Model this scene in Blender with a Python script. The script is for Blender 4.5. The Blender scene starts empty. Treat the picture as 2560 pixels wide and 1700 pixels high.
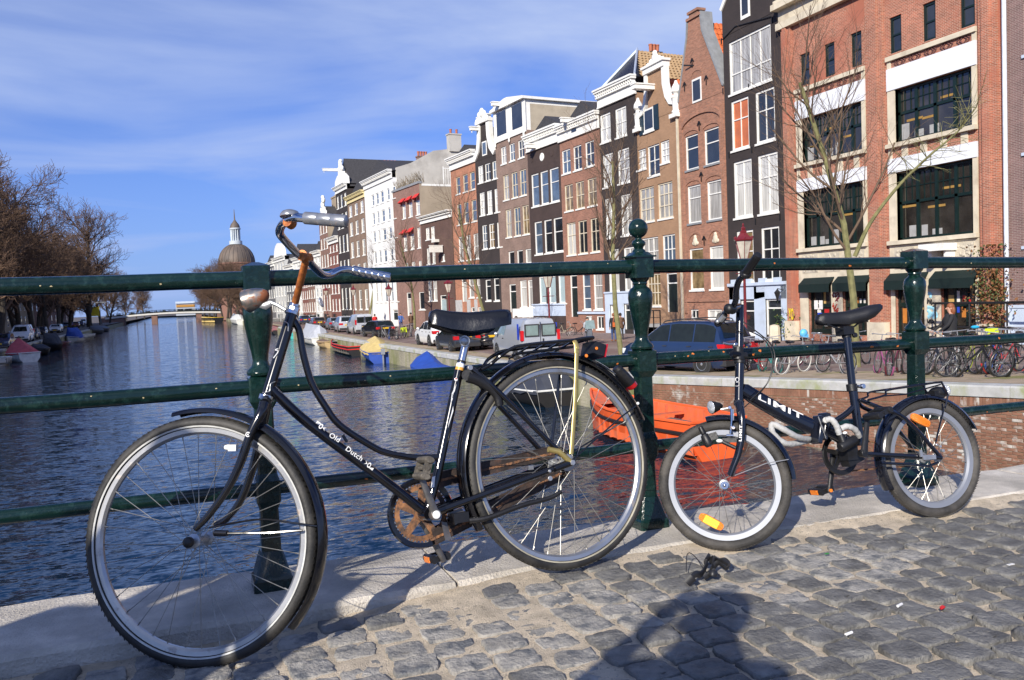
import bpy, bmesh, math, random
from mathutils import Vector, Matrix
random.seed(11)
sc = bpy.context.scene
COL = sc.collection

# ------------------------------------------------------------------ camera
EYE = 0.91
FPX = 2100.0            # focal length in pixels of a 2560 px wide frame
YAW, PITCH, ROLL = math.radians(21.7), math.radians(2.85), math.radians(-2.3)
FW = Vector((math.sin(YAW)*math.cos(PITCH), math.cos(YAW)*math.cos(PITCH), -math.sin(PITCH)))
_r0 = Vector((math.cos(YAW), -math.sin(YAW), 0)); _u0 = _r0.cross(FW)
RT = math.cos(ROLL)*_r0 + math.sin(ROLL)*_u0
UP = -math.sin(ROLL)*_r0 + math.cos(ROLL)*_u0
ORG = Vector((0, 0, EYE))
cam_d = bpy.data.cameras.new('camera'); cam = bpy.data.objects.new('camera', cam_d); COL.objects.link(cam)
cam.matrix_world = Matrix(((RT.x, UP.x, -FW.x, 0), (RT.y, UP.y, -FW.y, 0), (RT.z, UP.z, -FW.z, EYE), (0, 0, 0, 1)))
cam_d.sensor_width = 36; cam_d.lens = 36*FPX/2560; cam_d.clip_start = 0.05; cam_d.clip_end = 6000
sc.camera = cam

# ------------------------------------------------------------------ sky and sun
SUN_EL = math.radians(27); SUN_AZ = (-0.70, -0.714)
world = bpy.data.worlds.new('World'); sc.world = world; world.use_nodes = True
nt = world.node_tree; nt.nodes.clear()
def nd(t, **k):
    n = nt.nodes.new(t)
    for a, b in k.items(): setattr(n, a, b)
    return n
out = nd('ShaderNodeOutputWorld'); bg = nd('ShaderNodeBackground'); sky = nd('ShaderNodeTexSky')
sky.sky_type = 'NISHITA'; sky.sun_disc = False; sky.sun_elevation = SUN_EL
sky.sun_rotation = math.atan2(SUN_AZ[0], SUN_AZ[1]) % (2*math.pi)
sky.air_density = 1.0; sky.dust_density = 0.3; sky.ozone_density = 3.0
tc = nd('ShaderNodeTexCoord'); sep = nd('ShaderNodeSeparateXYZ'); nt.links.new(tc.outputs['Generated'], sep.inputs[0])
mx = nd('ShaderNodeMath', operation='ADD'); nt.links.new(sep.outputs['Z'], mx.inputs[0]); mx.inputs[1].default_value = 0.14
mm = nd('ShaderNodeMath', operation='MAXIMUM'); nt.links.new(mx.outputs[0], mm.inputs[0]); mm.inputs[1].default_value = 0.05
dx = nd('ShaderNodeMath', operation='DIVIDE'); nt.links.new(sep.outputs['X'], dx.inputs[0]); nt.links.new(mm.outputs[0], dx.inputs[1])
dy = nd('ShaderNodeMath', operation='DIVIDE'); nt.links.new(sep.outputs['Y'], dy.inputs[0]); nt.links.new(mm.outputs[0], dy.inputs[1])
cmb = nd('ShaderNodeCombineXYZ'); nt.links.new(dx.outputs[0], cmb.inputs[0]); nt.links.new(dy.outputs[0], cmb.inputs[1])
mp = nd('ShaderNodeMapping'); mp.inputs['Scale'].default_value = (0.72, 1.0, 1); mp.inputs['Rotation'].default_value = (0, 0, 0.35); mp.inputs['Location'].default_value = (3.1, 2.6, 0)
nt.links.new(cmb.outputs[0], mp.inputs[0])
cn = nd('ShaderNodeTexNoise'); cn.inputs['Scale'].default_value = 1.0; cn.inputs['Detail'].default_value = 7; cn.inputs['Roughness'].default_value = 0.5; cn.inputs['Distortion'].default_value = 0.6
nt.links.new(mp.outputs[0], cn.inputs['Vector'])
cr = nd('ShaderNodeValToRGB'); cr.color_ramp.elements[0].position = 0.41; cr.color_ramp.elements[0].color = (0, 0, 0, 1)
cr.color_ramp.elements[1].position = 0.70; cr.color_ramp.elements[1].color = (0.95, 0.95, 0.95, 1)
nt.links.new(cn.outputs['Fac'], cr.inputs[0])
tint = nd('ShaderNodeMix', data_type='RGBA', blend_type='MULTIPLY'); tint.inputs[0].default_value = 1.0
nt.links.new(sky.outputs[0], tint.inputs[6]); tint.inputs[7].default_value = (0.38, 0.62, 1.24, 1)
mix = nd('ShaderNodeMix', data_type='RGBA'); nt.links.new(cr.outputs[0], mix.inputs[0]); nt.links.new(tint.outputs[2], mix.inputs[6])
mix.inputs[7].default_value = (4.7, 5.7, 8.3, 1)
hz_ = nd('ShaderNodeMapRange'); hz_.inputs['From Min'].default_value = 0.0; hz_.inputs['From Max'].default_value = 0.30; hz_.inputs['To Min'].default_value = 0.7; hz_.inputs['To Max'].default_value = 0.0
nt.links.new(sep.outputs['Z'], hz_.inputs[0])      # thin bluish veil of cloud low over the city
mix2 = nd('ShaderNodeMix', data_type='RGBA'); nt.links.new(hz_.outputs[0], mix2.inputs[0]); nt.links.new(mix.outputs[2], mix2.inputs[6]); mix2.inputs[7].default_value = (2.9, 4.1, 7.9, 1)
nt.links.new(mix2.outputs[2], bg.inputs[0]); bg.inputs[1].default_value = 0.088
nt.links.new(bg.outputs[0], out.inputs[0])
sd = bpy.data.lights.new('sun', 'SUN'); sd.energy = 5.0; sd.angle = math.radians(0.5); sd.color = (1.0, 0.93, 0.82)
so = bpy.data.objects.new('sun', sd); COL.objects.link(so)
sdir = Vector((SUN_AZ[0]*math.cos(SUN_EL), SUN_AZ[1]*math.cos(SUN_EL), math.sin(SUN_EL)*Vector(SUN_AZ).length)).normalized()
so.rotation_euler = sdir.to_track_quat('Z', 'Y').to_euler(); so.location = (-20, -20, 30)
sc.view_settings.view_transform = 'Standard'; sc.view_settings.look = 'None'
sc.view_settings.exposure = 0.34; sc.view_settings.gamma = 1.0; sc.view_settings.use_curve_mapping = False
sc.cycles.max_bounces = 6; sc.cycles.caustics_reflective = False; sc.cycles.caustics_refractive = False
sc.cycles.sample_clamp_indirect = 4.0

# ------------------------------------------------------------------ rays through the photograph's pixels (to find real places)
VIEW = dict(A=(180, 480, 2.6133), B=(180, 1000, 2.24), C=(900, 740, 2.178), D=(1600, 600, 1.96), E=(0, 400, 2.614), F=(480, 500, 3.689),
            G=(700, 350, 3.136), H=(1080, 230, 2.614), I=(1450, 0, 1.8455), J=(1900, 0, 1.8227), K=(1600, 760, 4.9), L=(2080, 680, 4.9),
            M=(2080, 900, 4.9), N=(720, 720, 4.919), Q=(1180, 700, 4.9), S=(1600, 1200, 2.4594), T=(0, 1300, 2.6233), V=(0, 730, 5.6214),
            CR=(1880, 900, 3.733), BC=(960, 1080, 4.3558), W=(1640, 1000, 3.92), RK=(1060, 760, 3.935), HD=(600, 640, 3.407),
            SH=(1940, 560, 3.808), TP=(1500, 0, 3.919), LT=(0, 560, 5.6214), FULL=(0, 0, 0.92227))
def px(v, x, y):
    a, b, s = VIEW[v]; return (a + x/s, b + y/s)
def ray(p): return FW + RT*((p[0]-1280)/FPX) - UP*((p[1]-850)/FPX)
def onP(p, p0, n):
    d = ray(p); n = Vector(n); return ORG + d*((Vector(p0)-ORG).dot(n)/d.dot(n))
def onX(p, X): return onP(p, (X, 0, 0), (1, 0, 0))
def onY(p, Y): return onP(p, (0, Y, 0), (0, 1, 0))
def onZ(p, Z): return onP(p, (0, 0, Z), (0, 0, 1))
def atD(p, D): return ORG + ray(p)*D          # D = distance along the optical axis
def hor(x): return 850 + FPX*(FW.z + RT.z*(x-1280)/FPX)/UP.z
def lerp(a, b, t): return a + (b-a)*t
def interp(x, xs, ys):
    if x <= xs[0]: return ys[0]
    for i in range(1, len(xs)):
        if x <= xs[i]: return lerp(ys[i-1], ys[i], (x-xs[i-1])/(xs[i]-xs[i-1]))
    return ys[-1]

# ------------------------------------------------------------------ materials
MATS = {}
def mat(name, col, rough=0.5, metal=0.0, spec=0.5, coat=0.0, var=0.12, scale=5.0, bump=0.0, bscale=40.0, col2=None, thr=0.6, soft=0.08, s2=3.0, stretch=None, brick=None, rvar=0.0, sheen=0):
    """Principled material: base colour with noise variation, an optional patch colour, optional brick pattern and fine bump."""
    if name in MATS: return MATS[name]
    m = bpy.data.materials.new(name); m.use_nodes = True; t = m.node_tree; N = t.nodes; Lk = t.links
    b = N['Principled BSDF']
    b.inputs['Roughness'].default_value = rough; b.inputs['Metallic'].default_value = metal
    b.inputs['Specular IOR Level'].default_value = spec; b.inputs['Coat Weight'].default_value = coat; b.inputs['Coat Roughness'].default_value = 0.06
    c = N.new('ShaderNodeTexCoord'); oi = N.new('ShaderNodeObjectInfo')
    mu = N.new('ShaderNodeVectorMath'); mu.operation = 'MULTIPLY_ADD'
    cx = N.new('ShaderNodeCombineXYZ')
    for i in range(3): Lk.new(oi.outputs['Random'], cx.inputs[i])
    mu.inputs[1].default_value = (37.0, 91.0, 53.0)
    Lk.new(cx.outputs[0], mu.inputs[0]); Lk.new(c.outputs['Object'], mu.inputs[2])
    vec = mu.outputs[0]
    if stretch:
        mpn = N.new('ShaderNodeMapping'); mpn.inputs['Scale'].default_value = stretch; Lk.new(vec, mpn.inputs[0]); vec = mpn.outputs[0]
    def noise(s, d=4, r=0.55):
        n = N.new('ShaderNodeTexNoise'); n.inputs['Scale'].default_value = s; n.inputs['Detail'].default_value = d; n.inputs['Roughness'].default_value = r
        Lk.new(vec, n.inputs['Vector']); return n
    def rgbmix(f, a, bb, blend='MIX'):
        k = N.new('ShaderNodeMix'); k.data_type = 'RGBA'; k.blend_type = blend
        if hasattr(f, 'links'): Lk.new(f, k.inputs[0])
        else: k.inputs[0].default_value = f
        for v, i in ((a, 6), (bb, 7)):
            if hasattr(v, 'links'): Lk.new(v, k.inputs[i])
            else: k.inputs[i].default_value = (*v[:3], 1)
        return k.outputs[2]
    n1 = noise(scale)
    lo = [x*(1-var) for x in col]; hi = [min(1, x*(1+var)) for x in col]
    rmp = N.new('ShaderNodeValToRGB'); rmp.color_ramp.elements[0].position = 0.3; rmp.color_ramp.elements[1].position = 0.7
    rmp.color_ramp.elements[0].color = (*lo, 1); rmp.color_ramp.elements[1].color = (*hi, 1); Lk.new(n1.outputs['Fac'], rmp.inputs[0])
    colr = rmp.outputs[0]
    hgt = None
    if brick:
        w, h, mc, cb = brick
        sp = N.new('ShaderNodeSeparateXYZ'); Lk.new(c.outputs['Object'], sp.inputs[0])
        ad = N.new('ShaderNodeMath'); ad.operation = 'ADD'; Lk.new(sp.outputs[0], ad.inputs[0]); Lk.new(sp.outputs[1], ad.inputs[1])
        cc = N.new('ShaderNodeCombineXYZ'); Lk.new(ad.outputs[0], cc.inputs[0]); Lk.new(sp.outputs[2], cc.inputs[1])
        br = N.new('ShaderNodeTexBrick'); br.inputs['Scale'].default_value = 1.0; br.inputs['Brick Width'].default_value = w; br.inputs['Row Height'].default_value = h
        br.inputs['Mortar Size'].default_value = 0.006 if h < 0.1 else 0.012; br.inputs['Bias'].default_value = 0.0
        Lk.new(cc.outputs[0], br.inputs['Vector'])
        br.inputs['Color1'].default_value = (1, 1, 1, 1); br.inputs['Color2'].default_value = (*[1-cb*0.9]*3, 1); br.inputs['Mortar'].default_value = (1, 1, 1, 1)
        colr = rgbmix(1.0, colr, br.outputs['Color'], 'MULTIPLY'); colr = rgbmix(br.outputs['Fac'], colr, mc); hgt = br.outputs['Fac']
    if col2:
        n2 = noise(s2, 5, 0.6); rp = N.new('ShaderNodeValToRGB'); rp.color_ramp.elements[0].position = thr-soft; rp.color_ramp.elements[1].position = thr+soft
        Lk.new(n2.outputs['Fac'], rp.inputs[0]); colr = rgbmix(rp.outputs[0], colr, col2)
        if rvar:
            mr = N.new('ShaderNodeMapRange'); mr.inputs['To Min'].default_value = rough; mr.inputs['To Max'].default_value = rough+rvar
            Lk.new(rp.outputs[0], mr.inputs[0]); Lk.new(mr.outputs[0], b.inputs['Roughness'])
            if metal:
                mr2 = N.new('ShaderNodeMapRange'); mr2.inputs['To Min'].default_value = metal; mr2.inputs['To Max'].default_value = 0.0
                Lk.new(rp.outputs[0], mr2.inputs[0]); Lk.new(mr2.outputs[0], b.inputs['Metallic'])
    Lk.new(colr, b.inputs['Base Color'])
    if bump or hgt:
        bp = N.new('ShaderNodeBump'); bp.inputs['Strength'].default_value = bump if bump else 0.4; bp.inputs['Distance'].default_value = 0.01
        nb = noise(bscale, 5, 0.6); h = nb.outputs['Fac']
        if hgt:
            sb = N.new('ShaderNodeMath'); sb.operation = 'SUBTRACT'; Lk.new(h, sb.inputs[0]); Lk.new(hgt, sb.inputs[1]); h = sb.outputs[0]
        Lk.new(h, bp.inputs['Height']); Lk.new(bp.outputs[0], b.inputs['Normal'])
    MATS[name] = m; return m

# ------------------------------------------------------------------ mesh building
class MB:
    """Collects faces and links them as ONE mesh object."""
    def __init__(s): s.v = []; s.f = []; s.m = []; s.ct = None
    def add(s, vs, fs, mi=0):
        o = len(s.v); s.v += [tuple(v) for v in vs]; s.f += [tuple(i+o for i in f) for f in fs]; s.m += [mi]*len(fs); return s
    def box(s, c, d, rot=None, mi=0, taper=1.0):
        hx, hy, hz = d[0]/2, d[1]/2, d[2]/2
        vs = [Vector((sx*hx*(taper if sz > 0 else 1), sy*hy*(taper if sz > 0 else 1), sz*hz)) for sz in (-1, 1) for sx, sy in ((-1, -1), (1, -1), (1, 1), (-1, 1))]
        if rot is not None: vs = [rot @ v for v in vs]
        c = Vector(c); vs = [v+c for v in vs]
        return s.add(vs, [(3, 2, 1, 0), (4, 5, 6, 7), (0, 1, 5, 4), (1, 2, 6, 5), (2, 3, 7, 6), (3, 0, 4, 7)], mi)
    def b2(s, x0, x1, y0, y1, z0, z1, mi=0):
        return s.box(((x0+x1)/2, (y0+y1)/2, (z0+z1)/2), (abs(x1-x0), abs(y1-y0), abs(z1-z0)), mi=mi)
    def prism(s, pts, d, mi=0):
        """closed polygon pts (3D) extruded by vector d"""
        n = len(pts); d = Vector(d); p = [Vector(q) for q in pts]
        return s.add(p+[q+d for q in p], [tuple(range(n-1, -1, -1)), tuple(range(n, 2*n))]+[(i, (i+1) % n, n+(i+1) % n, n+i) for i in range(n)], mi)
    def tube(s, pts, r, n=8, cap=True, mi=0, flat=1.0, up=None):
        P = [Vector(p) for p in pts]; k = len(P); R = r if isinstance(r, (list, tuple)) else [r]*k
        vs = []; T = []
        for i in range(k):
            a = P[max(i-1, 0)]; b = P[min(i+1, k-1)]; t = (b-a)
            T.append(t.normalized() if t.length > 1e-9 else Vector((0, 0, 1)))
        u = Vector(up) if up else (Vector((0, 0, 1)) if abs(T[0].z) < 0.9 else Vector((1, 0, 0)))
        for i in range(k):
            u = (u - T[i]*u.dot(T[i]))
            if u.length < 1e-6: u = T[i].orthogonal()
            u.normalize(); w = T[i].cross(u)
            for j in range(n):
                a = 2*math.pi*j/n; vs.append(P[i] + (u*math.cos(a) + w*math.sin(a)*flat)*R[i])
        fs = [(i*n+j, i*n+(j+1) % n, (i+1)*n+(j+1) % n, (i+1)*n+j) for i in range(k-1) for j in range(n)]
        if cap: fs += [tuple(range(n-1, -1, -1)), tuple((k-1)*n+j for j in range(n))]
        return s.add(vs, fs, mi)
    def lathe(s, prof, c=(0, 0, 0), ax=(0, 0, 1), n=16, mi=0, a0=0.0):
        """prof: [(radius, height along ax)]"""
        ax = Vector(ax).normalized(); u = ax.orthogonal().normalized() if abs(ax.z) < 0.99 else Vector((1, 0, 0)); w = ax.cross(u); c = Vector(c)
        vs = []; k = len(prof)
        for r, h in prof:
            for j in range(n):
                a = a0+2*math.pi*j/n; vs.append(c+ax*h+(u*math.cos(a)+w*math.sin(a))*r)
        fs = [(i*n+j, i*n+(j+1) % n, (i+1)*n+(j+1) % n, (i+1)*n+j) for i in range(k-1) for j in range(n)]
        fs += [tuple(range(n-1, -1, -1)), tuple((k-1)*n+j for j in range(n))]
        return s.add(vs, fs, mi)
    def torus(s, c, ax, R, r, n=48, k=8, mi=0, prof=None, a0=0, a1=2*math.pi, e1=None):
        ax = Vector(ax).normalized(); u = Vector(e1) if e1 else ax.orthogonal().normalized(); u = (u-ax*u.dot(ax)).normalized(); w = ax.cross(u); c = Vector(c)
        pr = prof or [(math.cos(2*math.pi*j/k)*r, math.sin(2*math.pi*j/k)*r) for j in range(k)]; k = len(pr)
        full = abs(a1-a0-2*math.pi) < 1e-6; m = n if full else n+1; vs = []
        for i in range(m):
            a = a0+(a1-a0)*i/n; d = u*math.cos(a)+w*math.sin(a)
            for p, q in pr: vs.append(c+d*(R+p)+ax*q)
        fs = []
        for i in range(n):
            i2 = (i+1) % m
            for j in range(k): fs.append((i*k+j, i2*k+j, i2*k+(j+1) % k, i*k+(j+1) % k))
        if not full: fs += [tuple(range(k)), tuple(n*k+j for j in range(k-1, -1, -1))]
        return s.add(vs, fs, mi)
    def ell(s, c, d, n=12, m=8, rot=None, mi=0):
        vs = []; c = Vector(c)
        for i in range(1, m):
            t = math.pi*i/m
            for j in range(n):
                a = 2*math.pi*j/n; v = Vector((d[0]*math.sin(t)*math.cos(a), d[1]*math.sin(t)*math.sin(a), d[2]*math.cos(t)))
                vs.append((rot @ v if rot else v)+c)
        tp = Vector((0, 0, d[2])); bt = Vector((0, 0, -d[2]))
        vs += [(rot @ tp if rot else tp)+c, (rot @ bt if rot else bt)+c]; q = (m-1)*n
        fs = [(i*n+j, (i+1)*n+j, (i+1)*n+(j+1) % n, i*n+(j+1) % n) for i in range(m-2) for j in range(n)]
        fs += [(q, j, (j+1) % n) for j in range(n)] + [(q+1, (m-2)*n+(j+1) % n, (m-2)*n+j) for j in range(n)]
        return s.add(vs, fs, mi)
    def loft(s, secs, closed=True, cap=True, mi=0):
        k = len(secs); n = len(secs[0]); vs = [v for q in secs for v in q]
        fs = [(i*n+j, i*n+(j+1) % n, (i+1)*n+(j+1) % n, (i+1)*n+j) for i in range(k-1) for j in range(n if closed else n-1)]
        if cap and closed: fs += [tuple(range(n-1, -1, -1)), tuple((k-1)*n+j for j in range(n))]
        return s.add(vs, fs, mi)
    def grid(s, rows, mi=0):
        return s.loft(rows, closed=False, cap=False, mi=mi)
    def build(s, name, m, parent=None, smooth=True, world=False, angle=38, mesh_only=False, loc=None, rot=None):
        vs = s.v
        if world and parent is not None:
            mi = (Matrix.Translation(parent.location) @ parent.rotation_euler.to_matrix().to_4x4()).inverted()
            if parent.parent is not None:
                g = parent.parent; gm = (Matrix.Translation(g.location) @ g.rotation_euler.to_matrix().to_4x4()); mi = (gm @ mi.inverted()).inverted()
            vs = [mi @ Vector(v) for v in vs]
        me = bpy.data.meshes.new(name); me.from_pydata([tuple(v) for v in vs], [], s.f)
        ms = m if isinstance(m, (list, tuple)) else [m]
        for q in ms: me.materials.append(q)
        if len(ms) > 1: me.polygons.foreach_set('material_index', s.m)
        if smooth:
            me.polygons.foreach_set('use_smooth', [True]*len(me.polygons)); me.set_sharp_from_angle(angle=math.radians(angle))
        me.update()
        if mesh_only: return me
        return link(name, me, parent, loc, rot)
def link(name, me, parent=None, loc=None, rot=None):
    o = bpy.data.objects.new(name, me); COL.objects.link(o)
    if parent is not None: o.parent = parent
    if loc is not None: o.location = loc
    if rot is not None: o.rotation_euler = rot
    return o
def tag(o, label=None, cat=None, group=None, kind=None):
    if label: o['label'] = label
    if cat: o['category'] = cat
    if group: o['group'] = group
    if kind: o['kind'] = kind
    return o
def thing(name, label, cat, loc=(0, 0, 0), rz=0.0, group=None):
    o = bpy.data.objects.new(name, None); COL.objects.link(o); o.location = loc; o.rotation_euler = (0, 0, rz); o.empty_display_size = 0.2
    return tag(o, label, cat, group)
def empty(name, parent):
    o = bpy.data.objects.new(name, None); COL.objects.link(o); o.parent = parent; o.empty_display_size = 0.1; return o
def dup(o, parent=None, loc=None, rz=None, label=None, swap=None):
    c = o.copy(); COL.objects.link(c); c.parent = parent
    if loc is not None: c.location = loc
    if rz is not None: c.rotation_euler = (0, 0, rz)
    if label: c['label'] = label
    if swap and c.type == 'MESH' and c.data.materials and c.data.materials[0].name in swap:
        c.data = c.data.copy(); c.data.materials[0] = swap[c.data.materials[0].name]
    for ch in list(o.children): dup(ch, c, swap=swap)
    return c
def arc(c, u, w, R, a0, a1, n):
    return [Vector(c)+Vector(u)*R*math.cos(lerp(a0, a1, i/n))+Vector(w)*R*math.sin(lerp(a0, a1, i/n)) for i in range(n+1)]
def curve(pts, n=6):
    """Catmull-Rom through pts"""
    P = [Vector(p) for p in pts]; P = [P[0]*2-P[1]]+P+[P[-1]*2-P[-2]]; o = []
    for i in range(1, len(P)-2):
        for j in range(n):
            t = j/n; a, b, c, d = P[i-1:i+3]
            o.append(0.5*((2*b)+(c-a)*t+(2*a-5*b+4*c-d)*t*t+(3*b-a-3*c+d)*t**3))
    o.append(P[-2]); return o
from mathutils import noise as mn
# ================================================================== SETTING
WATER = EYE-4.2
def zs(Y): return EYE - interp(Y, [0, 3, 8, 12, 17, 24, 32, 39], [0.95, 1.2, 2.05, 2.2, 2.42, 2.72, 2.88, 2.95])
QR = [(16.9, 3.2), (16.5, 6), (16.2, 8), (15.8, 11.9), (15.3, 16.7), (14.25, 23.5), (13.95, 39), (13.7, 60), (14.2, 120), (16, 200), (17.5, 346)]
QL = [(-15.5, 3.2), (-15.5, 60), (-16, 120), (-17, 200), (-18, 346)]
def qx(Q, Y): return interp(Y, [q[1] for q in Q], [q[0] for q in Q])

# ---- water: one sheet to the horizon, wind ripples as bump
m = bpy.data.materials.new('canal_water'); m.use_nodes = True; t = m.node_tree; b = t.nodes['Principled BSDF']
b.inputs['Base Color'].default_value = (0.007, 0.022, 0.045, 1); b.inputs['Roughness'].default_value = 0.05; b.inputs['IOR'].default_value = 1.333  # blue of the reflected sky is mixed into the base colour
g = t.nodes.new('ShaderNodeNewGeometry'); prev = None     # wind ripples: slopes straight from noise, so that far water stays ruffled too
for i, (sx, sy, rz_, kx, ky, det) in enumerate([(0.8, 2.2, 0.2, 0.16, 0.42, 2), (2.6, 7.0, -0.15, 0.22, 0.62, 2), (8, 18, 0.3, 0.16, 0.36, 1)]):
    mp_ = t.nodes.new('ShaderNodeMapping'); mp_.inputs['Scale'].default_value = (sx, sy, 1); mp_.inputs['Rotation'].default_value = (0, 0, rz_)
    nz_ = t.nodes.new('ShaderNodeTexNoise'); nz_.inputs['Scale'].default_value = 1; nz_.inputs['Detail'].default_value = det; nz_.inputs['Distortion'].default_value = 0.5
    t.links.new(g.outputs['Position'], mp_.inputs[0]); t.links.new(mp_.outputs[0], nz_.inputs['Vector'])
    ma_ = t.nodes.new('ShaderNodeVectorMath'); ma_.operation = 'MULTIPLY_ADD'; ma_.inputs[1].default_value = (kx, ky, 0); ma_.inputs[2].default_value = (-kx/2, -ky/2, 1.0 if i == 0 else 0)
    t.links.new(nz_.outputs['Color'], ma_.inputs[0])
    if prev: ad_ = t.nodes.new('ShaderNodeVectorMath'); ad_.operation = 'ADD'; t.links.new(prev.outputs[0], ad_.inputs[0]); t.links.new(ma_.outputs[0], ad_.inputs[1]); prev = ad_
    else: prev = ma_
nn_ = t.nodes.new('ShaderNodeVectorMath'); nn_.operation = 'NORMALIZE'; t.links.new(prev.outputs[0], nn_.inputs[0])
t.links.new(nn_.outputs[0], b.inputs['Normal'])
w = MB(); w.add([(-1500, -300, WATER), (1500, -300, WATER), (1500, 3000, WATER), (-1500, 3000, WATER)], [(0, 1, 2, 3)])
tag(w.build('water', m, smooth=False), 'dark blue rippled canal water between the two quays', kind='structure')

# ---- streets
m_clink = mat('clinker', (0.20, 0.125, 0.105), 0.85, var=0.25, scale=1.2, bump=0.3, bscale=60, col2=(0.26, 0.2, 0.17), thr=0.58, s2=0.35, brick=(0.2, 0.1, (0.17, 0.13, 0.11), 0.3))
m_strip = mat('quay_paving', (0.36, 0.28, 0.19), 0.9, var=0.22, scale=2.0, bump=0.4, bscale=30, col2=(0.20, 0.19, 0.06), thr=0.60, s2=0.9, soft=0.05)
m_pave = mat('pavement', (0.24, 0.17, 0.15), 0.85, var=0.2, scale=1.5, bump=0.25, bscale=50, brick=(0.3, 0.3, (0.2, 0.15, 0.13), 0.25))
m_kerb = mat('kerb_stone', (0.33, 0.33, 0.32), 0.8, var=0.15, scale=3, bump=0.2)
m_asph = mat('left_paving', (0.11, 0.095, 0.085), 0.9, var=0.2, scale=2, bump=0.2)
YS = [3.2, 5, 8, 10, 12, 14.5, 17, 20, 24, 28, 32, 36, 39, 50, 60, 90, 120, 160, 200, 270, 346]
def strip(name, f0, f1, m, dz, kind='structure', ys=YS, label=None, thick=0.0):
    b = MB(); rows = [[(f0(Y), Y, zs(Y)+dz), (f1(Y), Y, zs(Y)+dz)] for Y in ys]
    b.loft(rows, closed=False, cap=False)
    if thick:
        b.loft([[(f0(Y), Y, zs(Y)+dz-thick), (f0(Y), Y, zs(Y)+dz)] for Y in ys], closed=False, cap=False)
    return tag(b.build(name, m, smooth=False), label, kind=kind)
strip('street', lambda Y: qx(QR, Y)+0.5, lambda Y: 75, m_clink, 0.0, label='reddish brick street along the right quay')
strip('quay_strip', lambda Y: qx(QR, Y)+0.45, lambda Y: qx(QR, Y)+interp(Y, [12, 22, 30, 40], [3.3, 2.9, 2.0, 1.6]), m_strip, 0.012, label='tan mossy paving strip beside the quay coping')
strip('pavement', lambda Y: interp(Y, [12, 24, 60, 90, 346], [26.5, 26.2, 25.2, 22.6, 17]), lambda Y: 75, m_pave, 0.09, label='pavement in front of the canal houses', thick=0.12)
strip('street', lambda Y: -90, lambda Y: qx(QL, Y)-0.4, m_asph, 0.0, label='shaded street along the left quay')
b = MB(); b.b2(-900, 900, 360, 1600, WATER-1, zs(100)-0.3); b.b2(76, 900, 3, 360, WATER-1, zs(60)-0.2); b.b2(-900, -91, 3, 360, WATER-1, zs(60)-0.2)
# leave the canal open beyond the far bridge
b = MB()
for x0, x1, y0, y1 in ((-900, -18.2, 346, 1600), (18, 900, 346, 1600), (75.2, 900, 3.2, 345.8), (-900, -90.2, 3.2, 345.8), (-18.2, 18, 700, 1600)):
    b.add([(x0, y0, zs(60)-0.02), (x1, y0, zs(60)-0.02), (x1, y1, zs(60)-0.02), (x0, y1, zs(60)-0.02)], [(0, 1, 2, 3)])
tag(b.build('ground', m_asph, smooth=False), 'flat city ground beyond the canal', kind='structure')

# ---- quay walls
m_cop = mat('coping_stone', (0.44, 0.44, 0.42), 0.85, var=0.16, scale=3, bump=0.25, bscale=60, col2=(0.30, 0.32, 0.17), thr=0.60, s2=1.1)
m_qb = mat('quay_brick', (0.225, 0.110, 0.068), 0.9, var=0.35, scale=2.3, bump=0.4, bscale=70, col2=(0.50, 0.47, 0.42), thr=0.61, s2=1.3, soft=0.05)
m_qm = mat('quay_mortar', (0.32, 0.27, 0.20), 0.95, var=0.3, scale=2, bump=0.4, col2=(0.12, 0.12, 0.05), thr=0.56, s2=0.8)
m_qc = mat('quay_face', (0.34, 0.31, 0.22), 0.9, var=0.3, scale=1.2, bump=0.3, bscale=20, col2=(0.17, 0.18, 0.06), thr=0.53, s2=1.0, stretch=(0.6, 0.6, 0.25), brick=(0.22, 0.065, (0.4, 0.37, 0.3), 0.3))
def quay(Q, label, sgn, y_near):
    b = MB(); n = 3
    for a in range(len(Q)-1):
        (x0, y0), (x1, y1) = Q[a], Q[a+1]
        ks = 4 if y1 < 60 else 3
        for k in range(ks):
            ya, yb = lerp(y0, y1, k/ks), lerp(y0, y1, (k+1)/ks); xa, xb = lerp(x0, x1, k/ks), lerp(x0, x1, (k+1)/ks)
            b.add([(xa, ya, WATER-1.5), (xb, yb, WATER-1.5), (xb, yb, zs(yb)-0.24), (xa, ya, zs(ya)-0.24), (xa+sgn*0.55, ya, zs(ya)-0.24), (xb+sgn*0.55, yb, zs(yb)-0.24)],
                  [(0, 1, 2, 3), (3, 2, 5, 4)], 0 if (y_near and yb < 24.5) else 1)
    return b
t_q = thing('quay_wall', 'weathered brick quay wall with grey stone coping on the right bank', 'quay wall', (15, 20, WATER))
quay(QR, '', 1, True).build('wall_face', [m_qm, m_qc], t_q, smooth=False, world=True)
def along(Q, s):
    """point and tangent at arc length s"""
    for i in range(len(Q)-1):
        a = Vector((*Q[i], 0)); d = Vector((*Q[i+1], 0))-a; l = d.length
        if s <= l or i == len(Q)-2: return a+d*(s/l), d.normalized()
        s -= l
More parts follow.
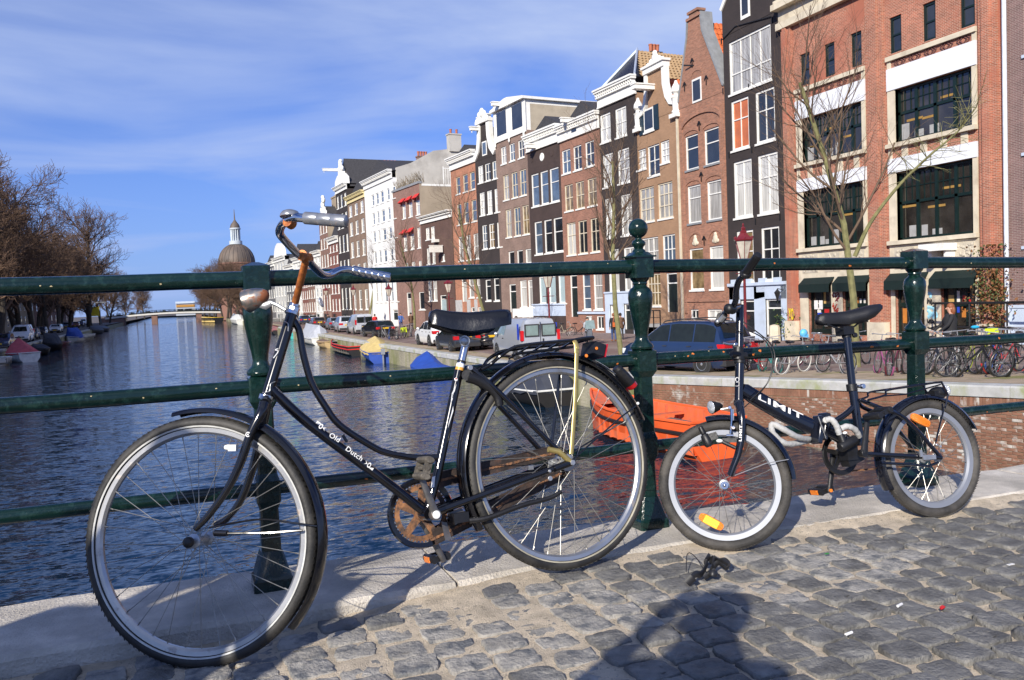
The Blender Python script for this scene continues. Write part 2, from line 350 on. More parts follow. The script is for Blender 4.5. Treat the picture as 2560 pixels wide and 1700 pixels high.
def coping(Q, sgn, t, s0, s1):
    s = s0
    while s < s1:
        L = random.uniform(1.35, 2.0) if s < 60 else random.uniform(2.6, 3.6)
        p, d = along(Q, s+L/2); nrm = Vector((-d.y, d.x, 0))*(-sgn)      # towards land
        b = MB(); z = zs(p.y); sl = (zs(p.y+d.y*L/2)-zs(p.y-d.y*L/2))
        jit = random.uniform(-0.008, 0.008)
        vs = []
        for u in (-(L-0.012)/2, (L-0.012)/2):
            for o, h in ((-0.05+jit, -0.24), (-0.05+jit, -0.035), (-0.02+jit, 0.0), (0.5, 0.006), (0.5, -0.24)):
                q = p+d*u+nrm*o; vs.append((q.x, q.y, z+h+sl*u/L))
        b.loft([vs[:5], vs[5:]])
        b.build('coping_stone', m_cop, t, world=True, smooth=False)
        s += L
coping(QR, 1, t_q, 0.5, 130)
# bricks of the near stretch: soldier course under the coping, then stretchers
def brick_wall():
    near = []; rest = []
    S0, S1 = 4.0, 21.5
    rowz = 0
    for r in range(23):
        sold = (r == 0); L = 0.072 if sold else 0.222; h = 0.215 if sold else 0.068
        top = 0.245 if sold else 0.245+0.222+(r-1)*0.068
        s = S0 + (0 if sold or r % 2 else 0.111)
        while s < S1:
            p, d = along(QR, s+L/2); zt = zs(p.y)-top
            if zt-h > WATER-0.05: near.append((p.y, p, d, zt, L, h))
            s += L
    vis = []
    for (Y, p, d, zt, L, h) in near:
        q = Vector((p.x, p.y, zt)); D = (q-ORG).dot(FW); u = 1280+FPX*(q-ORG).dot(RT)/D; v = 850-FPX*(q-ORG).dot(UP)/D
        free = (1900 < u < 2085 or 2330 < u < 2560 or 1650 < u < 1760) and 955 < v < 1150
        vis.append((0 if free else 1, Y, p, d, zt, L, h))
    vis.sort(key=lambda e: (e[0], e[1]))
    meshes = {}
    rst = MB()
    for i, (fr, Y, p, d, zt, L, h) in enumerate(vis):
        nrm = Vector((d.y, -d.x, 0)) if False else Vector((-d.y, d.x, 0))
        w_ = L-0.010; hh = h-0.010
        def bx(mb, c0, dd, nn, jl, jz, jp):
            vs = []
            for e, k in ((-0.02, 1.0), (0.010+jp, 1.0), (0.014+jp, 0.93)):
                for a, z in ((-w_/2, -hh/2), (w_/2, -hh/2), (w_/2, hh/2), (-w_/2, hh/2)):
                    vs.append(c0+dd*(a*k+jl)+nn*e+Vector((0, 0, z*(k if k == 1 else 0.85)+jz)))
            mb.loft([vs[0:4], vs[4:8], vs[8:12]])
        c0 = Vector((p.x, p.y, zt-h/2)); jp = random.uniform(-0.004, 0.005)
        if i < 300:
            key = ('s' if L < 0.1 else 'b')+str(i % 5)
            if key not in meshes:
                mb = MB(); bx(mb, Vector((0, 0, 0)), Vector((1, 0, 0)), Vector((0, 1, 0)), 0, 0, random.uniform(-0.003, 0.004)); meshes[key] = mb.build('brick', m_qb, mesh_only=True, smooth=False)
            o = link('brick', meshes[key], t_q); ang = math.atan2(d.y, d.x)
            o.location = c0-t_q.location; o.rotation_euler = (0, 0, ang)
        else: bx(rst, c0, d, nrm, 0, 0, jp)
    o = rst.build('brickwork', m_qb, t_q, world=True, smooth=False); o['kind'] = 'stuff'
brick_wall()
t_q2 = thing('quay_wall', 'dark shaded quay wall with stone coping on the left bank', 'quay wall', (-15.5, 60, WATER))
quay(QL, '', -1, False).build('wall_face', [m_qm, m_qc], t_q2, smooth=False, world=True)
s = 30.0
coping(QL, -1, t_q2, 55, 190)

# ---- the bridge we stand on: slab, cobbled road, stone ledge
m_sand = mat('joint_sand', (0.56, 0.47, 0.35), 0.95, var=0.25, scale=16, bump=0.9, bscale=220, col2=(0.30, 0.26, 0.2), thr=0.62, s2=70, soft=0.04)
m_cob = mat('cobble', (0.150, 0.146, 0.136), 0.62, var=0.42, scale=11, bump=0.9, bscale=75, col2=(0.30, 0.285, 0.25), thr=0.64, s2=16, soft=0.1, rvar=0.2)
m_cob2 = mat('cobble_dusty_sunlit', (0.33, 0.31, 0.275), 0.85, var=0.3, scale=10, bump=0.9, bscale=75, col2=(0.13, 0.135, 0.14), thr=0.55, s2=18, soft=0.08)  # pale tone for dusty stones and for the painted sunlit middle of the road
m_slab = mat('ledge_stone', (0.60, 0.55, 0.475), 0.85, var=0.22, scale=9, bump=1.0, bscale=110, col2=(0.36, 0.33, 0.28), thr=0.54, s2=3.0, soft=0.12, stretch=(1, 1, 1))
m_conc = mat('bridge_concrete', (0.3, 0.29, 0.27), 0.85, var=0.2, scale=2, bump=0.2)
YB = lambda X: 3.085-0.045*(X+0.6)                    # water-side edge of the ledge
YF = lambda X: interp(X, [-1, 0.3, 1.3, 3.2], [2.60, 2.56, 2.585, 2.50])
def rz(x, y):
    base = interp(x, [-1.2, 0.0, 0.5, 1.15, 1.75, 2.8, 4.0], [-0.060, -0.052, -0.035, -0.006, -0.022, -0.022, -0.025])
    return base*1.0 + 0.006*mn.noise(Vector((x*2.3, y*2.3, 0.3))) - 0.03*max(0, 1.6-y)*0.2
b = MB(); b.b2(-60, 60, -12, 2.3, -0.9, -0.16); b.b2(-60, 60, 2.3, 2.8, -0.9, -0.16)
tag(b.build('bridge_deck', m_conc, smooth=False), 'concrete slab of the near bridge under the cobbles', kind='structure')
t_l = thing('stone_ledge', 'pale stone ledge carrying the green railing', 'ledge', (1.5, 2.8, 0)); t_l['kind'] = 'structure'
xs = [-7.6, -6.2, -4.8, -3.4, -2.0, -0.62, 0.80, 2.2, 3.62, 5.0, 6.4, 7.8, 9.2]
for x0, x1 in zip(xs, xs[1:]):
    b = MB(); rows = []; z0 = random.uniform(-0.002, 0.003); n = 8
    for i in range(n+1):
        X = lerp(x0+0.005, x1-0.005, i/n); e = 0.006 if i in (0, n) else 0
        yf, yb = YF(X), YB(X); wob = 0.006*mn.noise(Vector((X*5, 1, 0)))
        rows.append([(X, yf+wob, -0.45), (X, yf+wob, z0-0.014-e), (X, yf+0.012+wob, z0-e), (X, (yf+yb)/2, z0+0.002-e), (X, yb-0.03, z0-e), (X, yb+wob*0.5, z0-0.03-e), (X, yb, -0.7)])
    b.loft(rows); b.build('stone_slab', m_slab, t_l, world=True, angle=30)
# sand bed with the cobbles' joints
b = MB(); gx = [-9, -6, -4, -2.4]+[-1.2+0.03*i for i in range(162)]+[4.2, 5.5, 7, 9]; gy = [-5, -3, -1, 0.0, 0.5]+[0.9+0.03*i for i in range(57)]
def sandz(x, y):
    edge = max(0, 1-(YF(x)-y)/0.16) if y < YF(x)+0.1 else 1
    bury = interp(x, [-1, 0.2, 0.9, 1.5], [0.3, 0.7, 1, 0])*interp(y, [1.5, 2.0], [0.4, 1]) + 0.8*math.exp(-((x-1.75)**2/0.16+(y-2.05)**2/0.05))
    return lerp(rz(x, y) - 0.0135 + 0.0085*min(1, bury), interp(x, [0.2, 1.0], [-0.060, -0.009]), max(0, edge)**1.5) + 0.006*mn.noise(Vector((x*7, y*7, 2))) + 0.004*mn.noise(Vector((x*25, y*25, 5)))
rows = []
for y in gy:
    rows.append([(x, min(y, YF(x)+0.02), sandz(x, min(y, YF(x)+0.02))) for x in gx])
b.grid(rows)
road = tag(b.build('cobbled_road', m_sand, angle=180), 'sandy cobbled road on the bridge', kind='structure')
def cobble_mesh(seed, m, seg=6):
    r = random.Random(seed); lx, ly = r.uniform(0.104, 0.121)/2, r.uniform(0.088, 0.101)/2; vs = []; b = MB(); rings = []
    pw = r.uniform(6.5, 11); sk = r.uniform(-0.16, 0.16); n = 20; ph = [r.uniform(0.94, 1.035) for _ in range(n)]
    for k, (sc_, z) in enumerate(((1.03, -0.05), (1.0, -0.010), (0.985, -0.003), (0.955, 0.0008), (0.82, 0.002), (0.5, 0.0022))):
        ring = []
        for j in range(n):
            a = 2*math.pi*(j+0.5)/n; c, s_ = math.cos(a), math.sin(a); rr = (abs(c)**pw+abs(s_)**pw)**(-1/pw)*ph[j]
            x, y = lx*rr*c*sc_, ly*rr*s_*sc_; ring.append((x+sk*y, y, z+0.0065*mn.noise(Vector((x*38+seed, y*38, seed)))*(1 if k > 1 else 0)))
        rings.append(ring)
    b.loft(rings, closed=True, cap=True)
    return b.build('cobble', m, mesh_only=True, angle=50)
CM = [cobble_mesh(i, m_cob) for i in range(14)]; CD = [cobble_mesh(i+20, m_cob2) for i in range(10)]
cells = []
PX_, PY_ = 0.127, 0.1095
for i in range(-70, 75):
    X = 1.286+i*PX_
    for j in range(-60, 14):
        Y = 1.752+(j+(0.5 if i % 2 else 0))*PY_
        x = X+random.uniform(-0.006, 0.006)+0.012*mn.noise(Vector((Y*1.5, 0, X*0.5))); y = Y-0.09*(X-1.29)*0.35+random.uniform(-0.006, 0.006)
        if y > YF(x)-0.055 or y < -4: continue
        q = Vector((x, y, rz(x, y))); D = (q-ORG).dot(FW)
        vis = False
        if D > 0.3:
            u = 1280+FPX*(q-ORG).dot(RT)/D; v = 850-FPX*(q-ORG).dot(UP)/D; vis = -60 < u < 2620 and v < 1760
        cells.append((D if vis else 999, x, y, vis))
cells.sort(key=lambda c: c[0])
vis_n = [c for c in cells if c[3]]; rest_ = MB(); cnt = 0
for D, x, y, v in cells:
    dusty_sunlit = (x < 0.95 and y > 1.75 and random.random() < 0.8) or ((x-1.5)**2/0.9+(y-2.22)**2/0.06 < 1 and random.random() < 0.6)  # dust on the left; the middle ellipse also paints in sunlit brightness
    rzz = random.uniform(-0.06, 0.06)-0.03; z = rz(x, y)+random.uniform(-0.005, 0.005)-(0.004 if dusty_sunlit else 0)
    if v and cnt < 300:
        o = link('cobble', random.choice(CD if dusty_sunlit else CM), road); o.location = (x, y, z); o.rotation_euler = (random.uniform(-0.03, 0.03), random.uniform(-0.03, 0.03), rzz); cnt += 1
    else:
        me = random.choice(CD if dusty_sunlit else CM); c, s_ = math.cos(rzz), math.sin(rzz)
        rest_.add([(x+p.co.x*c-p.co.y*s_, y+p.co.x*s_+p.co.y*c, z+p.co.z) for p in me.vertices], [tuple(f.vertices) for f in me.polygons], 1 if dusty_sunlit else 0)
o = rest_.build('paving', [m_cob, m_cob2], road, angle=50); o['kind'] = 'stuff'

# ---- litter on the cobbles
def litter(name, p, label, cat, m, build):
    b = MB(); build(b); o = b.build(name, m); q = onZ(p, rz(*onZ(p, -0.04).xy)); o.location = (q.x, q.y, rz(q.x, q.y)+0.007); tag(o, label, cat)
litter('leaf', px('S', 1150, 467), 'small green leaf lying on the cobbles', 'leaf', mat('leaf_green', (0.02, 0.25, 0.03), 0.5), lambda b: b.ell((0, 0, 0), (0.011, 0.005, 0.0015), 10, 5))
litter('wrapper', px('S', 1862, 806), 'crumpled red scrap of wrapper between cobbles', 'wrapper', mat('wrapper_red', (0.6, 0.02, 0.02), 0.4), lambda b: b.prism([(-.012, -.004, 0), (.0, -.006, .004), (.013, .002, .001), (.004, .006, .005), (-.008, .004, .002)], (0, 0, 0.003)))
m_pap = mat('paper_white', (0.75, 0.74, 0.72), 0.7)
litter('cigarette_end', px('S', 1597, 783), 'white cigarette end beside the red wrapper scrap', 'cigarette end', m_pap, lambda b: b.tube([(-.012, -.004, 0), (.012, .004, 0)], .004, 7))
litter('paper_scrap', px('S', 2280, 532), 'white paper scrap near the right edge of the road', 'paper scrap', m_pap, lambda b: b.box((0, 0, 0), (.026, .009, .002)))
litter('cigarette_end', px('S', 1285, 962), 'pale cigarette end among the dark cobbles at the bottom', 'cigarette end', m_pap, lambda b: b.tube([(-.013, -.002, 0), (.013, .003, 0)], .004, 7))
m_tie = mat('strap_black', (0.018, 0.018, 0.02), 0.45, var=0.3)
def strap():
    c = onZ(px('S', 420, 605), -0.03); b = MB()
    def P(x, y, h=0.0):
        q = onZ(px('S', x, y), -0.03); return Vector((q.x, q.y, rz(q.x, q.y)+0.008+h))
    for path, wd in (([(300, 685), (340, 672), (375, 650), (400, 620), (415, 585), (400, 560), (430, 540)], .011), ([(430, 540), (455, 560), (450, 610), (470, 650), (440, 655), (415, 630)], .010),
                     ([(440, 600), (480, 590), (530, 605), (548, 590), (520, 570), (480, 545), (455, 560)], .011), ([(290, 690), (330, 690)], .013), ([(395, 650), (465, 640)], .009)):
        pts = [P(x, y, 0.004+0.022*abs(math.sin(i*1.3))) for i, (x, y) in enumerate(path)]
        b.tube(curve(pts, 5) if len(pts) > 2 else pts, wd, 6, flat=0.35)
    b.tube(curve([P(285, 605, .0), P(290, 560, .03), P(310, 545, .035), (P(350, 570, .03)), P(395, 610, .01)], 6), 0.0016, 5)
    o = tag(b.build('broken_strap', m_tie), 'twisted black rubber strap lying on the cobbles', 'strap'); 
strap()

# ================================================================== RAILING
m_green = mat('green_paint', (0.003, 0.016, 0.013), 0.2, spec=0.4, coat=0.35, var=0.35, scale=3, bump=0.35, bscale=28, col2=(0.012, 0.036, 0.03), thr=0.6, s2=35)
m_rust = mat('rust_spot', (0.55, 0.15, 0.025), 0.8, var=0.3, scale=30)
m_chip = mat('paint_chip', (0.55, 0.45, 0.25), 0.7, var=0.3, scale=30)
RY = 2.82
PX = [-1.165, 0.245, 1.66, 3.065, 4.47]
t_r = thing('bridge_railing', 'dark green cast iron railing of the near bridge', 'railing', (1.66, RY, 0))
def post(X, ball=False, label=None, pale=False):
    p = empty('post', t_r); p.location = (X-1.66, 0, 0)
    q = MB(); s = 0.0425
    def sq(z0, z1, h0, h1=None, ch=0.006):
        h1 = h1 or h0
        q.loft([[(-h0+ch, -h0, z0), (h0-ch, -h0, z0), (h0, -h0+ch, z0), (h0, h0-ch, z0), (h0-ch, h0, z0), (-h0+ch, h0, z0), (-h0, h0-ch, z0), (-h0, -h0+ch, z0)],
                [(-h1+ch, -h1, z1), (h1-ch, -h1, z1), (h1, -h1+ch, z1), (h1, h1-ch, z1), (h1-ch, h1, z1), (-h1+ch, h1, z1), (-h1, h1-ch, z1), (-h1, -h1+ch, z1)]])
    sq(-0.005, 0.036, 0.064, 0.062); sq(0.036, 0.044, 0.062, 0.056); sq(0.044, 0.125, 0.056, 0.034); sq(0.125, 0.262, 0.031, 0.0285)
    sq(0.262, 0.285, 0.030, 0.037); sq(0.285, 0.352, 0.038); sq(0.352, 0.376, 0.037, 0.030); sq(0.376, 0.588, 0.030, 0.0285)
    sq(0.588, 0.612, 0.030, s); sq(0.612, 0.688, s); sq(0.688, 0.694, s-0.003, s-0.012)
    q.lathe([(0.026, 0.69), (0.043, 0.696), (0.045, 0.704), (0.042, 0.712), (0.031, 0.722), (0.026, 0.732), (0.0245, 0.742), (0.027, 0.765), (0.036, 0.81), (0.0445, 0.86), (0.0475, 0.89),
             (0.046, 0.912), (0.039, 0.926), (0.028, 0.934), (0.025, 0.940), (0.028, 0.946), (0.027, 0.952), (0.034, 0.960), (0.038, 0.968), (0.03, 0.972)], n=24)
    sq(0.968, 1.046, s)
    if not ball:
        q.loft([[(-s, -s, 1.046), (s, -s, 1.046), (s, s, 1.046), (-s, s, 1.046)], [(-0.01, -0.01, 1.058), (0.01, -0.01, 1.058), (0.01, 0.01, 1.058), (-0.01, 0.01, 1.058)]])
    q.build('baluster', m_green, p, angle=30)
    if ball:
        q = MB(); sq(1.046, 1.052, s+0.008); sq(1.052, 1.066, s-0.002, s-0.014)
        q.lathe([(0.022, 1.06), (0.027, 1.066), (0.024, 1.074), (0.017, 1.08), (0.02, 1.088), (0.026, 1.094), (0.027, 1.102), (0.022, 1.11), (0.014, 1.114), (0.012, 1.12)]
                + [(0.0375*math.sin(math.pi*a/14), 1.157-0.0375*math.cos(math.pi*a/14)) for a in range(2, 14)]+[(0.002, 1.1945)], n=24)
        q.build('ball_finial', m_green, p, angle=40)
    return p
for i, X in enumerate(PX):
    pp = post(X, ball=(i == 2))
RZ = [(1.0, 1.004, 1.012, 0.996, 0.968), (0.655, 0.655, 0.653, 0.634, 0.612), (0.336, 0.324, 0.315, 0.306, 0.286)]
RR = (0.0265, 0.0250, 0.0225)
for k in range(3):
    zz = [RZ[k][0]]+list(RZ[k][1:])
    for i in range(4):
        q = MB(); a = Vector((PX[i], RY, zz[i])); c = Vector((PX[i+1], RY, zz[i+1])); pts = []
        for j in range(13):
            f = j/12; pts.append(a.lerp(c, f)+Vector((0, 0, 0.0018*mn.noise(Vector((a.x+f*4, k, 0))))))
        q.tube(pts, RR[k], 16); q.build('rail', m_green, t_r, world=True)
    q = MB(); q.tube([(-6, RY, zz[0]-0.02), (PX[0], RY, zz[0])], RR[k], 12); q.build('rail', m_green, t_r, world=True); q = MB(); q.tube([(PX[4], RY, zz[4]), (9.3, RY, zz[4]-0.12)], RR[k], 12); q.build('rail', m_green, t_r, world=True)
# chipped paint and rust spots (small flakes standing just proud of the rails)
def flake(p, r, m, rail):
    q = onY(p, RY); zc = interp(q.x, PX, RZ[rail]); dz = max(-0.95, min(0.95, (q.z-zc)/RR[rail])); a = math.asin(dz)
    b = MB(); rr = random.Random(int(p[0]*7+p[1])); n = 9; R = RR[rail]+0.0006; vs = []
    for j in range(n):
        t_ = 2*math.pi*j/n; k = r*rr.uniform(0.55, 1.25); aa = a+math.sin(t_)*k/R; vs.append((q.x+math.cos(t_)*k*1.5, RY-R*math.cos(aa), zc+R*math.sin(aa)))
    vs.append((q.x, RY-(R+0.0005)*math.cos(a), zc+(R+0.0005)*math.sin(a)))
    b.add(vs, [(n, j, (j+1) % n) for j in range(n)]); return b
for lst, m, r in (([('K', 545, 635, 1), ('K', 610, 605, 1), ('K', 1345, 612, 1), ('K', 1425, 570, 1), ('K', 985, 582, 1), ('L', 430, 915, 1), ('L', 748, 905, 1), ('L', 1990, 808, 1), ('M', 1850, 630, 2), ('M', 2120, 630, 2), ('Q', 1745, 1022, 1), ('SH', 660, 400, 0), ('D', 638, 116, 0), ('D', 1010, 128, 0), ('D', 1120, 522, 1), ('B', 1640, 435, 2)], m_rust, 0.0042),
                   ([('LT', 2260, 850, 0), ('LT', 585, 872, 0), ('LT', 735, 880, 0), ('K', 1050, 597, 1), ('K', 390, 635, 1), ('K', 815, 575, 1), ('K', 1560, 572, 1), ('A', 580, 603, 0), ('A', 1190, 515, 0), ('HD', 490, 1095, 1), ('N', 930, 1130, 1), ('N', 1240, 1075, 1), ('SH', 1190, 372, 0), ('SH', 1810, 375, 0), ('I', 115, 1218, 0), ('H', 200, 1160, 0), ('H', 760, 1140, 0), ('K', 2010, 520, 1), ('A', 130, 1330, 1), ('A', 470, 1340, 1), ('A', 940, 1280, 1)], m_chip, 0.0022)):
    acc = MB()
    for v, x, y, rl in lst:
        f = flake(px(v, x, y), r*random.uniform(0.7, 1.3), m, rl); acc.add(f.v, f.f)
    acc.build('rust_spot' if m is m_rust else 'paint_chip', m, t_r, world=True)
# ================================================================== THE TWO BICYCLES AT THE RAILING
m_blk = mat('bike_black', (0.004, 0.004, 0.0055), 0.16, coat=0.5, var=0.3, scale=12, col2=(0.03, 0.026, 0.022), thr=0.74, s2=45, soft=0.04)
m_blk2 = mat('bike_midnight', (0.004, 0.005, 0.010), 0.18, coat=0.6, var=0.25, scale=12)
m_mattb = mat('black_plastic', (0.009, 0.009, 0.010), 0.45, var=0.25, scale=20, bump=0.1, bscale=80)
m_tyre = mat('tyre_rubber', (0.016, 0.0155, 0.015), 0.6, var=0.3, scale=18, bump=0.15, bscale=120, col2=(0.05, 0.046, 0.04), thr=0.58, s2=9, soft=0.15)
m_tyre2 = mat('tyre_dusty', (0.030, 0.028, 0.026), 0.7, var=0.3, scale=18, bump=0.35, bscale=140, col2=(0.10, 0.09, 0.078), thr=0.58, s2=8, soft=0.15)
m_stripe = mat('tyre_stripe', (0.50, 0.50, 0.47), 0.5, var=0.2, scale=20)
m_stripe_o = mat('tyre_stripe_old', (0.36, 0.33, 0.25), 0.6, var=0.35, scale=14)
m_rim = mat('rim_steel', (0.46, 0.46, 0.46), 0.32, metal=0.85, var=0.15, scale=10, col2=(0.25, 0.16, 0.10), thr=0.68, s2=18, rvar=0.4)
m_rim2 = mat('rim_alloy', (0.27, 0.285, 0.32), 0.42, metal=0.4, var=0.06, scale=10)
m_chrome = mat('chrome', (0.62, 0.63, 0.65), 0.14, metal=1.0, var=0.1, scale=14, col2=(0.20, 0.10, 0.05), thr=0.70, s2=22, rvar=0.5, soft=0.05)
m_spoke = mat('spoke_steel', (0.34, 0.33, 0.30), 0.4, metal=0.8, var=0.25, scale=30)
m_rusty = mat('rusty_stem', (0.48, 0.155, 0.035), 0.45, metal=0.25, var=0.3, scale=20, bump=0.3, bscale=90, col2=(0.30, 0.09, 0.03), thr=0.56, s2=30)
m_rust2 = mat('rusty_iron', (0.25, 0.115, 0.05), 0.75, var=0.45, scale=26, bump=0.4, bscale=90, col2=(0.07, 0.045, 0.035), thr=0.53, s2=35)
m_dkrust = mat('dark_rusty_plate', (0.030, 0.020, 0.016), 0.7, var=0.4, scale=14, bump=0.3, bscale=60, col2=(0.09, 0.045, 0.028), thr=0.60, s2=20)
m_grime = mat('greasy_steel', (0.16, 0.15, 0.14), 0.4, metal=0.7, var=0.35, scale=25, col2=(0.2, 0.11, 0.06), thr=0.66, s2=30)
m_lampbody = mat('lamp_chrome_rusty', (0.33, 0.31, 0.28), 0.28, metal=0.9, var=0.2, scale=18, col2=(0.23, 0.075, 0.028), thr=0.57, s2=20, rvar=0.4, soft=0.05)
m_gold = mat('golden_bar', (0.46, 0.36, 0.13), 0.38, metal=0.6, var=0.2, scale=20, col2=(0.3, 0.17, 0.05), thr=0.68, s2=30)
m_leath = mat('saddle_black', (0.005, 0.005, 0.006), 0.27, coat=0.25, var=0.3, scale=10, bump=0.12, bscale=60)
m_vinyl = mat('saddle_grain', (0.010, 0.010, 0.012), 0.42, var=0.2, scale=20, bump=0.2, bscale=300)
m_decal = mat('white_decal', (0.80, 0.80, 0.78), 0.4, var=0.05)
m_red = mat('red_lens', (0.42, 0.012, 0.015), 0.15, coat=0.5, var=0.15)
m_amber = mat('amber_reflector', (0.85, 0.22, 0.01), 0.25, coat=0.4, var=0.1, scale=60, bump=0.5, bscale=400)
m_yel = mat('yellow_reflector', (0.95, 0.62, 0.01), 0.3, coat=0.4, var=0.06, bump=0.3, bscale=400)
m_lensw = mat('lamp_lens', (0.62, 0.64, 0.66), 0.12, metal=0.4, coat=0.8, var=0.25, scale=60, bump=0.6, bscale=150)
m_grey = mat('grey_hose', (0.42, 0.42, 0.41), 0.65, var=0.15, scale=30, bump=0.4, bscale=60)
m_gsteel = mat('dull_zinc', (0.42, 0.43, 0.44), 0.4, metal=0.7, var=0.2, scale=20)
m_paint_w = mat('white_plastic', (0.7, 0.7, 0.67), 0.4)

def text_on(s, parent, p0, p1, nrm, h, m, name='lettering', shear=0.0, offset=0.0, bold=0.0, wide=True):
    """flat lettering from p0 to p1 (baseline), facing nrm, cap height h"""
    cu = bpy.data.curves.new(name, 'FONT'); cu.body = s; cu.size = 1.0; cu.shear = shear; cu.extrude = 0.004; cu.offset = bold; cu.resolution_u = 3; cu.space_character = 1.0+bold*5
    to = bpy.data.objects.new('tmp', cu); COL.objects.link(to); bpy.context.view_layer.update()
    me = bpy.data.meshes.new_from_object(to.evaluated_get(bpy.context.evaluated_depsgraph_get())); bpy.data.objects.remove(to)
    xs_ = [v.co.x for v in me.vertices]; ys_ = [v.co.y for v in me.vertices]; x0, x1, y0, y1 = min(xs_), max(xs_), min(ys_), max(ys_)
    p0, p1 = Vector(p0), Vector(p1); X = p1-p0; n = Vector(nrm).normalized(); Y = n.cross(X.normalized()).normalized(); b = MB(); org = parent.matrix_world if False else None
    b.add([p0+X*((v.co.x-x0)/(x1-x0))+Y*(h*(v.co.y-y0)/(y1-y0))+n*(v.co.z*0.08) for v in me.vertices], [tuple(f.vertices) for f in me.polygons])
    return b.build(name, m, parent, world=True, smooth=False)

class Plane:
    def __init__(s, c, h, lean):
        h, lean = math.radians(h), math.radians(lean)
        s.c = Vector(c); s.d = Vector((math.cos(h), math.sin(h), 0)); s.n = math.cos(lean)*Vector((math.sin(h), -math.cos(h), 0))+Vector((0, 0, math.sin(lean))); s.u = s.n.cross(s.d)
    def __call__(s, v, x, y, off=0.0): return onP(px(v, x, y), s.c+s.n*off, s.n)
    def rot(s): return Matrix((s.d, s.u, s.n)).transposed()
    def ang(s, v, x, y):
        q = s(v, x, y)-s.c; return math.atan2(q.dot(s.u), q.dot(s.d))

def wheel(bike, pl, R, tr, rimw, nsp, hub_w, hub_r, mt, mr, stripe=None, spk_r=0.0011, rot0=0.0, rimd=0.012):
    w = empty('wheel', bike); w.location = pl.c-bike.location; w.rotation_euler = pl.rot().to_euler()
    Rc = R-tr
    q = MB(); pr = []
    for j in range(14):
        a = 2*math.pi*j/14; rr = tr*(1.0 if math.cos(a) > -0.5 else 0.86); pr.append((math.cos(a)*rr, math.sin(a)*rr*1.02))
    q.torus((0, 0, 0), (0, 0, 1), Rc, tr, n=96, prof=pr, e1=(1, 0, 0)); q.build('tyre', mt, w, angle=60)
    # tread blocks
    q = MB(); nt_ = 120
    for i in range(nt_):
        for sg in (-1, 1):
            a = 2*math.pi*(i+0.25*sg)/nt_; d = Vector((math.cos(a), math.sin(a), 0)); tdir = Vector((-math.sin(a), math.cos(a), 0)); t2 = (tdir*0.8+Vector((0, 0, 0.6*sg))).normalized()
            al = sg*0.62; nn = d*math.cos(al)+Vector((0, 0, math.sin(al))); c_ = d*Rc+nn*(tr*1.005); t3 = nn.cross(t2)
            q.box(c_, (tr*0.62, tr*0.2, tr*0.09), rot=Matrix((t2, t3, nn)).transposed())
    q.build('tread', mt, w, smooth=False)
    if stripe:
        q = MB(); k = tr*0.93
        for sg in (-1, 1):
            q.torus((0, 0, 0), (0, 0, 1), Rc-0.009, 0, n=96, prof=[(-0.0022, sg*(tr*0.80)), (0.0022, sg*(tr*0.86)), (0.0022, sg*(tr*0.93+0.0008)), (-0.0022, sg*(tr*0.87+0.0008))], e1=(1, 0, 0))
        q.build('stripe', stripe, w, angle=60)
    q = MB(); hw = rimw/2; ro = Rc-tr*0.86
    q.torus((0, 0, 0), (0, 0, 1), ro, 0, n=96, prof=[(0.004, -hw), (0.004, -hw*0.75), (-0.003, -hw*0.7), (-0.003, hw*0.7), (0.004, hw*0.75), (0.004, hw), (-rimd, hw*0.92), (-rimd-0.006, hw*0.35), (-rimd-0.006, -hw*0.35), (-rimd, -hw*0.92)], e1=(1, 0, 0))
    q.build('rim', mr, w, angle=35)
    q = MB(); hh = hub_w/2
    q.lathe([(0.004, -hh-0.022), (0.006, -hh-0.02), (0.006, -hh-0.004), (hub_r*0.55, -hh-0.003), (hub_r, -hh), (hub_r, -hh+0.003), (hub_r*0.6, -hh+0.006), (hub_r*0.52, 0), (hub_r*0.6, hh-0.006), (hub_r, hh-0.003), (hub_r, hh), (hub_r*0.55, hh+0.003), (0.006, hh+0.004), (0.006, hh+0.02), (0.004, hh+0.022)], n=20)
    q.build('hub', m_gsteel, w, angle=30)
    kinds = {}; rs = ro-rimd-0.004
    for sg in (-1, 1):
        for cr_ in (-1, 1):
            q = MB(); a = cr_*math.radians(62); p0 = Vector((math.cos(a)*hub_r*0.92, math.sin(a)*hub_r*0.92, sg*(hh-0.0015))); p1 = Vector((rs, 0, sg*0.003))
            q.tube([p0, p1], spk_r, 5); q.tube([p1-Vector((0.013, 0, 0)), p1], spk_r*1.9, 5); kinds[(sg, cr_)] = q.build('spoke', m_spoke, mesh_only=True)
    for i in range(nsp):
        sg = 1 if i % 2 else -1; cr_ = 1 if (i//2) % 2 else -1
        link('spoke', kinds[(sg, cr_)], w, rot=(0, 0, rot0+2*math.pi*i/nsp))
    return w
def fender(bike, pl, R, a0, a1, wd, m, name='mudguard', c=None, th=0.0016, crown=0.009):
    q = MB(); pr = []
    for s_, o in ((1, 0), (-1, -th)):
        for j in range(9):
            z = lerp(-wd, wd, j/8)*s_; pr.append((o-crown*(z/wd)**2*1.0-(0.006 if abs(abs(z)-wd) < 1e-6 else 0), z*(1 if s_ > 0 else 0.93)))
    q.torus(c or pl.c, pl.n, R, 0, n=52, prof=pr, a0=a0, a1=a1, e1=pl.d)
    return q.build(name, m, bike, world=True, angle=50)
def tubeo(name, m, bike, pts, r, n=10, **k):
    q = MB(); q.tube(pts, r, n, **k); return q.build(name, m, bike, world=True)
def cyl(q, c, ax, r, h0, h1, n=16, ch=0.001): q.lathe([(r-ch, h0), (r, h0+ch), (r, h1-ch), (r-ch, h1)], c, ax, n)
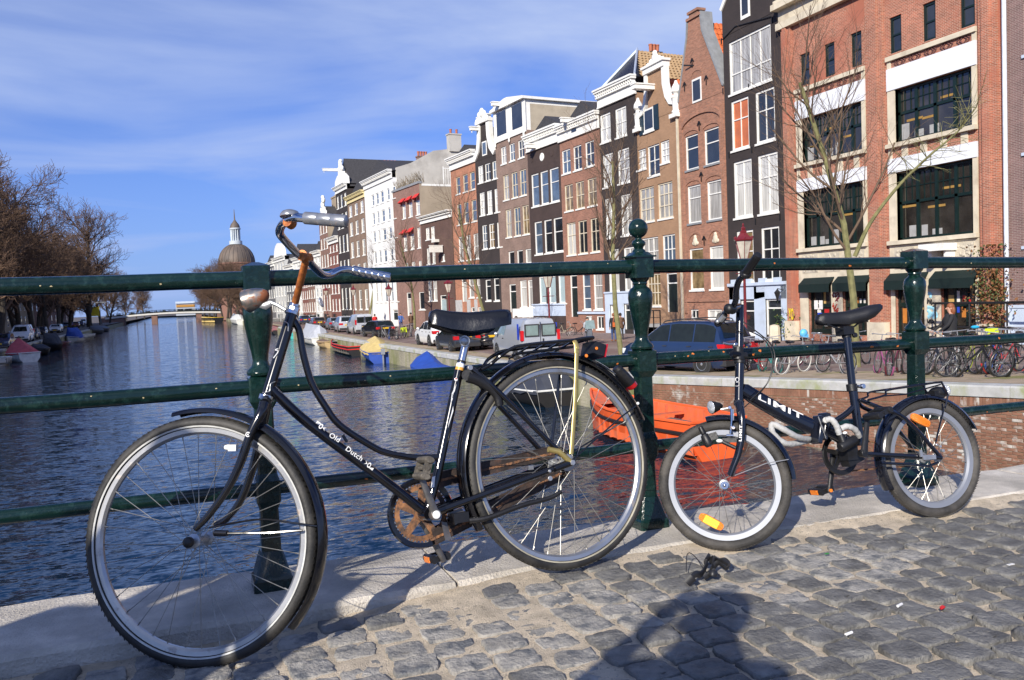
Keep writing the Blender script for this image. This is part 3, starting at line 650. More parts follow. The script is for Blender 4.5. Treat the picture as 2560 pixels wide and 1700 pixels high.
def block(name, m, bike, c, d, pl, rotz=0.0, bev=0.003):
    q = MB(); R_ = pl.rot() @ Matrix.Rotation(rotz, 3, 'Z'); hx, hy, hz = [x/2 for x in d]; secs = []
    for z, k in ((-hz, bev), (-hz+bev, 0), (hz-bev, 0), (hz, bev)):
        x_, y_ = hx-k, hy-k; b_ = bev
        secs.append([Vector(c)+R_ @ Vector(v) for v in ((-x_+b_, -y_, z), (x_-b_, -y_, z), (x_, -y_+b_, z), (x_, y_-b_, z), (x_-b_, y_, z), (-x_+b_, y_, z), (-x_, y_-b_, z), (-x_, -y_+b_, z))])
    q.loft(secs); return q.build(name, m, bike, world=True, angle=35)

# ------------------------------------------------------------------ roadster
RP = Plane((1.17, 2.538, 0.350), 4.0, 10); RW = Plane((1.17, 2.538, 0.352), 6.5, 10)
FP = Plane((0.028, 2.454, 0.279), -30, 10)
bk = thing('roadster_bicycle', 'old black roadster bicycle with rusty stem leaning on the green railing', 'bicycle', (0.6, 2.45, 0))
wheel(bk, FP, 0.341, 0.0200, 0.024, 36, 0.075, 0.020, m_tyre, m_rim, m_stripe, rot0=0.05, rimd=0.008)
wheel(bk, RW, 0.350, 0.0195, 0.024, 36, 0.085, 0.028, m_tyre, m_rim, m_stripe_o, rot0=0.02, rimd=0.008)
fender(bk, RW, 0.350+0.026, math.radians(17), math.radians(207), 0.029, m_blk, c=RW.c-RW.d*0.004)
fender(bk, FP, 0.341+0.024, -math.radians(40), math.radians(104), 0.026, m_blk)
# main frame
hd_t, hd_b = RP('HD', 440, 500), RP('HD', 228, 1195)
ax = (hd_t-hd_b).normalized()
bb_near = RP('BC', 565, 900, 0.085); BBC = bb_near-RP.n*0.085
q = MB(); q.tube([hd_b, hd_t], 0.0165, 16)
dt = [RP('HD', 262, 1130), RP('HD', 600, 1440), RP('BC', 60, 570), RP('BC', 300, 760), BBC]; q.tube(curve(dt, 4), 0.0150, 14)
tt = [RP('HD', 455, 545), RP('HD', 505, 640), RP('HD', 540, 840), RP('HD', 610, 1080), RP('HD', 720, 1270), RP('HD', 850, 1440), RP('C', 60, 815), RP('C', 150, 855), RP('C', 280, 878), RP('C', 425, 878)]; q.tube(curve(tt, 5), 0.0105, 12)
st_t = RP('RK', 345, 655); q.tube([BBC, RP('C', 415, 1000), st_t], 0.0150, 14)
cyl(q, BBC, RP.n, 0.021, -0.036, 0.036)
q.tube([RP('B', 1515, 195), RP('B', 1540, 235)], 0.0045, 8)
q.build('frame', m_blk, bk, world=True)
hub = RW.c
q = MB()
for sg in (1, -1):
    o = 0.058*sg; e = hub+RW.n*(0.056*sg)
    cs = RP('RK', 450, 620, 0.02*sg) if sg > 0 else RP('RK', 450, 620, 0)-RP.n*0.02
    q.tube(curve([cs, cs.lerp(e, 0.2)+RP.n*0.018*sg, cs.lerp(e, 0.55)+RP.n*0.012*sg, e], 5), 0.0088, 10)
    q.tube([BBC+RP.n*0.022*sg+RP.d*0.015, BBC.lerp(hub, 0.4)+RP.n*0.048*sg, e], [0.0115, 0.0108, 0.0098], 12)
q.build('rear_stays', m_blk, bk, world=True)
q = MB(); q.tube([hub+RW.n*0.06+(BBC-hub).normalized()*0.0, hub+RW.n*0.06+(BBC-hub).normalized()*0.065], 0.0125, 12); q.box(hub+RW.n*0.062, (0.03, 0.02, 0.006), rot=RP.rot()); q.build('dropout', m_blk, bk, world=True)
q = MB(); cyl(q, hub, RW.n, 0.0095, 0.062, 0.076, 6); cyl(q, RP('BC', 1800, 425, 0.065), RP.n, 0.005, 0, 0.006); cyl(q, RP('BC', 1805, 505, 0.06), RP.n, 0.008, 0, 0.006); q.build('axle_nut', m_gsteel, bk, world=True)
# headset, crown, fork (steered)
q = MB(); cyl(q, hd_t, ax, 0.0215, 0.0, 0.010); cyl(q, hd_t, ax, 0.019, 0.010, 0.024, 8); cyl(q, hd_t, ax, 0.0165, 0.024, 0.034); q.build('headset', m_chrome, bk, world=True)
q = MB(); cyl(q, hd_b, ax, 0.0225, -0.012, 0.002); q.build('crown_race', m_chrome, bk, world=True)
q = MB(); fc = FP.c
for sg, pts in ((1, [('HD', 205, 1260), ('B', 1060, 70), ('B', 1000, 190), ('B', 940, 360), ('B', 870, 500), ('B', 770, 640), ('B', 690, 725)]), (-1, [('HD', 230, 1260), ('B', 1075, 110), ('B', 1045, 250), ('B', 1000, 420), ('B', 940, 570), ('B', 860, 670), ('B', 800, 700)])):
    offs = [0.012, 0.028, 0.038, 0.043, 0.046, 0.048, 0.050]
    q.tube(curve([FP(*p, sg*o) for p, o in zip(pts, offs)], 5), [lerp(0.0145, 0.0085, i/30) for i in range(31)], 12)
q.tube([hd_b-ax*0.012, FP('HD', 215, 1265)], 0.0175, 14)
q.build('fork', m_blk, bk, world=True)
q = MB(); cyl(q, fc, FP.n, 0.015, 0.058, 0.068); q.ell(fc+FP.n*0.068, (0.014, 0.014, 0.010), rot=FP.rot()); q.build('axle_cap', m_mattb, bk, world=True)
tubeo('mudguard_stay', m_blk, bk, curve([FP('B', 770, 715, 0.045), FP('B', 900, 690, 0.045), FP('B', 1070, 668, 0.04), FP('B', 1250, 690, 0.035), FP('B', 1372, 706, 0.026)], 4), 0.0028, 7)
q = MB(); q.tube([FP('B', 800, 745, 0.05), FP('B', 870, 747, 0.05)], 0.009, 10); q.tube([FP('B', 870, 747, 0.05), FP('B', 1090, 745, 0.045), FP('B', 1290, 730, 0.03)], 0.0036, 8); q.build('reaction_arm', m_blk, bk, world=True)
# stem, handlebar, grips, bell
cl = FP('F', 1050, 530)
tubeo('stem', m_rusty, bk, [hd_t+ax*0.034, FP('HD', 560, 40), cl+Vector((0, 0, 0.006))], 0.0105, 14)
q = MB(); q.tube([cl-FP.n*0.02, cl+FP.n*0.03], 0.0155, 14); q.tube([FP('F', 1068, 495), FP('F', 1060, 560)], 0.0125, 12); q.build('stem_clamp', m_rusty, bk, world=True)
near = [('F', 1040, 530, 0.0), ('F', 985, 505, 0.03), ('F', 920, 440, 0.075), ('F', 850, 365, 0.12), ('F', 808, 300, 0.16), ('F', 835, 225, 0.20), ('F', 900, 180, 0.235), ('F', 970, 163, 0.255), ('F', 1060, 170, 0.265)]
far = [('F', 1060, 540, -0.0), ('F', 1100, 590, -0.04), ('F', 1150, 645, -0.085), ('F', 1205, 688, -0.13), ('F', 1270, 690, -0.175), ('F', 1350, 652, -0.21), ('F', 1430, 640, -0.235), ('F', 1500, 652, -0.25)]
hb = curve([FP(*p) for p in near[::-1]]+[FP(*p) for p in far], 5)
tubeo('handlebar', m_chrome, bk, hb, 0.0112, 14)
def grip(a, b_, r, name='grip', m=m_chrome, nr=6):
    q = MB(); d = (b_-a); L = d.length; pr = []
    for i in range(nr):
        t0, t1 = L*i/nr, L*(i+1)/nr; pr += [(r*0.93, t0), (r, t0+L*0.02), (r, t1-L*0.02), (r*0.93, t1)]
    q.lathe([(0.006, 0)]+pr+[(r*0.7, L+0.002), (0.003, L+0.003)], a, d, 18); return q.build(name, m, bk, world=True, angle=30)
m_gripn = mat('grip_grey', (0.30, 0.31, 0.33), 0.3, metal=0.6, var=0.2, scale=40, col2=(0.35, 0.14, 0.05), thr=0.68, s2=40, rvar=0.3)
grip(FP('F', 1040, 165, 0.265), FP('F', 1425, 197, 0.275), 0.0158, m=m_gripn, nr=3)
grip(FP('F', 1480, 648, -0.248), FP('F', 1825, 718, -0.285), 0.0155)
q = MB(); bc = FP('F', 905, 150, 0.235); bx_ = (FP('F', 905, 90, 0.235)-bc).normalized()
q.lathe([(0.002, 0.016), (0.012, 0.0155), (0.020, 0.012), (0.0245, 0.006), (0.026, 0.0), (0.0255, -0.002), (0.018, -0.002), (0.016, -0.004)], bc, bx_, 20); bell = q.build('bell', m_gripn, bk, world=True)
q = MB(); q.tube([bc-bx_*0.002, FP('F', 895, 215, 0.225)], 0.008, 10); q.tube([FP('F', 880, 195, 0.24), FP('F', 925, 225, 0.22)], 0.0145, 12); q.build('bell_clamp', m_rusty, bk, world=True)
# headlamp
lc, lb = FP('HD', 52, 388, 0.0), FP('HD', 243, 318, 0.0); la = (lb-lc).normalized(); L = (lb-lc).length
q = MB(); q.lathe([(0.030, -0.004), (0.0335, 0.0), (0.0335, 0.006), (0.0325, 0.012), (0.030, L*0.35), (0.026, L*0.6), (0.019, L*0.82), (0.010, L*0.97), (0.002, L)], lc, la, 24); lamp = q.build('headlamp', m_lampbody, bk, world=True)
q = MB(); q.lathe([(0.0005, -0.012), (0.015, -0.0105), (0.026, -0.006), (0.030, -0.002), (0.030, 0.002)], lc, la, 24); q.build('lens', m_lensw, lamp, smooth=True).parent = bk
q = MB(); q.tube([FP('HD', 160, 420), FP('HD', 215, 425), FP('HD', 265, 400)], [0.006, 0.011, 0.008], 8, flat=0.4); q.tube([FP('HD', 260, 395), FP('HD', 320, 420), FP('HD', 390, 462)], 0.0055, 8); q.build('lamp_bracket', m_gsteel, bk, world=True)
q = MB(); q.box(FP('B', 902, 268, 0.055), (0.022, 0.017, 0.014), rot=FP.rot()); q.lathe([(0.009, 0), (0.006, 0.012), (0.002, 0.014)], FP('B', 880, 265, 0.055), -FP.d, 10); q.build('dynamo_lamp', m_paint_w, bk, world=True)
# saddle
sA, sB = RP('RK', 60, 130), RP('RK', 765, 130); sd = (sB-sA); sl = sd.length; sdn = sd.normalized(); su = RP.n.cross(sdn)
q = MB(); secs = []; 
def sv(v, x, y): r_ = RP(v, x, y)-sA; return r_.dot(sdn), r_.dot(su)
tops = [sv('RK', x, y) for x, y in ((48, 130), (62, 78), (110, 60), (240, 82), (400, 98), (560, 92), (690, 84), (745, 86), (768, 110))]
bots = [sv('RK', x, y) for x, y in ((48, 150), (60, 205), (110, 225), (240, 262), (400, 292), (560, 280), (690, 258), (745, 245), (768, 225))]
ws = [0.006, 0.020, 0.027, 0.034, 0.055, 0.085, 0.098, 0.092, 0.070]
for (x, zt), (x2, zb), hw in zip(tops, bots, ws):
    zt += 0.0; s_ = []
    for k, (yy, f) in enumerate(((-1, 0), (-1.03, 0.35), (-0.97, 0.75), (-0.80, 0.95), (-0.4, 1.03), (0, 1.05), (0.4, 1.03), (0.8, 0.95), (0.97, 0.75), (1.03, 0.35), (1, 0), (0.8, 0.12), (0, 0.3), (-0.8, 0.12))):
        s_.append(sA+sdn*lerp(x, x2, 1-f if f < 1 else 0)+RP.n*(yy*hw)+su*(lerp(zb, zt, f)))
    secs.append(s_)
q.loft(secs); q.build('saddle', m_leath, bk, world=True, angle=60)
q = MB()
for off in (-0.05, 0.0, 0.05):
    c_ = RP('RK', 600, 335, off); q.tube([c_+RP.n*0.013*math.cos(a)+sdn*0.013*math.sin(a)+su*(a*0.0016-0.018) for a in [i*0.5 for i in range(46)]], 0.0022, 5)
q.tube([RP('RK', 330, 300, 0.02), RP('RK', 420, 330, 0.02), RP('RK', 560, 350, 0.03)], 0.004, 7); q.tube([RP('RK', 330, 300, -0.02), RP('RK', 420, 330, -0.02), RP('RK', 560, 350, -0.03)], 0.004, 7)
q.build('saddle_spring', m_grime, bk, world=True)
q = MB(); q.tube([RP('RK', 400, 362, -0.022), RP('RK', 400, 362, 0.03)], 0.017, 14); q.ell(RP('RK', 400, 362, 0.03), (0.015, 0.015, 0.008), rot=RP.rot()); q.tube([RP('RK', 400, 360), RP('RK', 408, 425)], 0.0135, 12); q.build('seat_clamp', m_gsteel, bk, world=True)
tubeo('seat_post', m_chrome, bk, [RP('RK', 408, 400), RP('RK', 362, 600)], 0.0128, 16)
q = MB(); q.tube([RP('RK', 372, 560), RP('RK', 366, 580)], 0.0145, 14); q.build('collar', m_mattb, bk, world=True)
q = MB(); q.tube([RP('RK', 362, 590), RP('RK', 354, 625)], 0.0142, 14); q.build('white_band', m_decal, bk, world=True)
q = MB(); q.tube([RP('RK', 354, 625), RP('RK', 347, 655)], 0.0142, 14); q.build('orange_band', mat('orange_band', (0.75, 0.36, 0.06), 0.4), bk, world=True)
q = MB(); cyl(q, RP('RK', 445, 630, 0.02), RP.n, 0.0085, 0, 0.012); q.build('bolt', m_gsteel, bk, world=True)
# carrier
near_r = [('RK', 560, 645), ('RK', 650, 595), ('RK', 760, 505), ('RK', 860, 440), ('RK', 950, 412), ('RK', 1170, 383), ('RK', 1440, 360), ('RK', 1560, 340), ('RK', 1665, 330)]
q = MB(); A_ = [RP(*p, 0.055 if i > 1 else 0.03) for i, p in enumerate(near_r)]; B_ = [p-RP.n*(0.11 if i > 1 else 0.06) for i, p in enumerate(A_)]
q.tube(curve(A_, 4), 0.0060, 9); q.tube(curve(B_, 4), 0.0060, 9); q.tube([A_[-1], B_[-1]], 0.006, 9)
for f in (0.15, 0.38, 0.62, 0.85): q.tube([A_[4].lerp(A_[7], f)-RP.u*0.004, B_[4].lerp(B_[7], f)-RP.u*0.03-RP.d*0.03], 0.0034, 6)
for o in (0.018, -0.018): q.tube([A_[4]-RP.n*(0.055-o)-RP.u*0.02, A_[7]-RP.n*(0.055-o)-RP.u*0.02], 0.0034, 6)
q.build('carrier', m_blk, bk, world=True)
q = MB(); q.tube([RP('RK', 1480, 360, 0.058), RP('RK', 1500, 400, 0.066), RP('RK', 1505, 480, 0.066)], 0.009, 8, flat=0.35, up=RP.d); q.tube([RP('RK', 1505, 470, 0.064), RP('RK', 1492, 900, 0.066), RP('RK', 1475, 1160, 0.066), RP('C', 1152, 860, 0.068)], 0.0072, 8, flat=0.4, up=RP.d); cyl(q, RP('RK', 1508, 432, 0.068), RP.n, 0.006, 0, 0.004); q.build('carrier_leg', m_gold, bk, world=True)
q = MB(); q.tube([RP('RK', 1335, 690, -0.06), RP('C', 1045, 800, -0.06), hub-RW.n*0.06], 0.0058, 8); q.build('carrier_leg', m_blk, bk, world=True)
q = MB(); q.tube([RP('BC', 1790, 190, 0.062), RP('BC', 1900, 210, 0.062), hub+RW.n*0.063], 0.0096, 10); q.build('stay_end', m_gold, bk, world=True)
tubeo('mudguard_stay', m_blk, bk, [hub+RW.n*0.05, RP('C', 1420, 660, 0.034), RP('C', 1500, 600, 0.030)], 0.003, 7)
tubeo('mudguard_stay', m_blk, bk, [hub-RW.n*0.05, RP('C', 1440, 680, -0.034), RP('C', 1500, 600, -0.030)], 0.003, 7)
q = MB(); cyl(q, RP('C', 1510, 585, 0.03), RP.n, 0.005, 0, 0.006); q.build('bolt', m_decal, bk, world=True)
# rear lamp, reflector, sticker
def wpol(a, r_, o=0.0): return RW.c+(RW.d*math.cos(a)+RW.u*math.sin(a))*r_+RW.n*o
a_l = RW.ang('RK', 1960, 740); pr = Plane(RW.c, 6.5, 10)
q = MB(); a2 = a_l; cc = wpol(a2, 0.398); rad = (cc-RW.c).normalized(); tan = RW.n.cross(rad)
q.loft([[cc+tan*t_+rad*(math.sin(a)*0.020*k+0.004)+RW.n*math.cos(a)*0.027*k for a in [2*math.pi*i/12 for i in range(12)]] for t_, k in ((0.050, 0.55), (0.042, 0.9), (0.01, 1.0), (-0.03, 1.0))]); q.build('rear_lamp', m_mattb, bk, world=True)
q = MB(); q.loft([[cc+tan*t_+rad*(math.sin(a)*0.020*k+0.004)+RW.n*math.cos(a)*0.027*k for a in [2*math.pi*i/12 for i in range(12)]] for t_, k in ((-0.0305, 0.99), (-0.046, 0.92), (-0.051, 0.6))]); q.build('rear_lens', m_red, bk, world=True)
q = MB(); rc = RP('RK', 1668, 455); q.box(rc, (0.050, 0.048, 0.085), rot=RP.rot() @ Matrix.Rotation(-0.35, 3, 'Z'), taper=0.86); refl = q.build('reflector_box', m_mattb, bk, world=True)
q = MB(); q.box(rc+RP.d*0.0265-RP.u*0.008, (0.005, 0.047, 0.083), rot=RP.rot() @ Matrix.Rotation(-0.35, 3, 'Z')); q.build('reflector_lens', m_red, bk, world=True)
q = MB(); cyl(q, RP('RK', 1695, 437, 0.043), RP.n, 0.0055, 0, 0.004); cyl(q, RP('RK', 1595, 510, 0.042), RP.n, 0.006, 0, 0.004); q.build('amber_stud', m_amber, bk, world=True)
q = MB(); a0_, a1_ = RW.ang('RK', 1650, 565), RW.ang('RK', 1855, 700)
for i in range(6):
    pass
q.grid([[wpol(lerp(a0_, a1_, i/8), 0.3775-0.009*((z-0.012)/0.029)**2*0 + (0.0008 if abs(z) < 0.02 else -0.004), z) for z in (-0.004, 0.008, 0.018, 0.026)] for i in range(9)]); q.build('sticker', m_decal, bk, world=True)
# wheel lock
q = MB(); q.tube(curve([RP('RK', 430, 715, 0.034), RP('RK', 520, 745, 0.036), RP('RK', 640, 815, 0.038), RP('RK', 720, 900, 0.038), RP('RK', 745, 1000, 0.036)], 5), [lerp(0.019, 0.0135, i/20) for i in range(21)], 12, flat=0.75)
q.tube(curve([RP('RK', 430, 715, -0.034), RP('RK', 640, 815, -0.038), RP('RK', 745, 1000, -0.036)], 5), 0.014, 10); q.tube([RP('RK', 425, 700, -0.04), RP('RK', 425, 700, 0.04)], 0.018, 12); q.build('wheel_lock', m_mattb, bk, world=True)
# drive train
CH = BBC-RP.n*0.052
q = MB(); q.torus(CH, RP.n, 0.098, 0, n=64, prof=[(-0.006, -0.006), (0.008, -0.008), (0.012, 0.0), (0.008, 0.008), (-0.006, 0.006)], e1=RP.d); q.build('chain_guard_ring', m_blk, bk, world=True)
q = MB(); q.torus(CH, RP.n, 0.079, 0, n=60, prof=[(-0.008, -0.003), (0.007, -0.003), (0.007, 0.003), (-0.008, 0.003)], e1=RP.d)
for i in range(5):
    a = math.radians(90+72*i-8); d_ = RP.d*math.cos(a)+RP.u*math.sin(a); t_ = RP.n.cross(d_)
    q.prism([CH+d_*0.012+t_*0.013, CH+d_*0.012-t_*0.013, CH+d_*0.074-t_*0.011, CH+d_*0.074+t_*0.011], RP.n*0.006)
cyl(q, CH, RP.n, 0.024, -0.006, 0.03)
for i in range(48):
    a = 2*math.pi*i/48; d_ = RP.d*math.cos(a)+RP.u*math.sin(a); q.box(CH+d_*0.0875, (0.0045, 0.006, 0.003), rot=Matrix((RP.n.cross(d_), d_, RP.n)).transposed())
q.build('chainring', m_rust2, bk, world=True, angle=30)
HC = hub-RP.n*0.05; hdv = (HC-CH).normalized(); hup = RP.n.cross(hdv)
q = MB()
for sgn, w0, w1, f0 in ((1, 0.092, 0.045, 0.12), (-1, 0.092, 0.045, 0.02)):
    for zoff in (0.020, -0.016):
        p = [CH.lerp(HC, f0)+hup*sgn*(w0+0.012), CH.lerp(HC, 1.0)+hup*sgn*(w1+0.012), CH.lerp(HC, 1.0)+hup*sgn*(w1-0.024), CH.lerp(HC, f0)+hup*sgn*(w0-0.034)]
        q.prism([x+RP.n*zoff for x in p], RP.n*0.0015)
    a_, b_ = CH.lerp(HC, f0)+hup*sgn*(w0+0.013), CH.lerp(HC, 1.0)+hup*sgn*(w1+0.013); q.prism([a_-RP.n*0.016, b_-RP.n*0.016, b_+RP.n*0.021, a_+RP.n*0.021], hup*sgn*0.002)
q.torus(HC, RP.n, 0.045, 0, n=24, prof=[(-0.02, -0.016), (0.012, -0.016), (0.012, 0.02), (0.01, 0.02), (0.01, -0.014), (-0.02, -0.014)], a0=-math.pi/2, a1=math.pi/2, e1=hdv)
q.build('chain_case', m_dkrust, bk, world=True, smooth=False)
q = MB()
for sgn in (1, -1):
    a_, b_ = CH+hup*sgn*0.087+RP.n*0.023, HC+hup*sgn*0.036+RP.n*0.023; n_ = 74
    for i in range(n_): 
        c_ = a_.lerp(b_, (i+0.5)/n_); q.box(c_, (0.0105 if i % 2 else 0.008, 0.0075 if i % 2 else 0.005, 0.004), rot=Matrix((hdv, hup, RP.n)).transposed())
q.build('chain', m_rust2, bk, world=True, smooth=False)
q = MB(); q.prism([RP('BC', 620, 975, 0.02), RP('BC', 665, 1185, 0.02), RP('BC', 725, 1145, 0.02), RP('BC', 680, 985, 0.02)], RP.n*0.004); q.prism([RP('BC', 690, 880, 0.0), RP('BC', 760, 1010, 0.0), RP('BC', 900, 930, 0.0), RP('BC', 830, 830, 0)], RP.n*0.012); q.build('case_bracket', m_grime, bk, world=True, smooth=False)
q = MB(); q.box(RP('BC', 1600, 385, -0.03), (0.018, 0.016, 0.003), rot=RP.rot()); q.build('case_clip', m_gsteel, bk, world=True)
arm_e = RP('BC', 372, 410, 0.088); av = (arm_e-bb_near); arm_f = RP('BC', 640, 1375, -0.085)
q = MB(); q.tube([bb_near-RP.n*0.006, bb_near.lerp(arm_e, 0.25), arm_e, arm_e+av.normalized()*0.01], [0.0155, 0.012, 0.0088, 0.008], 10, flat=0.62, up=RP.n.cross(av)); cyl(q, bb_near, RP.n, 0.0165, -0.02, 0.004)
fs = BBC-RP.n*0.085; q.tube([fs, fs.lerp(arm_f, 0.25), arm_f, arm_f-av.normalized()*0.012], [0.0155, 0.012, 0.0095, 0.009], 10, flat=0.62, up=RP.n.cross(av)); q.build('crank', m_grime, bk, world=True)
q = MB(); q.lathe([(0.0125, 0.003), (0.0125, 0.0065), (0.011, 0.008), (0.002, 0.0085)], bb_near, RP.n, 18); q.build('crank_cap', m_paint_w, bk, world=True)
def pedal(bike, pl, e, out, name='pedal', m=m_mattb, refl=True, tilt=0.0, sz=(0.095, 0.062, 0.024), body=None):
    q = MB(); n_ = pl.n*out; x_ = (pl.d*math.cos(tilt)+pl.u*math.sin(tilt)); y_ = n_.cross(x_); R_ = Matrix((x_, y_, n_)).transposed(); L_ = sz[0]
    for s_ in (-1, 1):
        c_ = e+n_*(L_*0.56+0.006)+x_*s_*(sz[1]*0.36); secs = []
        for z, k in ((-L_/2, 0.8), (-L_/2+0.004, 1), (L_/2-0.004, 1), (L_/2, 0.8)):
            secs.append([c_+n_*z+(x_*math.cos(a)*sz[1]*0.16+y_*math.sin(a)*sz[2]*0.55)*k for a in [2*math.pi*i/10 for i in range(10)]])
        q.loft(secs)
    q.tube([e, e+n_*(L_*1.1)], 0.006, 8)
    for z in (0.012, L_*1.03): q.box(e+n_*z, (sz[1]*0.95, sz[2]*0.75, 0.005), rot=R_)
    p_ = q.build(name, body or m, bike, world=True)
    if refl:
        q = MB()
        for s_ in (-1, 1):
            q.box(e+n_*(L_*0.56+0.006)+x_*s_*(sz[1]*0.525), (0.004, sz[2]*0.7, L_*0.5), rot=R_); q.box(e+n_*(L_*1.03+0.0035)+x_*s_*sz[1]*0.28, (sz[1]*0.25, sz[2]*0.6, 0.003), rot=R_)
        q.build('pedal_reflector', m_amber, bike, world=True)
m_oldrub = mat('worn_rubber', (0.10, 0.088, 0.072), 0.85, var=0.4, scale=25, bump=0.8, bscale=70)
pedal(bk, RP, arm_e+av.normalized()*0.004, 1, m=m_oldrub, refl=False, tilt=1.2, sz=(0.085, 0.068, 0.030))
pedal(bk, RP, arm_f, -1, tilt=0.1, sz=(0.09, 0.066, 0.026))
q = MB(); q.tube(curve([RP('BC', 930, 965, 0.035), RP('BC', 1130, 935, 0.05), RP('BC', 1500, 800, 0.06), RP('BC', 1800, 720, 0.065), RP('BC', 1930, 650, 0.068)], 5), [lerp(0.0095, 0.007, i/20) for i in range(21)], 9); q.box(RP('BC', 820, 930, 0.02), (0.05, 0.03, 0.04), rot=RP.rot()); q.build('kickstand', m_mattb, bk, world=True)
# brake rod and decals
tubeo('brake_cable', m_gsteel, bk, curve([RP('HD', 375, 555, 0.018), RP('HD', 410, 580, 0.022), RP('HD', 410, 640, 0.02)], 5), 0.0014, 5)
tubeo('brake_cable', m_gsteel, bk, curve([RP('HD', 300, 1070, 0.018), RP('HD', 262, 1090, 0.022), RP('HD', 250, 1150, 0.02), RP('HD', 190, 1165, 0.02)], 5), 0.0014, 5)
o_ = 0.0158
text_on('Old', bk, RP('B', 1437, 205, o_), RP('B', 1492, 238, o_), RP.n, 0.0150, m_decal, bold=0.01)
text_on('Dutch', bk, RP('B', 1530, 280, o_), RP('B', 1618, 343, o_), RP.n, 0.0150, m_decal, bold=0.01)
def diamonds(lst):
    q = MB()
    for a, b_ in lst:
        x_ = (b_-a); L_ = x_.length; x_.normalize(); y_ = RP.n.cross(x_)
        P_ = lambda t, s_: a+x_*(L_*t)+y_*s_
        q.prism([P_(0, 0.008), P_(0.5, 0.007), P_(0.0, -0.001)], RP.n*0.0004)
        ring = [P_(0.52+0.17*math.cos(k), 0.0085*math.sin(k)) for k in [2*math.pi*i/10 for i in range(10)]]; ring2 = [P_(0.52+0.10*math.cos(k), 0.0045*math.sin(k)) for k in [2*math.pi*i/10 for i in range(10)]]
        q.add([*ring, *ring2], [(i, (i+1) % 10, 10+(i+1) % 10, 10+i) for i in range(10)])
        q.prism([P_(0.7, 0), P_(1.0, 0.006), P_(0.86, 0), P_(1.0, -0.006)], RP.n*0.0004)
    q.build('emblem', m_decal, bk, world=True, smooth=False)
diamonds([(RP('B', 1366, 128, o_), RP('B', 1420, 165, o_)), (RP('B', 1690, 383, o_), RP('B', 1640, 348, o_))])
q = MB(); q.torus(FP('B', 985, 193, 0.058), FP.n, 0.0058, 0.0015, 16, 5, a0=0.6, a1=5.6, e1=FP.d); q.ell(FP('B', 985, 193, 0.057), (0.0025, 0.0025, 0.001), rot=FP.rot()); q.build('emblem', m_decal, bk, world=True)
q = MB(); q.tube(curve([RP('HD', 325, 790, 0.0165), RP('HD', 300, 800, 0.0165), RP('HD', 325, 815, 0.0165), RP('HD', 285, 870, 0.0165)], 4), 0.0016, 5); q.build('emblem', m_decal, bk, world=True)
def stflake(l, m=m_decal):
    q = MB()
    for pts in l: q.prism([RP('C', x, y, 0.0152) for x, y in pts], RP.n*0.0004)
    q.build('decal', m, bk, world=True, smooth=False)
stflake([[(525, 480), (515, 520), (498, 540), (505, 560), (494, 585), (500, 530)], [(507, 600), (508, 625), (478, 720), (483, 690), (496, 645)], [(410, 980), (404, 1040), (386, 1045), (393, 985)]])
q = MB(); q.ell(RP('RK', 316, 742, 0.0148), (0.006, 0.006, 0.001), rot=RP.rot()); q.build('badge', m_decal, bk, world=True); q = MB(); q.ell(RP('RK', 316, 736, 0.0153), (0.0042, 0.0022, 0.001), rot=RP.rot()); q.build('badge_centre', m_red, bk, world=True)

# ------------------------------------------------------------------ folding bicycle
SP = Plane((2.767, 2.483, 0.206), -3.5, 10); SW = Plane((2.767, 2.483, 0.206), -5.7, 10); SF = Plane((1.806, 2.52, 0.2055), -34.4, 10)
fb = thing('folding_bicycle', 'small black folding bicycle with silver rims beside the centre post', 'bicycle', (2.3, 2.5, 0))
wheel(fb, SF, 0.235, 0.0225, 0.028, 28, 0.07, 0.018, m_tyre2, m_rim2, None, spk_r=0.0010, rot0=0.1, rimd=0.014)
wheel(fb, SW, 0.235, 0.0225, 0.028, 28, 0.08, 0.020, m_tyre2, m_rim2, None, spk_r=0.0010, rot0=0.03, rimd=0.014)
fender(fb, SW, 0.235+0.020, SW.ang('D', 1612, 940), math.radians(205), 0.031, m_blk2, crown=0.012)
fender(fb, SF, 0.235+0.018, SF.ang('D', 762, 1170), SF.ang('D', 322, 878), 0.030, m_blk2, crown=0.012)
h_t, h_b = SP('K', 1222, 715), SP('K', 1212, 1215); ax2 = (h_t-h_b).normalized()
q = MB(); q.tube([h_b, h_t], 0.0165, 16)
# main beam: tall oval tube from the head to the hinge
def beam(pts, m, name, bike):
    q = MB(); secs = []
    C_ = [p for p, _, _ in pts]
    for i, (p, hh, hw) in enumerate(pts):
        t_ = (C_[min(i+1, len(C_)-1)]-C_[max(i-1, 0)]).normalized(); v_ = SP.n.cross(t_)
        secs.append([p+v_*math.copysign(abs(math.cos(a))**0.75, math.cos(a))*hh+SP.n*math.copysign(abs(math.sin(a))**0.75, math.sin(a))*hw for a in [2*math.pi*k/18 for k in range(18)]])
    q.loft(secs); return q.build(name, m, bike, world=True, angle=50)
mid = lambda v, a, b_: (SP(v, *a)+SP(v, *b_))/2
beam([(mid('K', (1235, 955), (1250, 1120)), 0.020, 0.017), (mid('K', (1290, 965), (1265, 1150)), 0.027, 0.018), (mid('K', (1420, 1050), (1360, 1215)), 0.029, 0.019), (mid('K', (1800, 1270), (1720, 1430)), 0.030, 0.020), (mid('CR', (575, 550), (510, 690)), 0.0315, 0.021)], m_blk2, 'main_beam', fb)
block('hinge', m_blk2, fb, SP('CR', 612, 650), (0.020, 0.108, 0.056), SP, rotz=-0.30); block('hinge', m_blk2, fb, SP('CR', 662, 620), (0.022, 0.104, 0.054), SP, rotz=-0.30)
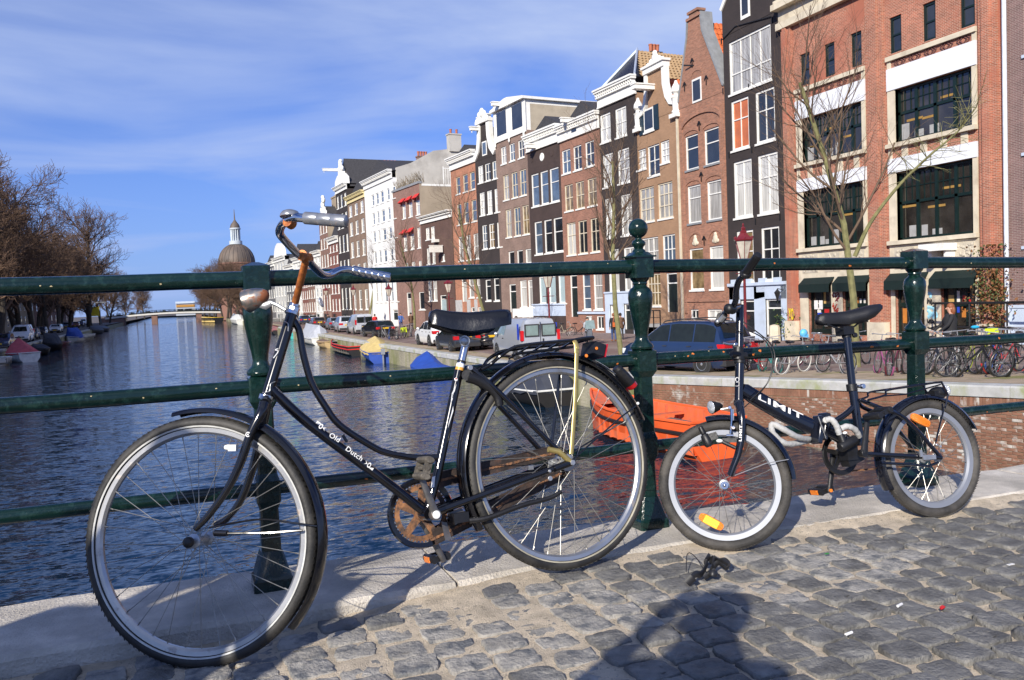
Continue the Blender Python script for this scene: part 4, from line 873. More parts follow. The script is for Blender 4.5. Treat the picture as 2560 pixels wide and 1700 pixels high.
q = MB(); q.tube([SP('CR', 618, 530, 0.028), SP('CR', 690, 730, 0.028)], 0.0035, 7); q.build('hinge_lever', m_chrome, fb, world=True)
sbb = SP('CR', 1045, 870, 0.088); SB = sbb-SP.n*0.088
q.v = q.v; q = MB(); q.tube([h_b, h_t], 0.0168, 16); q.build('head_tube', m_blk2, fb, world=True)
q = MB(); q.tube([SP('CR', 690, 650), SP('CR', 800, 710), SP('CR', 930, 800), SB], [0.026, 0.024, 0.022, 0.021], 14)
q.tube([SP('CR', 935, 235), SP('CR', 1003, 720), SP('CR', 1012, 800)], 0.0168, 14); q.tube(curve([SP('CR', 700, 605), SP('CR', 790, 560), SP('CR', 880, 500), SP('CR', 955, 430)], 5), 0.0115, 10)
cyl(q, SB, SP.n, 0.022, -0.036, 0.036); q.build('rear_frame', m_blk2, fb, world=True)
q = MB(); cyl(q, SP('CR', 932, 262), (SP('CR', 932, 200)-SP('CR', 940, 262)), 0.0205, -0.012, 0.016); q.build('seat_collar', m_mattb, fb, world=True)
q = MB(); q.tube([SP('CR', 975, 245, 0.0), SP('CR', 1010, 248, 0.012)], 0.006, 8); cyl(q, SP('CR', 1012, 248, 0.0), SP.n, 0.0095, 0.004, 0.02); q.build('quick_release', m_chrome, fb, world=True)
tubeo('seat_post', m_blk2, fb, [SP('SH', 672, 1060), SP('CR', 935, 240)], 0.0150, 14)
shub = SW.c
q = MB()
for sg in (1, -1):
    e = shub+SW.n*0.058*sg
    q.tube(curve([SP('CR', 990, 375)+SP.n*0.012*sg, SP('D', 1130, 820)+SP.n*0.036*sg, SP('D', 1260, 880)+SP.n*0.046*sg, e], 5), 0.0085, 9)
    q.tube([SB+SP.n*0.024*sg+SP.d*0.01, SB.lerp(shub, 0.35)+SP.n*0.044*sg, e], 0.0092, 10)
q.build('rear_stays', m_blk2, fb, world=True)
q = MB(); q.box(SP('M', 1190, 1190, 0.068), (0.062, 0.018, 0.006), rot=SP.rot() @ Matrix.Rotation(-0.05, 3, 'Z')); q.box(SP('M', 1090, 1145, 0.068), (0.012, 0.026, 0.006), rot=SP.rot()); cyl(q, SP('M', 1335, 1110, 0.06), SP.n, 0.007, 0, 0.014, 6); cyl(q, SP('M', 1310, 1058, 0.06), SP.n, 0.006, 0, 0.01, 6); cyl(q, SP('M', 1265, 1038, 0.06), SP.n, 0.005, 0, 0.01); q.build('axle_plate', m_gsteel, fb, world=True)
q = MB(); q.tube([SP('M', 600, 1262, 0.06), SP('M', 900, 1275, 0.066), SP('M', 1180, 1300, 0.066), SP('M', 1300, 1255, 0.066)], 0.0055, 8); q.build('kickstand', m_blk2, fb, world=True)
# fork, steered
q = MB(); fa = SF.c
for sg in (1, -1):
    pts = [('W', 815, 30), ('W', 838, 150), ('W', 842, 330), ('W', 812, 520), ('W', 760, 660), ('W', 728, 745)]; offs = [0.016, 0.036, 0.044, 0.047, 0.049, 0.050]
    P_ = [SF(*p, o) for p, o in zip(pts, offs)]
    if sg < 0: P_ = [p-SF.n*2*o for p, o in zip(P_, offs)]
    q.tube(curve(P_, 5), [lerp(0.0145, 0.009, i/25) for i in range(26)], 12)
q.tube([h_b, SF('W', 815, 40)], 0.0175, 14); q.tube([SF('W', 815, 40, 0.02), SF('W', 815, 40, -0.02)], 0.016, 12)
q.build('fork', m_blk2, fb, world=True)
q = MB(); cyl(q, fa, SF.n, 0.0095, 0.052, 0.064, 6); cyl(q, fa, SF.n, 0.014, 0.04, 0.052); q.ell(fa+SF.n*0.064, (0.006, 0.006, 0.006)); q.build('axle_nut', m_chrome, fb, world=True)
q = MB(); cyl(q, h_t, ax2, 0.0205, -0.004, 0.014); cyl(q, h_b, ax2, 0.0195, -0.008, 0.01); q.build('headset', m_mattb, fb, world=True)
s_t = SP('D', 490, 318); s_b = SP('D', 486, 590)
tubeo('steering_post', m_blk2, fb, [s_b, s_t], 0.0145, 14)
q = MB(); cyl(q, SP('K', 1205, 640), ax2, 0.024, -0.014, 0.014); cyl(q, SP('K', 1205, 560), ax2, 0.0185, -0.01, 0.01); q.tube([SP('K', 1120, 610, 0.01), SP('K', 1300, 640, 0.01)], 0.013, 10); q.build('post_hinge', m_mattb, fb, world=True)
q = MB(); q.tube(curve([SF('K', 1195, 495, 0.03), SF('K', 1150, 490, 0.035), SF('K', 1090, 492, 0.04), SF('K', 1025, 478, 0.045)], 5), 0.005, 8); q.ell(SF('K', 1165, 500, 0.03), (0.012, 0.009, 0.009)); q.build('release_lever', m_chrome, fb, world=True)
q = MB(); q.tube(curve([SF('D', 450, 335, 0.0), SF('D', 468, 300, 0.03), SF('D', 472, 245, 0.06), SF('D', 485, 200, 0.085), SF('D', 515, 165, 0.11), SF('D', 560, 100, 0.16)], 5), 0.0110, 12)
q.tube(curve([SF('D', 450, 335, 0.0), SF('D', 432, 345, -0.05), SF('D', 412, 360, -0.10), SF('D', 395, 385, -0.16)], 5), 0.0110, 12); q.tube([SF('D', 450, 335, 0), SP('D', 487, 325)], 0.012, 10); q.ell(SF('D', 452, 338, 0), (0.019, 0.019, 0.02)); q.build('handlebar', m_blk2, fb, world=True)
def grip2(a, b_, r):
    q = MB(); d = b_-a; L_ = d.length; pr_ = [(0.008, 0), (r*1.35, 0.001), (r*1.35, 0.006), (r, 0.008)]
    for i in range(10): t_ = 0.01+(L_-0.016)*i/10; pr_ += [(r, t_), (r*1.04, t_+0.003), (r, t_+0.006)]
    q.lathe(pr_+[(r*0.9, L_), (0.004, L_+0.002)], a, d, 14); q.build('grip', m_mattb, fb, world=True)
grip2(SF('D', 512, 172, 0.105), SF('D', 580, 72, 0.185), 0.0150); grip2(SF('D', 400, 378, -0.14), SF('D', 380, 410, -0.23), 0.0150)
q = MB(); q.ell(SF('D', 520, 172, 0.11), (0.02, 0.016, 0.014)); q.tube([SF('K', 1050, 130, 0), SF('K', 985, 205, -0.02), SF('K', 950, 260, -0.03)], 0.009, 8); q.ell(SF('K', 1085, 60, 0.02), (0.017, 0.022, 0.02)); q.build('brake_lever', m_mattb, fb, world=True)
q = MB(); q.tube([SF('K', 1030, 150, 0.005), SF('K', 985, 200, -0.01)], 0.010, 8); q.ell(SF('K', 950, 215, -0.01), (0.008, 0.008, 0.008)); cyl(q, SF('K', 1112, 45, 0.03), SF.n, 0.005, 0, 0.006); q.build('lever_clamp', m_gsteel, fb, world=True)
for pts in ([('D', 505, 400, 0.03), ('D', 560, 440, 0.05), ('D', 640, 510, 0.06), ('D', 660, 590, 0.06), ('D', 625, 700, 0.04), ('D', 540, 785, 0.03)], [('D', 520, 440, 0.0), ('D', 600, 480, 0.04), ('D', 648, 560, 0.05), ('D', 640, 660, 0.04), ('D', 600, 735, 0.03), ('D', 500, 830, 0.02)], [('D', 400, 395, -0.02), ('D', 470, 440, 0.02), ('D', 540, 470, 0.03)]):
    tubeo('cable', m_mattb, fb, curve([SP(*p) for p in pts], 6), 0.0022, 6)
# front lamp, brake, dynamo
lc2 = SF('D', 350, 820, 0.0); q = MB(); fdir = (-SF.d*0.8+SF.n*0.45-SF.u*0.12).normalized()
q.lathe([(0.006, -0.045), (0.013, -0.036), (0.018, -0.022), (0.023, -0.006), (0.0245, 0.0), (0.022, 0.001)], lc2, fdir, 20); q.build('headlamp', m_mattb, fb, world=True)
q = MB(); q.lathe([(0.0235, 0.0), (0.022, 0.005), (0.014, 0.009), (0.001, 0.0105)], lc2, fdir, 20); q.build('headlamp_lens', m_lensw, fb, world=True)
q = MB(); q.tube([SF('D', 395, 830, 0), SF('D', 440, 822, 0)], 0.0035, 7); q.build('lamp_bracket', m_gsteel, fb, world=True)
q = MB(); q.tube([SF('W', 735, 80, 0.045), SF('W', 740, 200, 0.045), SF('W', 728, 330, 0.045)], 0.0042, 8); q.tube([SF('W', 755, 90, 0.045), SF('W', 760, 200, 0.045)], 0.003, 7); cyl(q, SF('W', 757, 270, 0.04), SF.n, 0.0065, 0, 0.012); cyl(q, SF('W', 722, 75, 0.04), SF.n, 0.006, 0, 0.012); q.tube([SF('W', 690, 345, 0.04), SF('W', 760, 345, 0.04)], 0.004, 7); q.build('brake_arm', m_chrome, fb, world=True)
q = MB(); q.box(SF('W', 720, 395, 0.03), (0.05, 0.016, 0.012), rot=SF.rot()); q.tube([SF('W', 650, 410, 0.045), SF('W', 780, 470, 0.045)], 0.007, 8); q.build('brake_pad', m_mattb, fb, world=True)
q = MB(); q.lathe([(0.006, 0), (0.009, 0.003), (0.010, 0.02), (0.007, 0.03), (0.014, 0.034), (0.0165, 0.045), (0.0165, 0.07), (0.012, 0.078)], SF('W', 432, 262, 0.035), SF('W', 505, 410, 0.045)-SF('W', 432, 262, 0.035), 16); q.box(SF('W', 560, 355, 0.04), (0.03, 0.026, 0.022), rot=SF.rot() @ Matrix.Rotation(0.3, 3, 'Z')); q.build('dynamo', m_mattb, fb, world=True)
q = MB(); q.ell(SF('W', 622, 400, 0.05), (0.012, 0.007, 0.007), rot=SF.rot()); q.build('dynamo_bolt', m_paint_w, fb, world=True)
tubeo('mudguard_stay', m_gsteel, fb, [SF('W', 770, 740, 0.05), SF('W', 1080, 620, 0.045), SF('W', 1300, 582, 0.032)], 0.0016, 6)
# spoke reflectors
def spoke_refl(pl, v, x0, y0, x1, y1, inner, name):
    a, b_ = pl(v, x0, y0, 0.014), pl(v, x1, y1, 0.014); c_ = (a+b_)/2; d_ = (b_-a); L_ = d_.length/2; d_.normalize(); u_ = pl.n.cross(d_); q = MB()
    for z, k in ((0, 1.0), (0.007, 1.0), (0.009, 0.92)):
        pass
    q.loft([[c_+pl.n*z+d_*math.copysign(abs(math.cos(t))**0.6, math.cos(t))*L_*k+u_*math.copysign(abs(math.sin(t))**0.6, math.sin(t))*0.0165*k for t in [2*math.pi*i/20 for i in range(20)]] for z, k in ((0, 1.0), (0.007, 1.0), (0.009, 0.92))]); q.build('spoke_reflector', m_amber, fb, world=True)
    if inner:
        q = MB(); q.box(c_+pl.n*0.0098, (L_*1.15, 0.027, 0.002), rot=Matrix((d_, u_, pl.n)).transposed()); q.build('reflector_face', m_yel, fb, world=True)
spoke_refl(SF, 'W', 425, 1130, 658, 1255, True, ''); spoke_refl(SW, 'M', 960, 680, 1190, 795, False, '')
# carrier and rear lamp
q = MB(); R_ = [('M', 440, 490), ('M', 650, 430), ('M', 680, 370), ('M', 1000, 320), ('M', 1310, 272), ('M', 1350, 290), ('M', 1420, 430)]
A_ = [SP(*p, 0.05) for p in R_]; B_ = [p-SP.n*0.10 for p in A_]
q.tube(curve(A_, 4), 0.0042, 8); q.tube(curve(B_, 4), 0.0042, 8); q.tube([A_[4], B_[4]], 0.0042, 8)
for f in (0.1, 0.3, 0.5, 0.7, 0.9): q.tube([A_[2].lerp(A_[4], f), B_[2].lerp(B_[4], f)], 0.0025, 6)
for o in (-0.022, 0.022): q.tube([SP('M', 640, 440, o), SP('M', 900, 420, o), SP('M', 1330, 300, o)], 0.003, 6)
q.tube([SP('M', 1350, 540, 0.03), SP('M', 1365, 620, 0.05), SP('M', 1300, 880, 0.056), SP('M', 1270, 1010, 0.06)], 0.0036, 7); q.tube([SP('M', 1420, 430, 0.05), SP('M', 1390, 560, 0.05)], 0.0036, 7)
q.build('carrier', m_blk2, fb, world=True)
q = MB(); rl = SP('M', 1300, 400); q.ell(rl, (0.042, 0.026, 0.030), rot=SP.rot()); q.box(rl-SP.d*0.02-SP.u*0.006, (0.045, 0.03, 0.05), rot=SP.rot()); q.build('rear_lamp', m_mattb, fb, world=True)
q = MB(); q.ell(SP('M', 1395, 375), (0.012, 0.024, 0.022), rot=SP.rot()); q.build('rear_lens', m_lensw, fb, world=True)
# saddle
sA2, sB2 = SP('SH', 385, 905), SP('SH', 905, 815); sd2 = (sB2-sA2).normalized(); su2 = SP.n.cross(sd2)
def sv2(x, y): r_ = SP('SH', x, y)-sA2; return r_.dot(sd2), r_.dot(su2)
tp = [sv2(x, y) for x, y in ((382, 910), (395, 868), (440, 852), (540, 848), (640, 838), (740, 812), (830, 788), (880, 780), (905, 805))]
bt = [sv2(x, y) for x, y in ((382, 925), (400, 952), (440, 958), (540, 962), (640, 968), (740, 962), (830, 910), (880, 865), (906, 835))]
q = MB(); secs = []
for (x, zt), (x2, zb), hw in zip(tp, bt, (0.006, 0.018, 0.024, 0.030, 0.045, 0.070, 0.085, 0.080, 0.060)):
    secs.append([sA2+sd2*lerp(x2, x, f if f < 1 else 1)+SP.n*yy*hw+su2*lerp(zb, zt, f) for yy, f in ((-0.8, 0), (-1.0, 0.3), (-1.0, 0.65), (-0.82, 0.92), (-0.4, 1.02), (0, 1.0), (0.4, 1.02), (0.82, 0.92), (1.0, 0.65), (1.0, 0.3), (0.8, 0), (0, 0.1))])
q.loft(secs); q.build('saddle', m_vinyl, fb, world=True, angle=65)
q = MB(); q.tube(curve([SP('SH', 480, 950, 0.02), SP('SH', 580, 990, 0.022), SP('SH', 700, 1000, 0.022), SP('SH', 790, 940, 0.03)], 4), 0.0035, 7); q.tube(curve([SP('SH', 480, 950, -0.02), SP('SH', 580, 990, -0.022), SP('SH', 700, 1000, -0.022), SP('SH', 790, 940, -0.03)], 4), 0.0035, 7)
q.box(SP('SH', 655, 1020), (0.05, 0.032, 0.05), rot=SP.rot()); q.tube([SP('SH', 660, 1000), SP('SH', 672, 1080)], 0.018, 12); cyl(q, SP('SH', 740, 1060, 0.01), SP.n, 0.010, 0, 0.012); q.build('seat_clamp', m_mattb, fb, world=True)
# drive
CH2 = SB-SP.n*0.045
q = MB(); q.torus(CH2, SP.n, 0.076, 0, n=48, prof=[(-0.012, -0.004), (0.005, -0.006), (0.009, 0), (0.005, 0.006), (-0.012, 0.004)], e1=SP.d)
for i in range(5):
    a = math.radians(72*i+20); d_ = SP.d*math.cos(a)+SP.u*math.sin(a); t_ = SP.n.cross(d_); q.prism([CH2+d_*0.012+t_*0.01, CH2+d_*0.012-t_*0.01, CH2+d_*0.068-t_*0.007, CH2+d_*0.068+t_*0.007], SP.n*0.006)
cyl(q, CH2, SP.n, 0.022, -0.006, 0.03); q.build('chainring', m_mattb, fb, world=True)
q = MB()
for sgn in (1, -1):
    a_, b_ = CH2+SP.u*sgn*0.07, shub-SP.n*0.045+SP.u*sgn*0.028
    for i in range(44): q.box(a_.lerp(b_, (i+0.5)/44), (0.0105, 0.0065 if i % 2 else 0.0045, 0.004), rot=SP.rot())
q.build('chain', m_rust2, fb, world=True, smooth=False)
e2 = SP('CR', 1082, 505, 0.088); av2 = e2-sbb; f2s = SB-SP.n*0.085; f2 = f2s-av2*0.97
q = MB(); q.tube([sbb, sbb.lerp(e2, 0.3), e2], [0.0155, 0.0125, 0.0095], 10, flat=0.7, up=SP.n.cross(av2)); q.tube([f2s, f2s.lerp(f2, 0.3), f2, f2-av2.normalized()*0.006], [0.0155, 0.0125, 0.0105, 0.009], 10, flat=0.7, up=SP.n.cross(av2)); cyl(q, sbb, SP.n, 0.0145, -0.02, 0.008); q.build('crank', m_mattb, fb, world=True)
q = MB(); cyl(q, f2, SP.n, 0.007, 0.004, 0.012); q.build('crank_stud', m_amber, fb, world=True)
pedal(fb, SP, e2, 1, tilt=0.35, sz=(0.085, 0.075, 0.024), refl=False); pedal(fb, SP, f2, -1, tilt=0.2, sz=(0.085, 0.062, 0.026))
q = MB(); q.box(SP('CR', 900, 860, 0.02), (0.05, 0.06, 0.05), rot=SP.rot()); q.box(SP('CR', 930, 930, 0.01), (0.07, 0.03, 0.05), rot=SP.rot() @ Matrix.Rotation(0.3, 3, 'Z')); q.build('bracket_cover', m_mattb, fb, world=True)
# chain lock in a grey sleeve: a thing of its own hanging on the frame
lk = MB(); ptsA = [SP('CR', 690, 560, 0.045), SP('CR', 740, 555, 0.055), SP('CR', 785, 610, 0.06), SP('CR', 815, 690, 0.055)]; lk.tube(curve(ptsA, 6), [0.0115+0.0008*math.sin(i*2.1) for i in range(19)], 10)
lk.tube(curve([SP('CR', 830, 640, 0.05), SP('CR', 890, 620, 0.06), SP('CR', 960, 650, 0.055), SP('CR', 1000, 715, 0.04)], 6), [0.0115+0.0008*math.sin(i*1.7) for i in range(19)], 10)
lk.tube(curve([SP('CR', 690, 560, 0.045), SP('CR', 640, 620, -0.05), SP('CR', 560, 730, -0.04), SP('CR', 430, 720, 0.01), SP('CR', 300, 650, 0.02), SP('CR', 190, 600, 0.0), SP('CR', 200, 690, 0.0), SP('CR', 320, 780, 0.0), SP('CR', 470, 765, -0.03), SP('CR', 620, 720, -0.06)], 6), [0.0115+0.0008*math.sin(i*1.9) for i in range(55)], 10)
t_k = thing('chain_lock', 'grey sleeved chain lock wound round the folding bicycle frame', 'lock', (2.3, 2.5, 0.2)); lk.build('sleeve', m_grey, t_k, world=True)
q = MB(); q.lathe([(0.012, 0), (0.019, 0.004), (0.0195, 0.02), (0.0195, 0.075), (0.016, 0.082), (0.004, 0.083)], SP('CR', 970, 740, 0.06), SP('CR', 820, 820, 0.06)-SP('CR', 970, 740, 0.06), 18); q.tube([SP('CR', 830, 700, 0.055), SP('CR', 860, 790, 0.06)], 0.014, 12); q.build('lock_body', m_mattb, t_k, world=True)
q = MB(); q.ell(SP('CR', 868, 680, 0.062), (0.010, 0.006, 0.006), rot=SP.rot()); q.build('lock_badge', m_decal, t_k, world=True)
# lettering
o_ = 0.0212
text_on('LIMIT', fb, SP('K', 1432, 1160, o_), SP('K', 1985, 1415, o_), SP.n, 0.021, m_decal, shear=-0.1, bold=0.022)
text_on('LIMIT', fb, SF('W', 838, 405, 0.058), SF('W', 845, 245, 0.056), SF.n, 0.009, m_decal, bold=0.03)
q = MB(); q.torus(SP('K', 1192, 925, 0.0172), SP.n, 0.0075, 0.0014, 18, 5, a0=-0.9, a1=3.9, e1=SP.d); q.box(SP('K', 1192, 955, 0.017), (0.011, 0.0025, 0.001), rot=SP.rot()); q.build('emblem', m_decal, fb, world=True)
text_on('LP', fb, SP('K', 1175, 1010, 0.0172), SP('K', 1215, 1010, 0.0172), SP.n, 0.0042, m_decal)
# ================================================================== CANAL HOUSES (right bank)
BR = (0.22, 0.065)
def brick_mat(name, col, mort=(0.42, 0.36, 0.3), cb=0.35, var=0.18, col2=None, thr=0.62):
    return mat(name, col, 0.88, var=var, scale=0.9, bump=0.25, bscale=30, brick=(BR[0], BR[1], mort, cb), col2=col2, s2=0.5, thr=thr, soft=0.12)
m_wht = mat('white_paint', (0.80, 0.79, 0.74), 0.45, var=0.06, scale=4, col2=(0.62, 0.60, 0.54), thr=0.66, s2=2.0)
m_crm = mat('cream_stone', (0.62, 0.55, 0.42), 0.8, var=0.12, scale=2, bump=0.15, col2=(0.46, 0.39, 0.29), thr=0.60, s2=1.2)
m_pblue = mat('pale_blue_paint', (0.50, 0.58, 0.70), 0.6, var=0.07, scale=2, col2=(0.42, 0.48, 0.56), thr=0.62, s2=1.0)
m_dgreen = mat('dark_green_paint', (0.006, 0.017, 0.014), 0.35, var=0.2)
m_dwood = mat('dark_door', (0.014, 0.022, 0.02), 0.35, var=0.2)
m_int = mat('dark_room', (0.02, 0.018, 0.016), 0.9)
def pane_mat(name, col, rough=0.05, spec=0.5, var=0.35, scale=1.4, **k):
    return mat(name, col, rough, spec=spec, coat=0.9, var=var, scale=scale, **k)
p_dark = pane_mat('pane_dark', (0.018, 0.021, 0.026)); p_blue = pane_mat('pane_sky', (0.085, 0.12, 0.17), var=0.3); p_curt = pane_mat('pane_curtain', (0.55, 0.54, 0.50), rough=0.15, var=0.28, scale=5, stretch=(2.2, 2.2, 0.12))  # pane_sky has a bluish sky reflection put into its colour
p_lace = pane_mat('pane_lace', (0.36, 0.35, 0.33), rough=0.12, var=0.45, scale=4, stretch=(2.0, 2.0, 0.15)); p_warm = pane_mat('pane_warm', (0.20, 0.14, 0.07), rough=0.1, var=0.6, scale=2); p_mint = pane_mat('pane_frosted', (0.38, 0.48, 0.50), rough=0.3, var=0.08); p_orange = pane_mat('pane_orange', (0.55, 0.14, 0.02), rough=0.2, var=0.2)
PANES = dict(d=p_dark, b=p_blue, c=p_curt, l=p_lace, w=p_warm, m=p_mint, o=p_orange)
m_slate = mat('roof_slate', (0.045, 0.043, 0.045), 0.7, var=0.3, scale=5, bump=0.3)
m_tile_o = mat('tile_orange', (0.55, 0.13, 0.035), 0.75, var=0.25, scale=4)
m_tile_t = mat('tile_tan', (0.40, 0.26, 0.13), 0.8, var=0.3, scale=3, col2=(0.25, 0.19, 0.12), thr=0.6, s2=3)
m_tile_k = mat('tile_black', (0.022, 0.021, 0.024), 0.35, var=0.3, scale=4)
m_lead = mat('lead_grey', (0.24, 0.25, 0.26), 0.6, var=0.15, scale=3)
m_terra = mat('terracotta_pot', (0.40, 0.13, 0.07), 0.8)
m_iron = mat('black_iron', (0.012, 0.012, 0.013), 0.45, var=0.2)

class House:
    def __init__(s, label, xl, xr, XL, XR, name='canal_house', cat='canal house', mwall=None, D=12.0, z0=None):
        a = onX((xl, hor(xl)-2), XL); c = onX((xr, hor(xr)-2), XR); s.P0 = Vector((XL, a.y, 0)); P1 = Vector((XR, c.y, 0))
        d = P1-s.P0; s.W = d.length; s.d = d.normalized(); s.nrm = Vector((s.d.y, -s.d.x, 0))*(-1)   # into the building
        if s.nrm.x < 0: s.nrm = -s.nrm
        s.z0 = zs((a.y+c.y)/2)+0.06 if z0 is None else z0; s.D = D
        s.rz = math.atan2(s.d.y, s.d.x); s.mw = mwall; s.holes = []; s.wins = []
        s.t = thing(name, label, cat, (s.P0.x, s.P0.y, s.z0), s.rz, None); s.M = Matrix.Translation(s.t.location) @ Matrix.Rotation(s.rz, 4, 'Z')
    def uz(s, v, x, y, y_in=0.0):
        q = onP(px(v, x, y), s.P0+s.nrm*y_in, s.nrm)-s.P0; return q.dot(s.d), q.z-s.z0
    def rect(s, v, x0, y0, x1, y1):
        xc, yc = (x0+x1)/2, (y0+y1)/2; return [s.uz(v, x0, yc)[0], s.uz(v, x1, yc)[0], s.uz(v, xc, y1)[1], s.uz(v, xc, y0)[1]]
    def row(s, v, rects, panes='d', nx=1, tr=(0.5,), frame=None, sill=True, fw=0.10, level=True, kind='window', arch=0.0, mw=0.045, sillm=None, grid=None):
        R = [s.rect(v, *r) for r in rects]
        if level:
            zb = sum(r[2] for r in R)/len(R); zt = sum(r[3] for r in R)/len(R)
            for r in R: r[2], r[3] = zb, zt
        for i, r in enumerate(R):
            if r[1]-r[0] < 0.35: c = (r[0]+r[1])/2; r[0], r[1] = c-0.3, c+0.3
            s.holes.append(r); s.wins.append((r, panes[i % len(panes)], nx, tr, frame or m_wht, sill, fw, kind, arch, mw, sillm))
    def finish_windows(s):
        for r, pn, nx, tr, fr, sill, fw, kind, arch, mw, sillm in s.wins:
            u0, u1, z0, z1 = r; w_ = u1-u0; h_ = z1-z0
            if kind == 'door':
                q = MB(); q.b2(u0, u0+fw, 0.06, 0.16, z0, z1); q.b2(u1-fw, u1, 0.06, 0.16, z0, z1); q.b2(u0+fw, u1-fw, 0.06, 0.16, z1-fw, z1)
                q.b2(u0+fw, u1-fw, 0.05, 0.16, z0+min(2.3, h_*0.72), z0+min(2.3, h_*0.72)+0.08); o = q.build('door', fr, s.t, smooth=False)
                q = MB(); zt = z0+min(2.3, h_*0.72); q.b2(u0+fw, u1-fw, 0.11, 0.15, z0, zt)
                for zz in (0.12, 0.52): q.b2(u0+fw+0.12, u1-fw-0.12, 0.095, 0.112, z0+(zt-z0)*zz, z0+(zt-z0)*(zz+0.32))
                q.build('door_leaf', PANES.get(pn, m_dwood) if pn in 'mc' else m_dwood, o, smooth=False)
                q = MB(); q.b2(u0+fw, u1-fw, 0.12, 0.14, zt+0.08, z1-fw); q.build('fanlight', p_dark, o, smooth=False)
                continue
            q = MB(); f0, f1 = 0.07, 0.155
            q.b2(u0, u0+fw, f0, f1, z0, z1); q.b2(u1-fw, u1, f0, f1, z0, z1); q.b2(u0+fw, u1-fw, f0, f1, z0, z0+fw); q.b2(u0+fw, u1-fw, f0, f1, z1-fw, z1)
            for i in range(1, nx): c = u0+fw+(w_-2*fw)*i/nx; q.b2(c-mw/2, c+mw/2, f0+0.015, f1-0.01, z0+fw, z1-fw)
            for k in tr: c = z0+fw+(h_-2*fw)*k; q.b2(u0+fw, u1-fw, f0+0.008, f1-0.004, c-mw*0.7, c+mw*0.7)
            o = q.build('window', fr, s.t, smooth=False)
            q = MB(); q.b2(u0+fw*0.6, u1-fw*0.6, 0.125, 0.14, z0+fw*0.6, z1-fw*0.6); q.build('pane', PANES[pn], o, smooth=False)
            if sill: q = MB(); q.b2(u0-0.05, u1+0.05, -0.07, 0.09, z0-0.10, z0+0.015); q.build('sill', sillm or m_wht, o, smooth=False)
    def wall(s, top, m=None, side=None, pts=None, back=None, dz=0.0, dep=0.16):
        """front wall with real openings; box behind. pts: polygon (u,z) above 'top' for gables is separate."""
        m = m or s.mw; W = s.W; us = sorted({0.0, W, *[max(0, min(W, v)) for r in s.holes for v in r[:2]]}); vs_ = sorted({0.0, top, *[max(0, min(top, v)) for r in s.holes for v in r[2:]]})
        q = MB()
        for i in range(len(us)-1):
            run = None
            for j in range(len(vs_)-1):
                uc, zc = (us[i]+us[i+1])/2, (vs_[j]+vs_[j+1])/2
                if any(r[0] < uc < r[1] and r[2] < zc < r[3] for r in s.holes): continue
                q.add([(us[i], 0, vs_[j]), (us[i+1], 0, vs_[j]), (us[i+1], 0, vs_[j+1]), (us[i], 0, vs_[j+1])], [(0, 1, 2, 3)])
        for u0, u1, z0, z1 in s.holes:
            u0, u1, z0, z1 = max(0, u0), min(W, u1), max(0, z0), min(top, z1); d = dep
            q.add([(u0, 0, z0), (u1, 0, z0), (u1, 0, z1), (u0, 0, z1), (u0, d, z0), (u1, d, z0), (u1, d, z1), (u0, d, z1)], [(0, 4, 5, 1), (1, 5, 6, 2), (2, 6, 7, 3), (3, 7, 4, 0), (4, 7, 6, 5)])
        q.build('wall', m, s.t, smooth=False)
        q = MB(); e = 0.004
        q.add([(e, 0.0, -0.5), (e, s.D, -0.5), (e, s.D, top-e), (e, 0.0, top-e), (W-e, 0.0, -0.5), (W-e, s.D, -0.5), (W-e, s.D, top-e), (W-e, 0.0, top-e)], [(0, 3, 2, 1), (4, 5, 6, 7), (1, 2, 6, 5), (3, 7, 6, 2)])
        q.build('side_wall', side or m, s.t, smooth=False)
    def cornice(s, z0, z1, m=None, out=0.45, u0=-0.05, u1=None, dent=True, name='cornice', brackets=0):
        u1 = s.W+0.05 if u1 is None else u1; h = z1-z0; q = MB()
        q.b2(u0, u1, -0.10, 0.02, z0, z0+h*0.5); q.b2(u0-0.02, u1+0.02, -0.16, 0.02, z0-0.06, z0+0.04); q.b2(u0, u1, -out*0.55, 0.02, z0+h*0.5, z0+h*0.62)
        q.b2(u0-0.03, u1+0.03, -out*0.85, 0.02, z0+h*0.78, z0+h*0.9); q.b2(u0-0.06, u1+0.06, -out, 0.02, z0+h*0.9, z1)
        if dent:
            n = max(4, int((u1-u0)/0.26))
            for i in range(n): c = lerp(u0, u1, (i+0.5)/n); q.b2(c-0.05, c+0.05, -out*0.72, 0.02, z0+h*0.62, z0+h*0.78)
        return q.build(name, m or m_wht, s.t, smooth=False)
    def band(s, z0, z1, out=0.06, m=None, u0=0, u1=None, name='stone_band'):
        q = MB(); q.b2(u0-0.01, (s.W if u1 is None else u1)+0.01, -out, 0.05, z0, z1); return q.build(name, m or m_crm, s.t, smooth=False)
    def poly(s, pts, y0=-0.02, y1=0.28, m=None, name='gable'):
        q = MB(); q.prism([(u, y1, z) for u, z in pts], (0, y0-y1, 0)); return q.build(name, m or s.mw, s.t, smooth=False)
    def strip(s, pts, w, y0=-0.10, y1=0.30, m=None, name='coping'):
        """raised band that follows a polyline (u,z) on the facade"""
        q = MB(); P = [Vector((u, 0, z)) for u, z in pts]; secs = []
        for i, p in enumerate(P):
            t_ = (P[min(i+1, len(P)-1)]-P[max(i-1, 0)]).normalized(); n_ = Vector((-t_.z, 0, t_.x))*w/2; a, b_ = p-n_, p+n_
            secs.append([(a.x, y0, a.z), (b_.x, y0, b_.z), (b_.x, y1, b_.z), (a.x, y1, a.z)])
        q.loft(secs); return q.build(name, m or m_wht, s.t, angle=30)
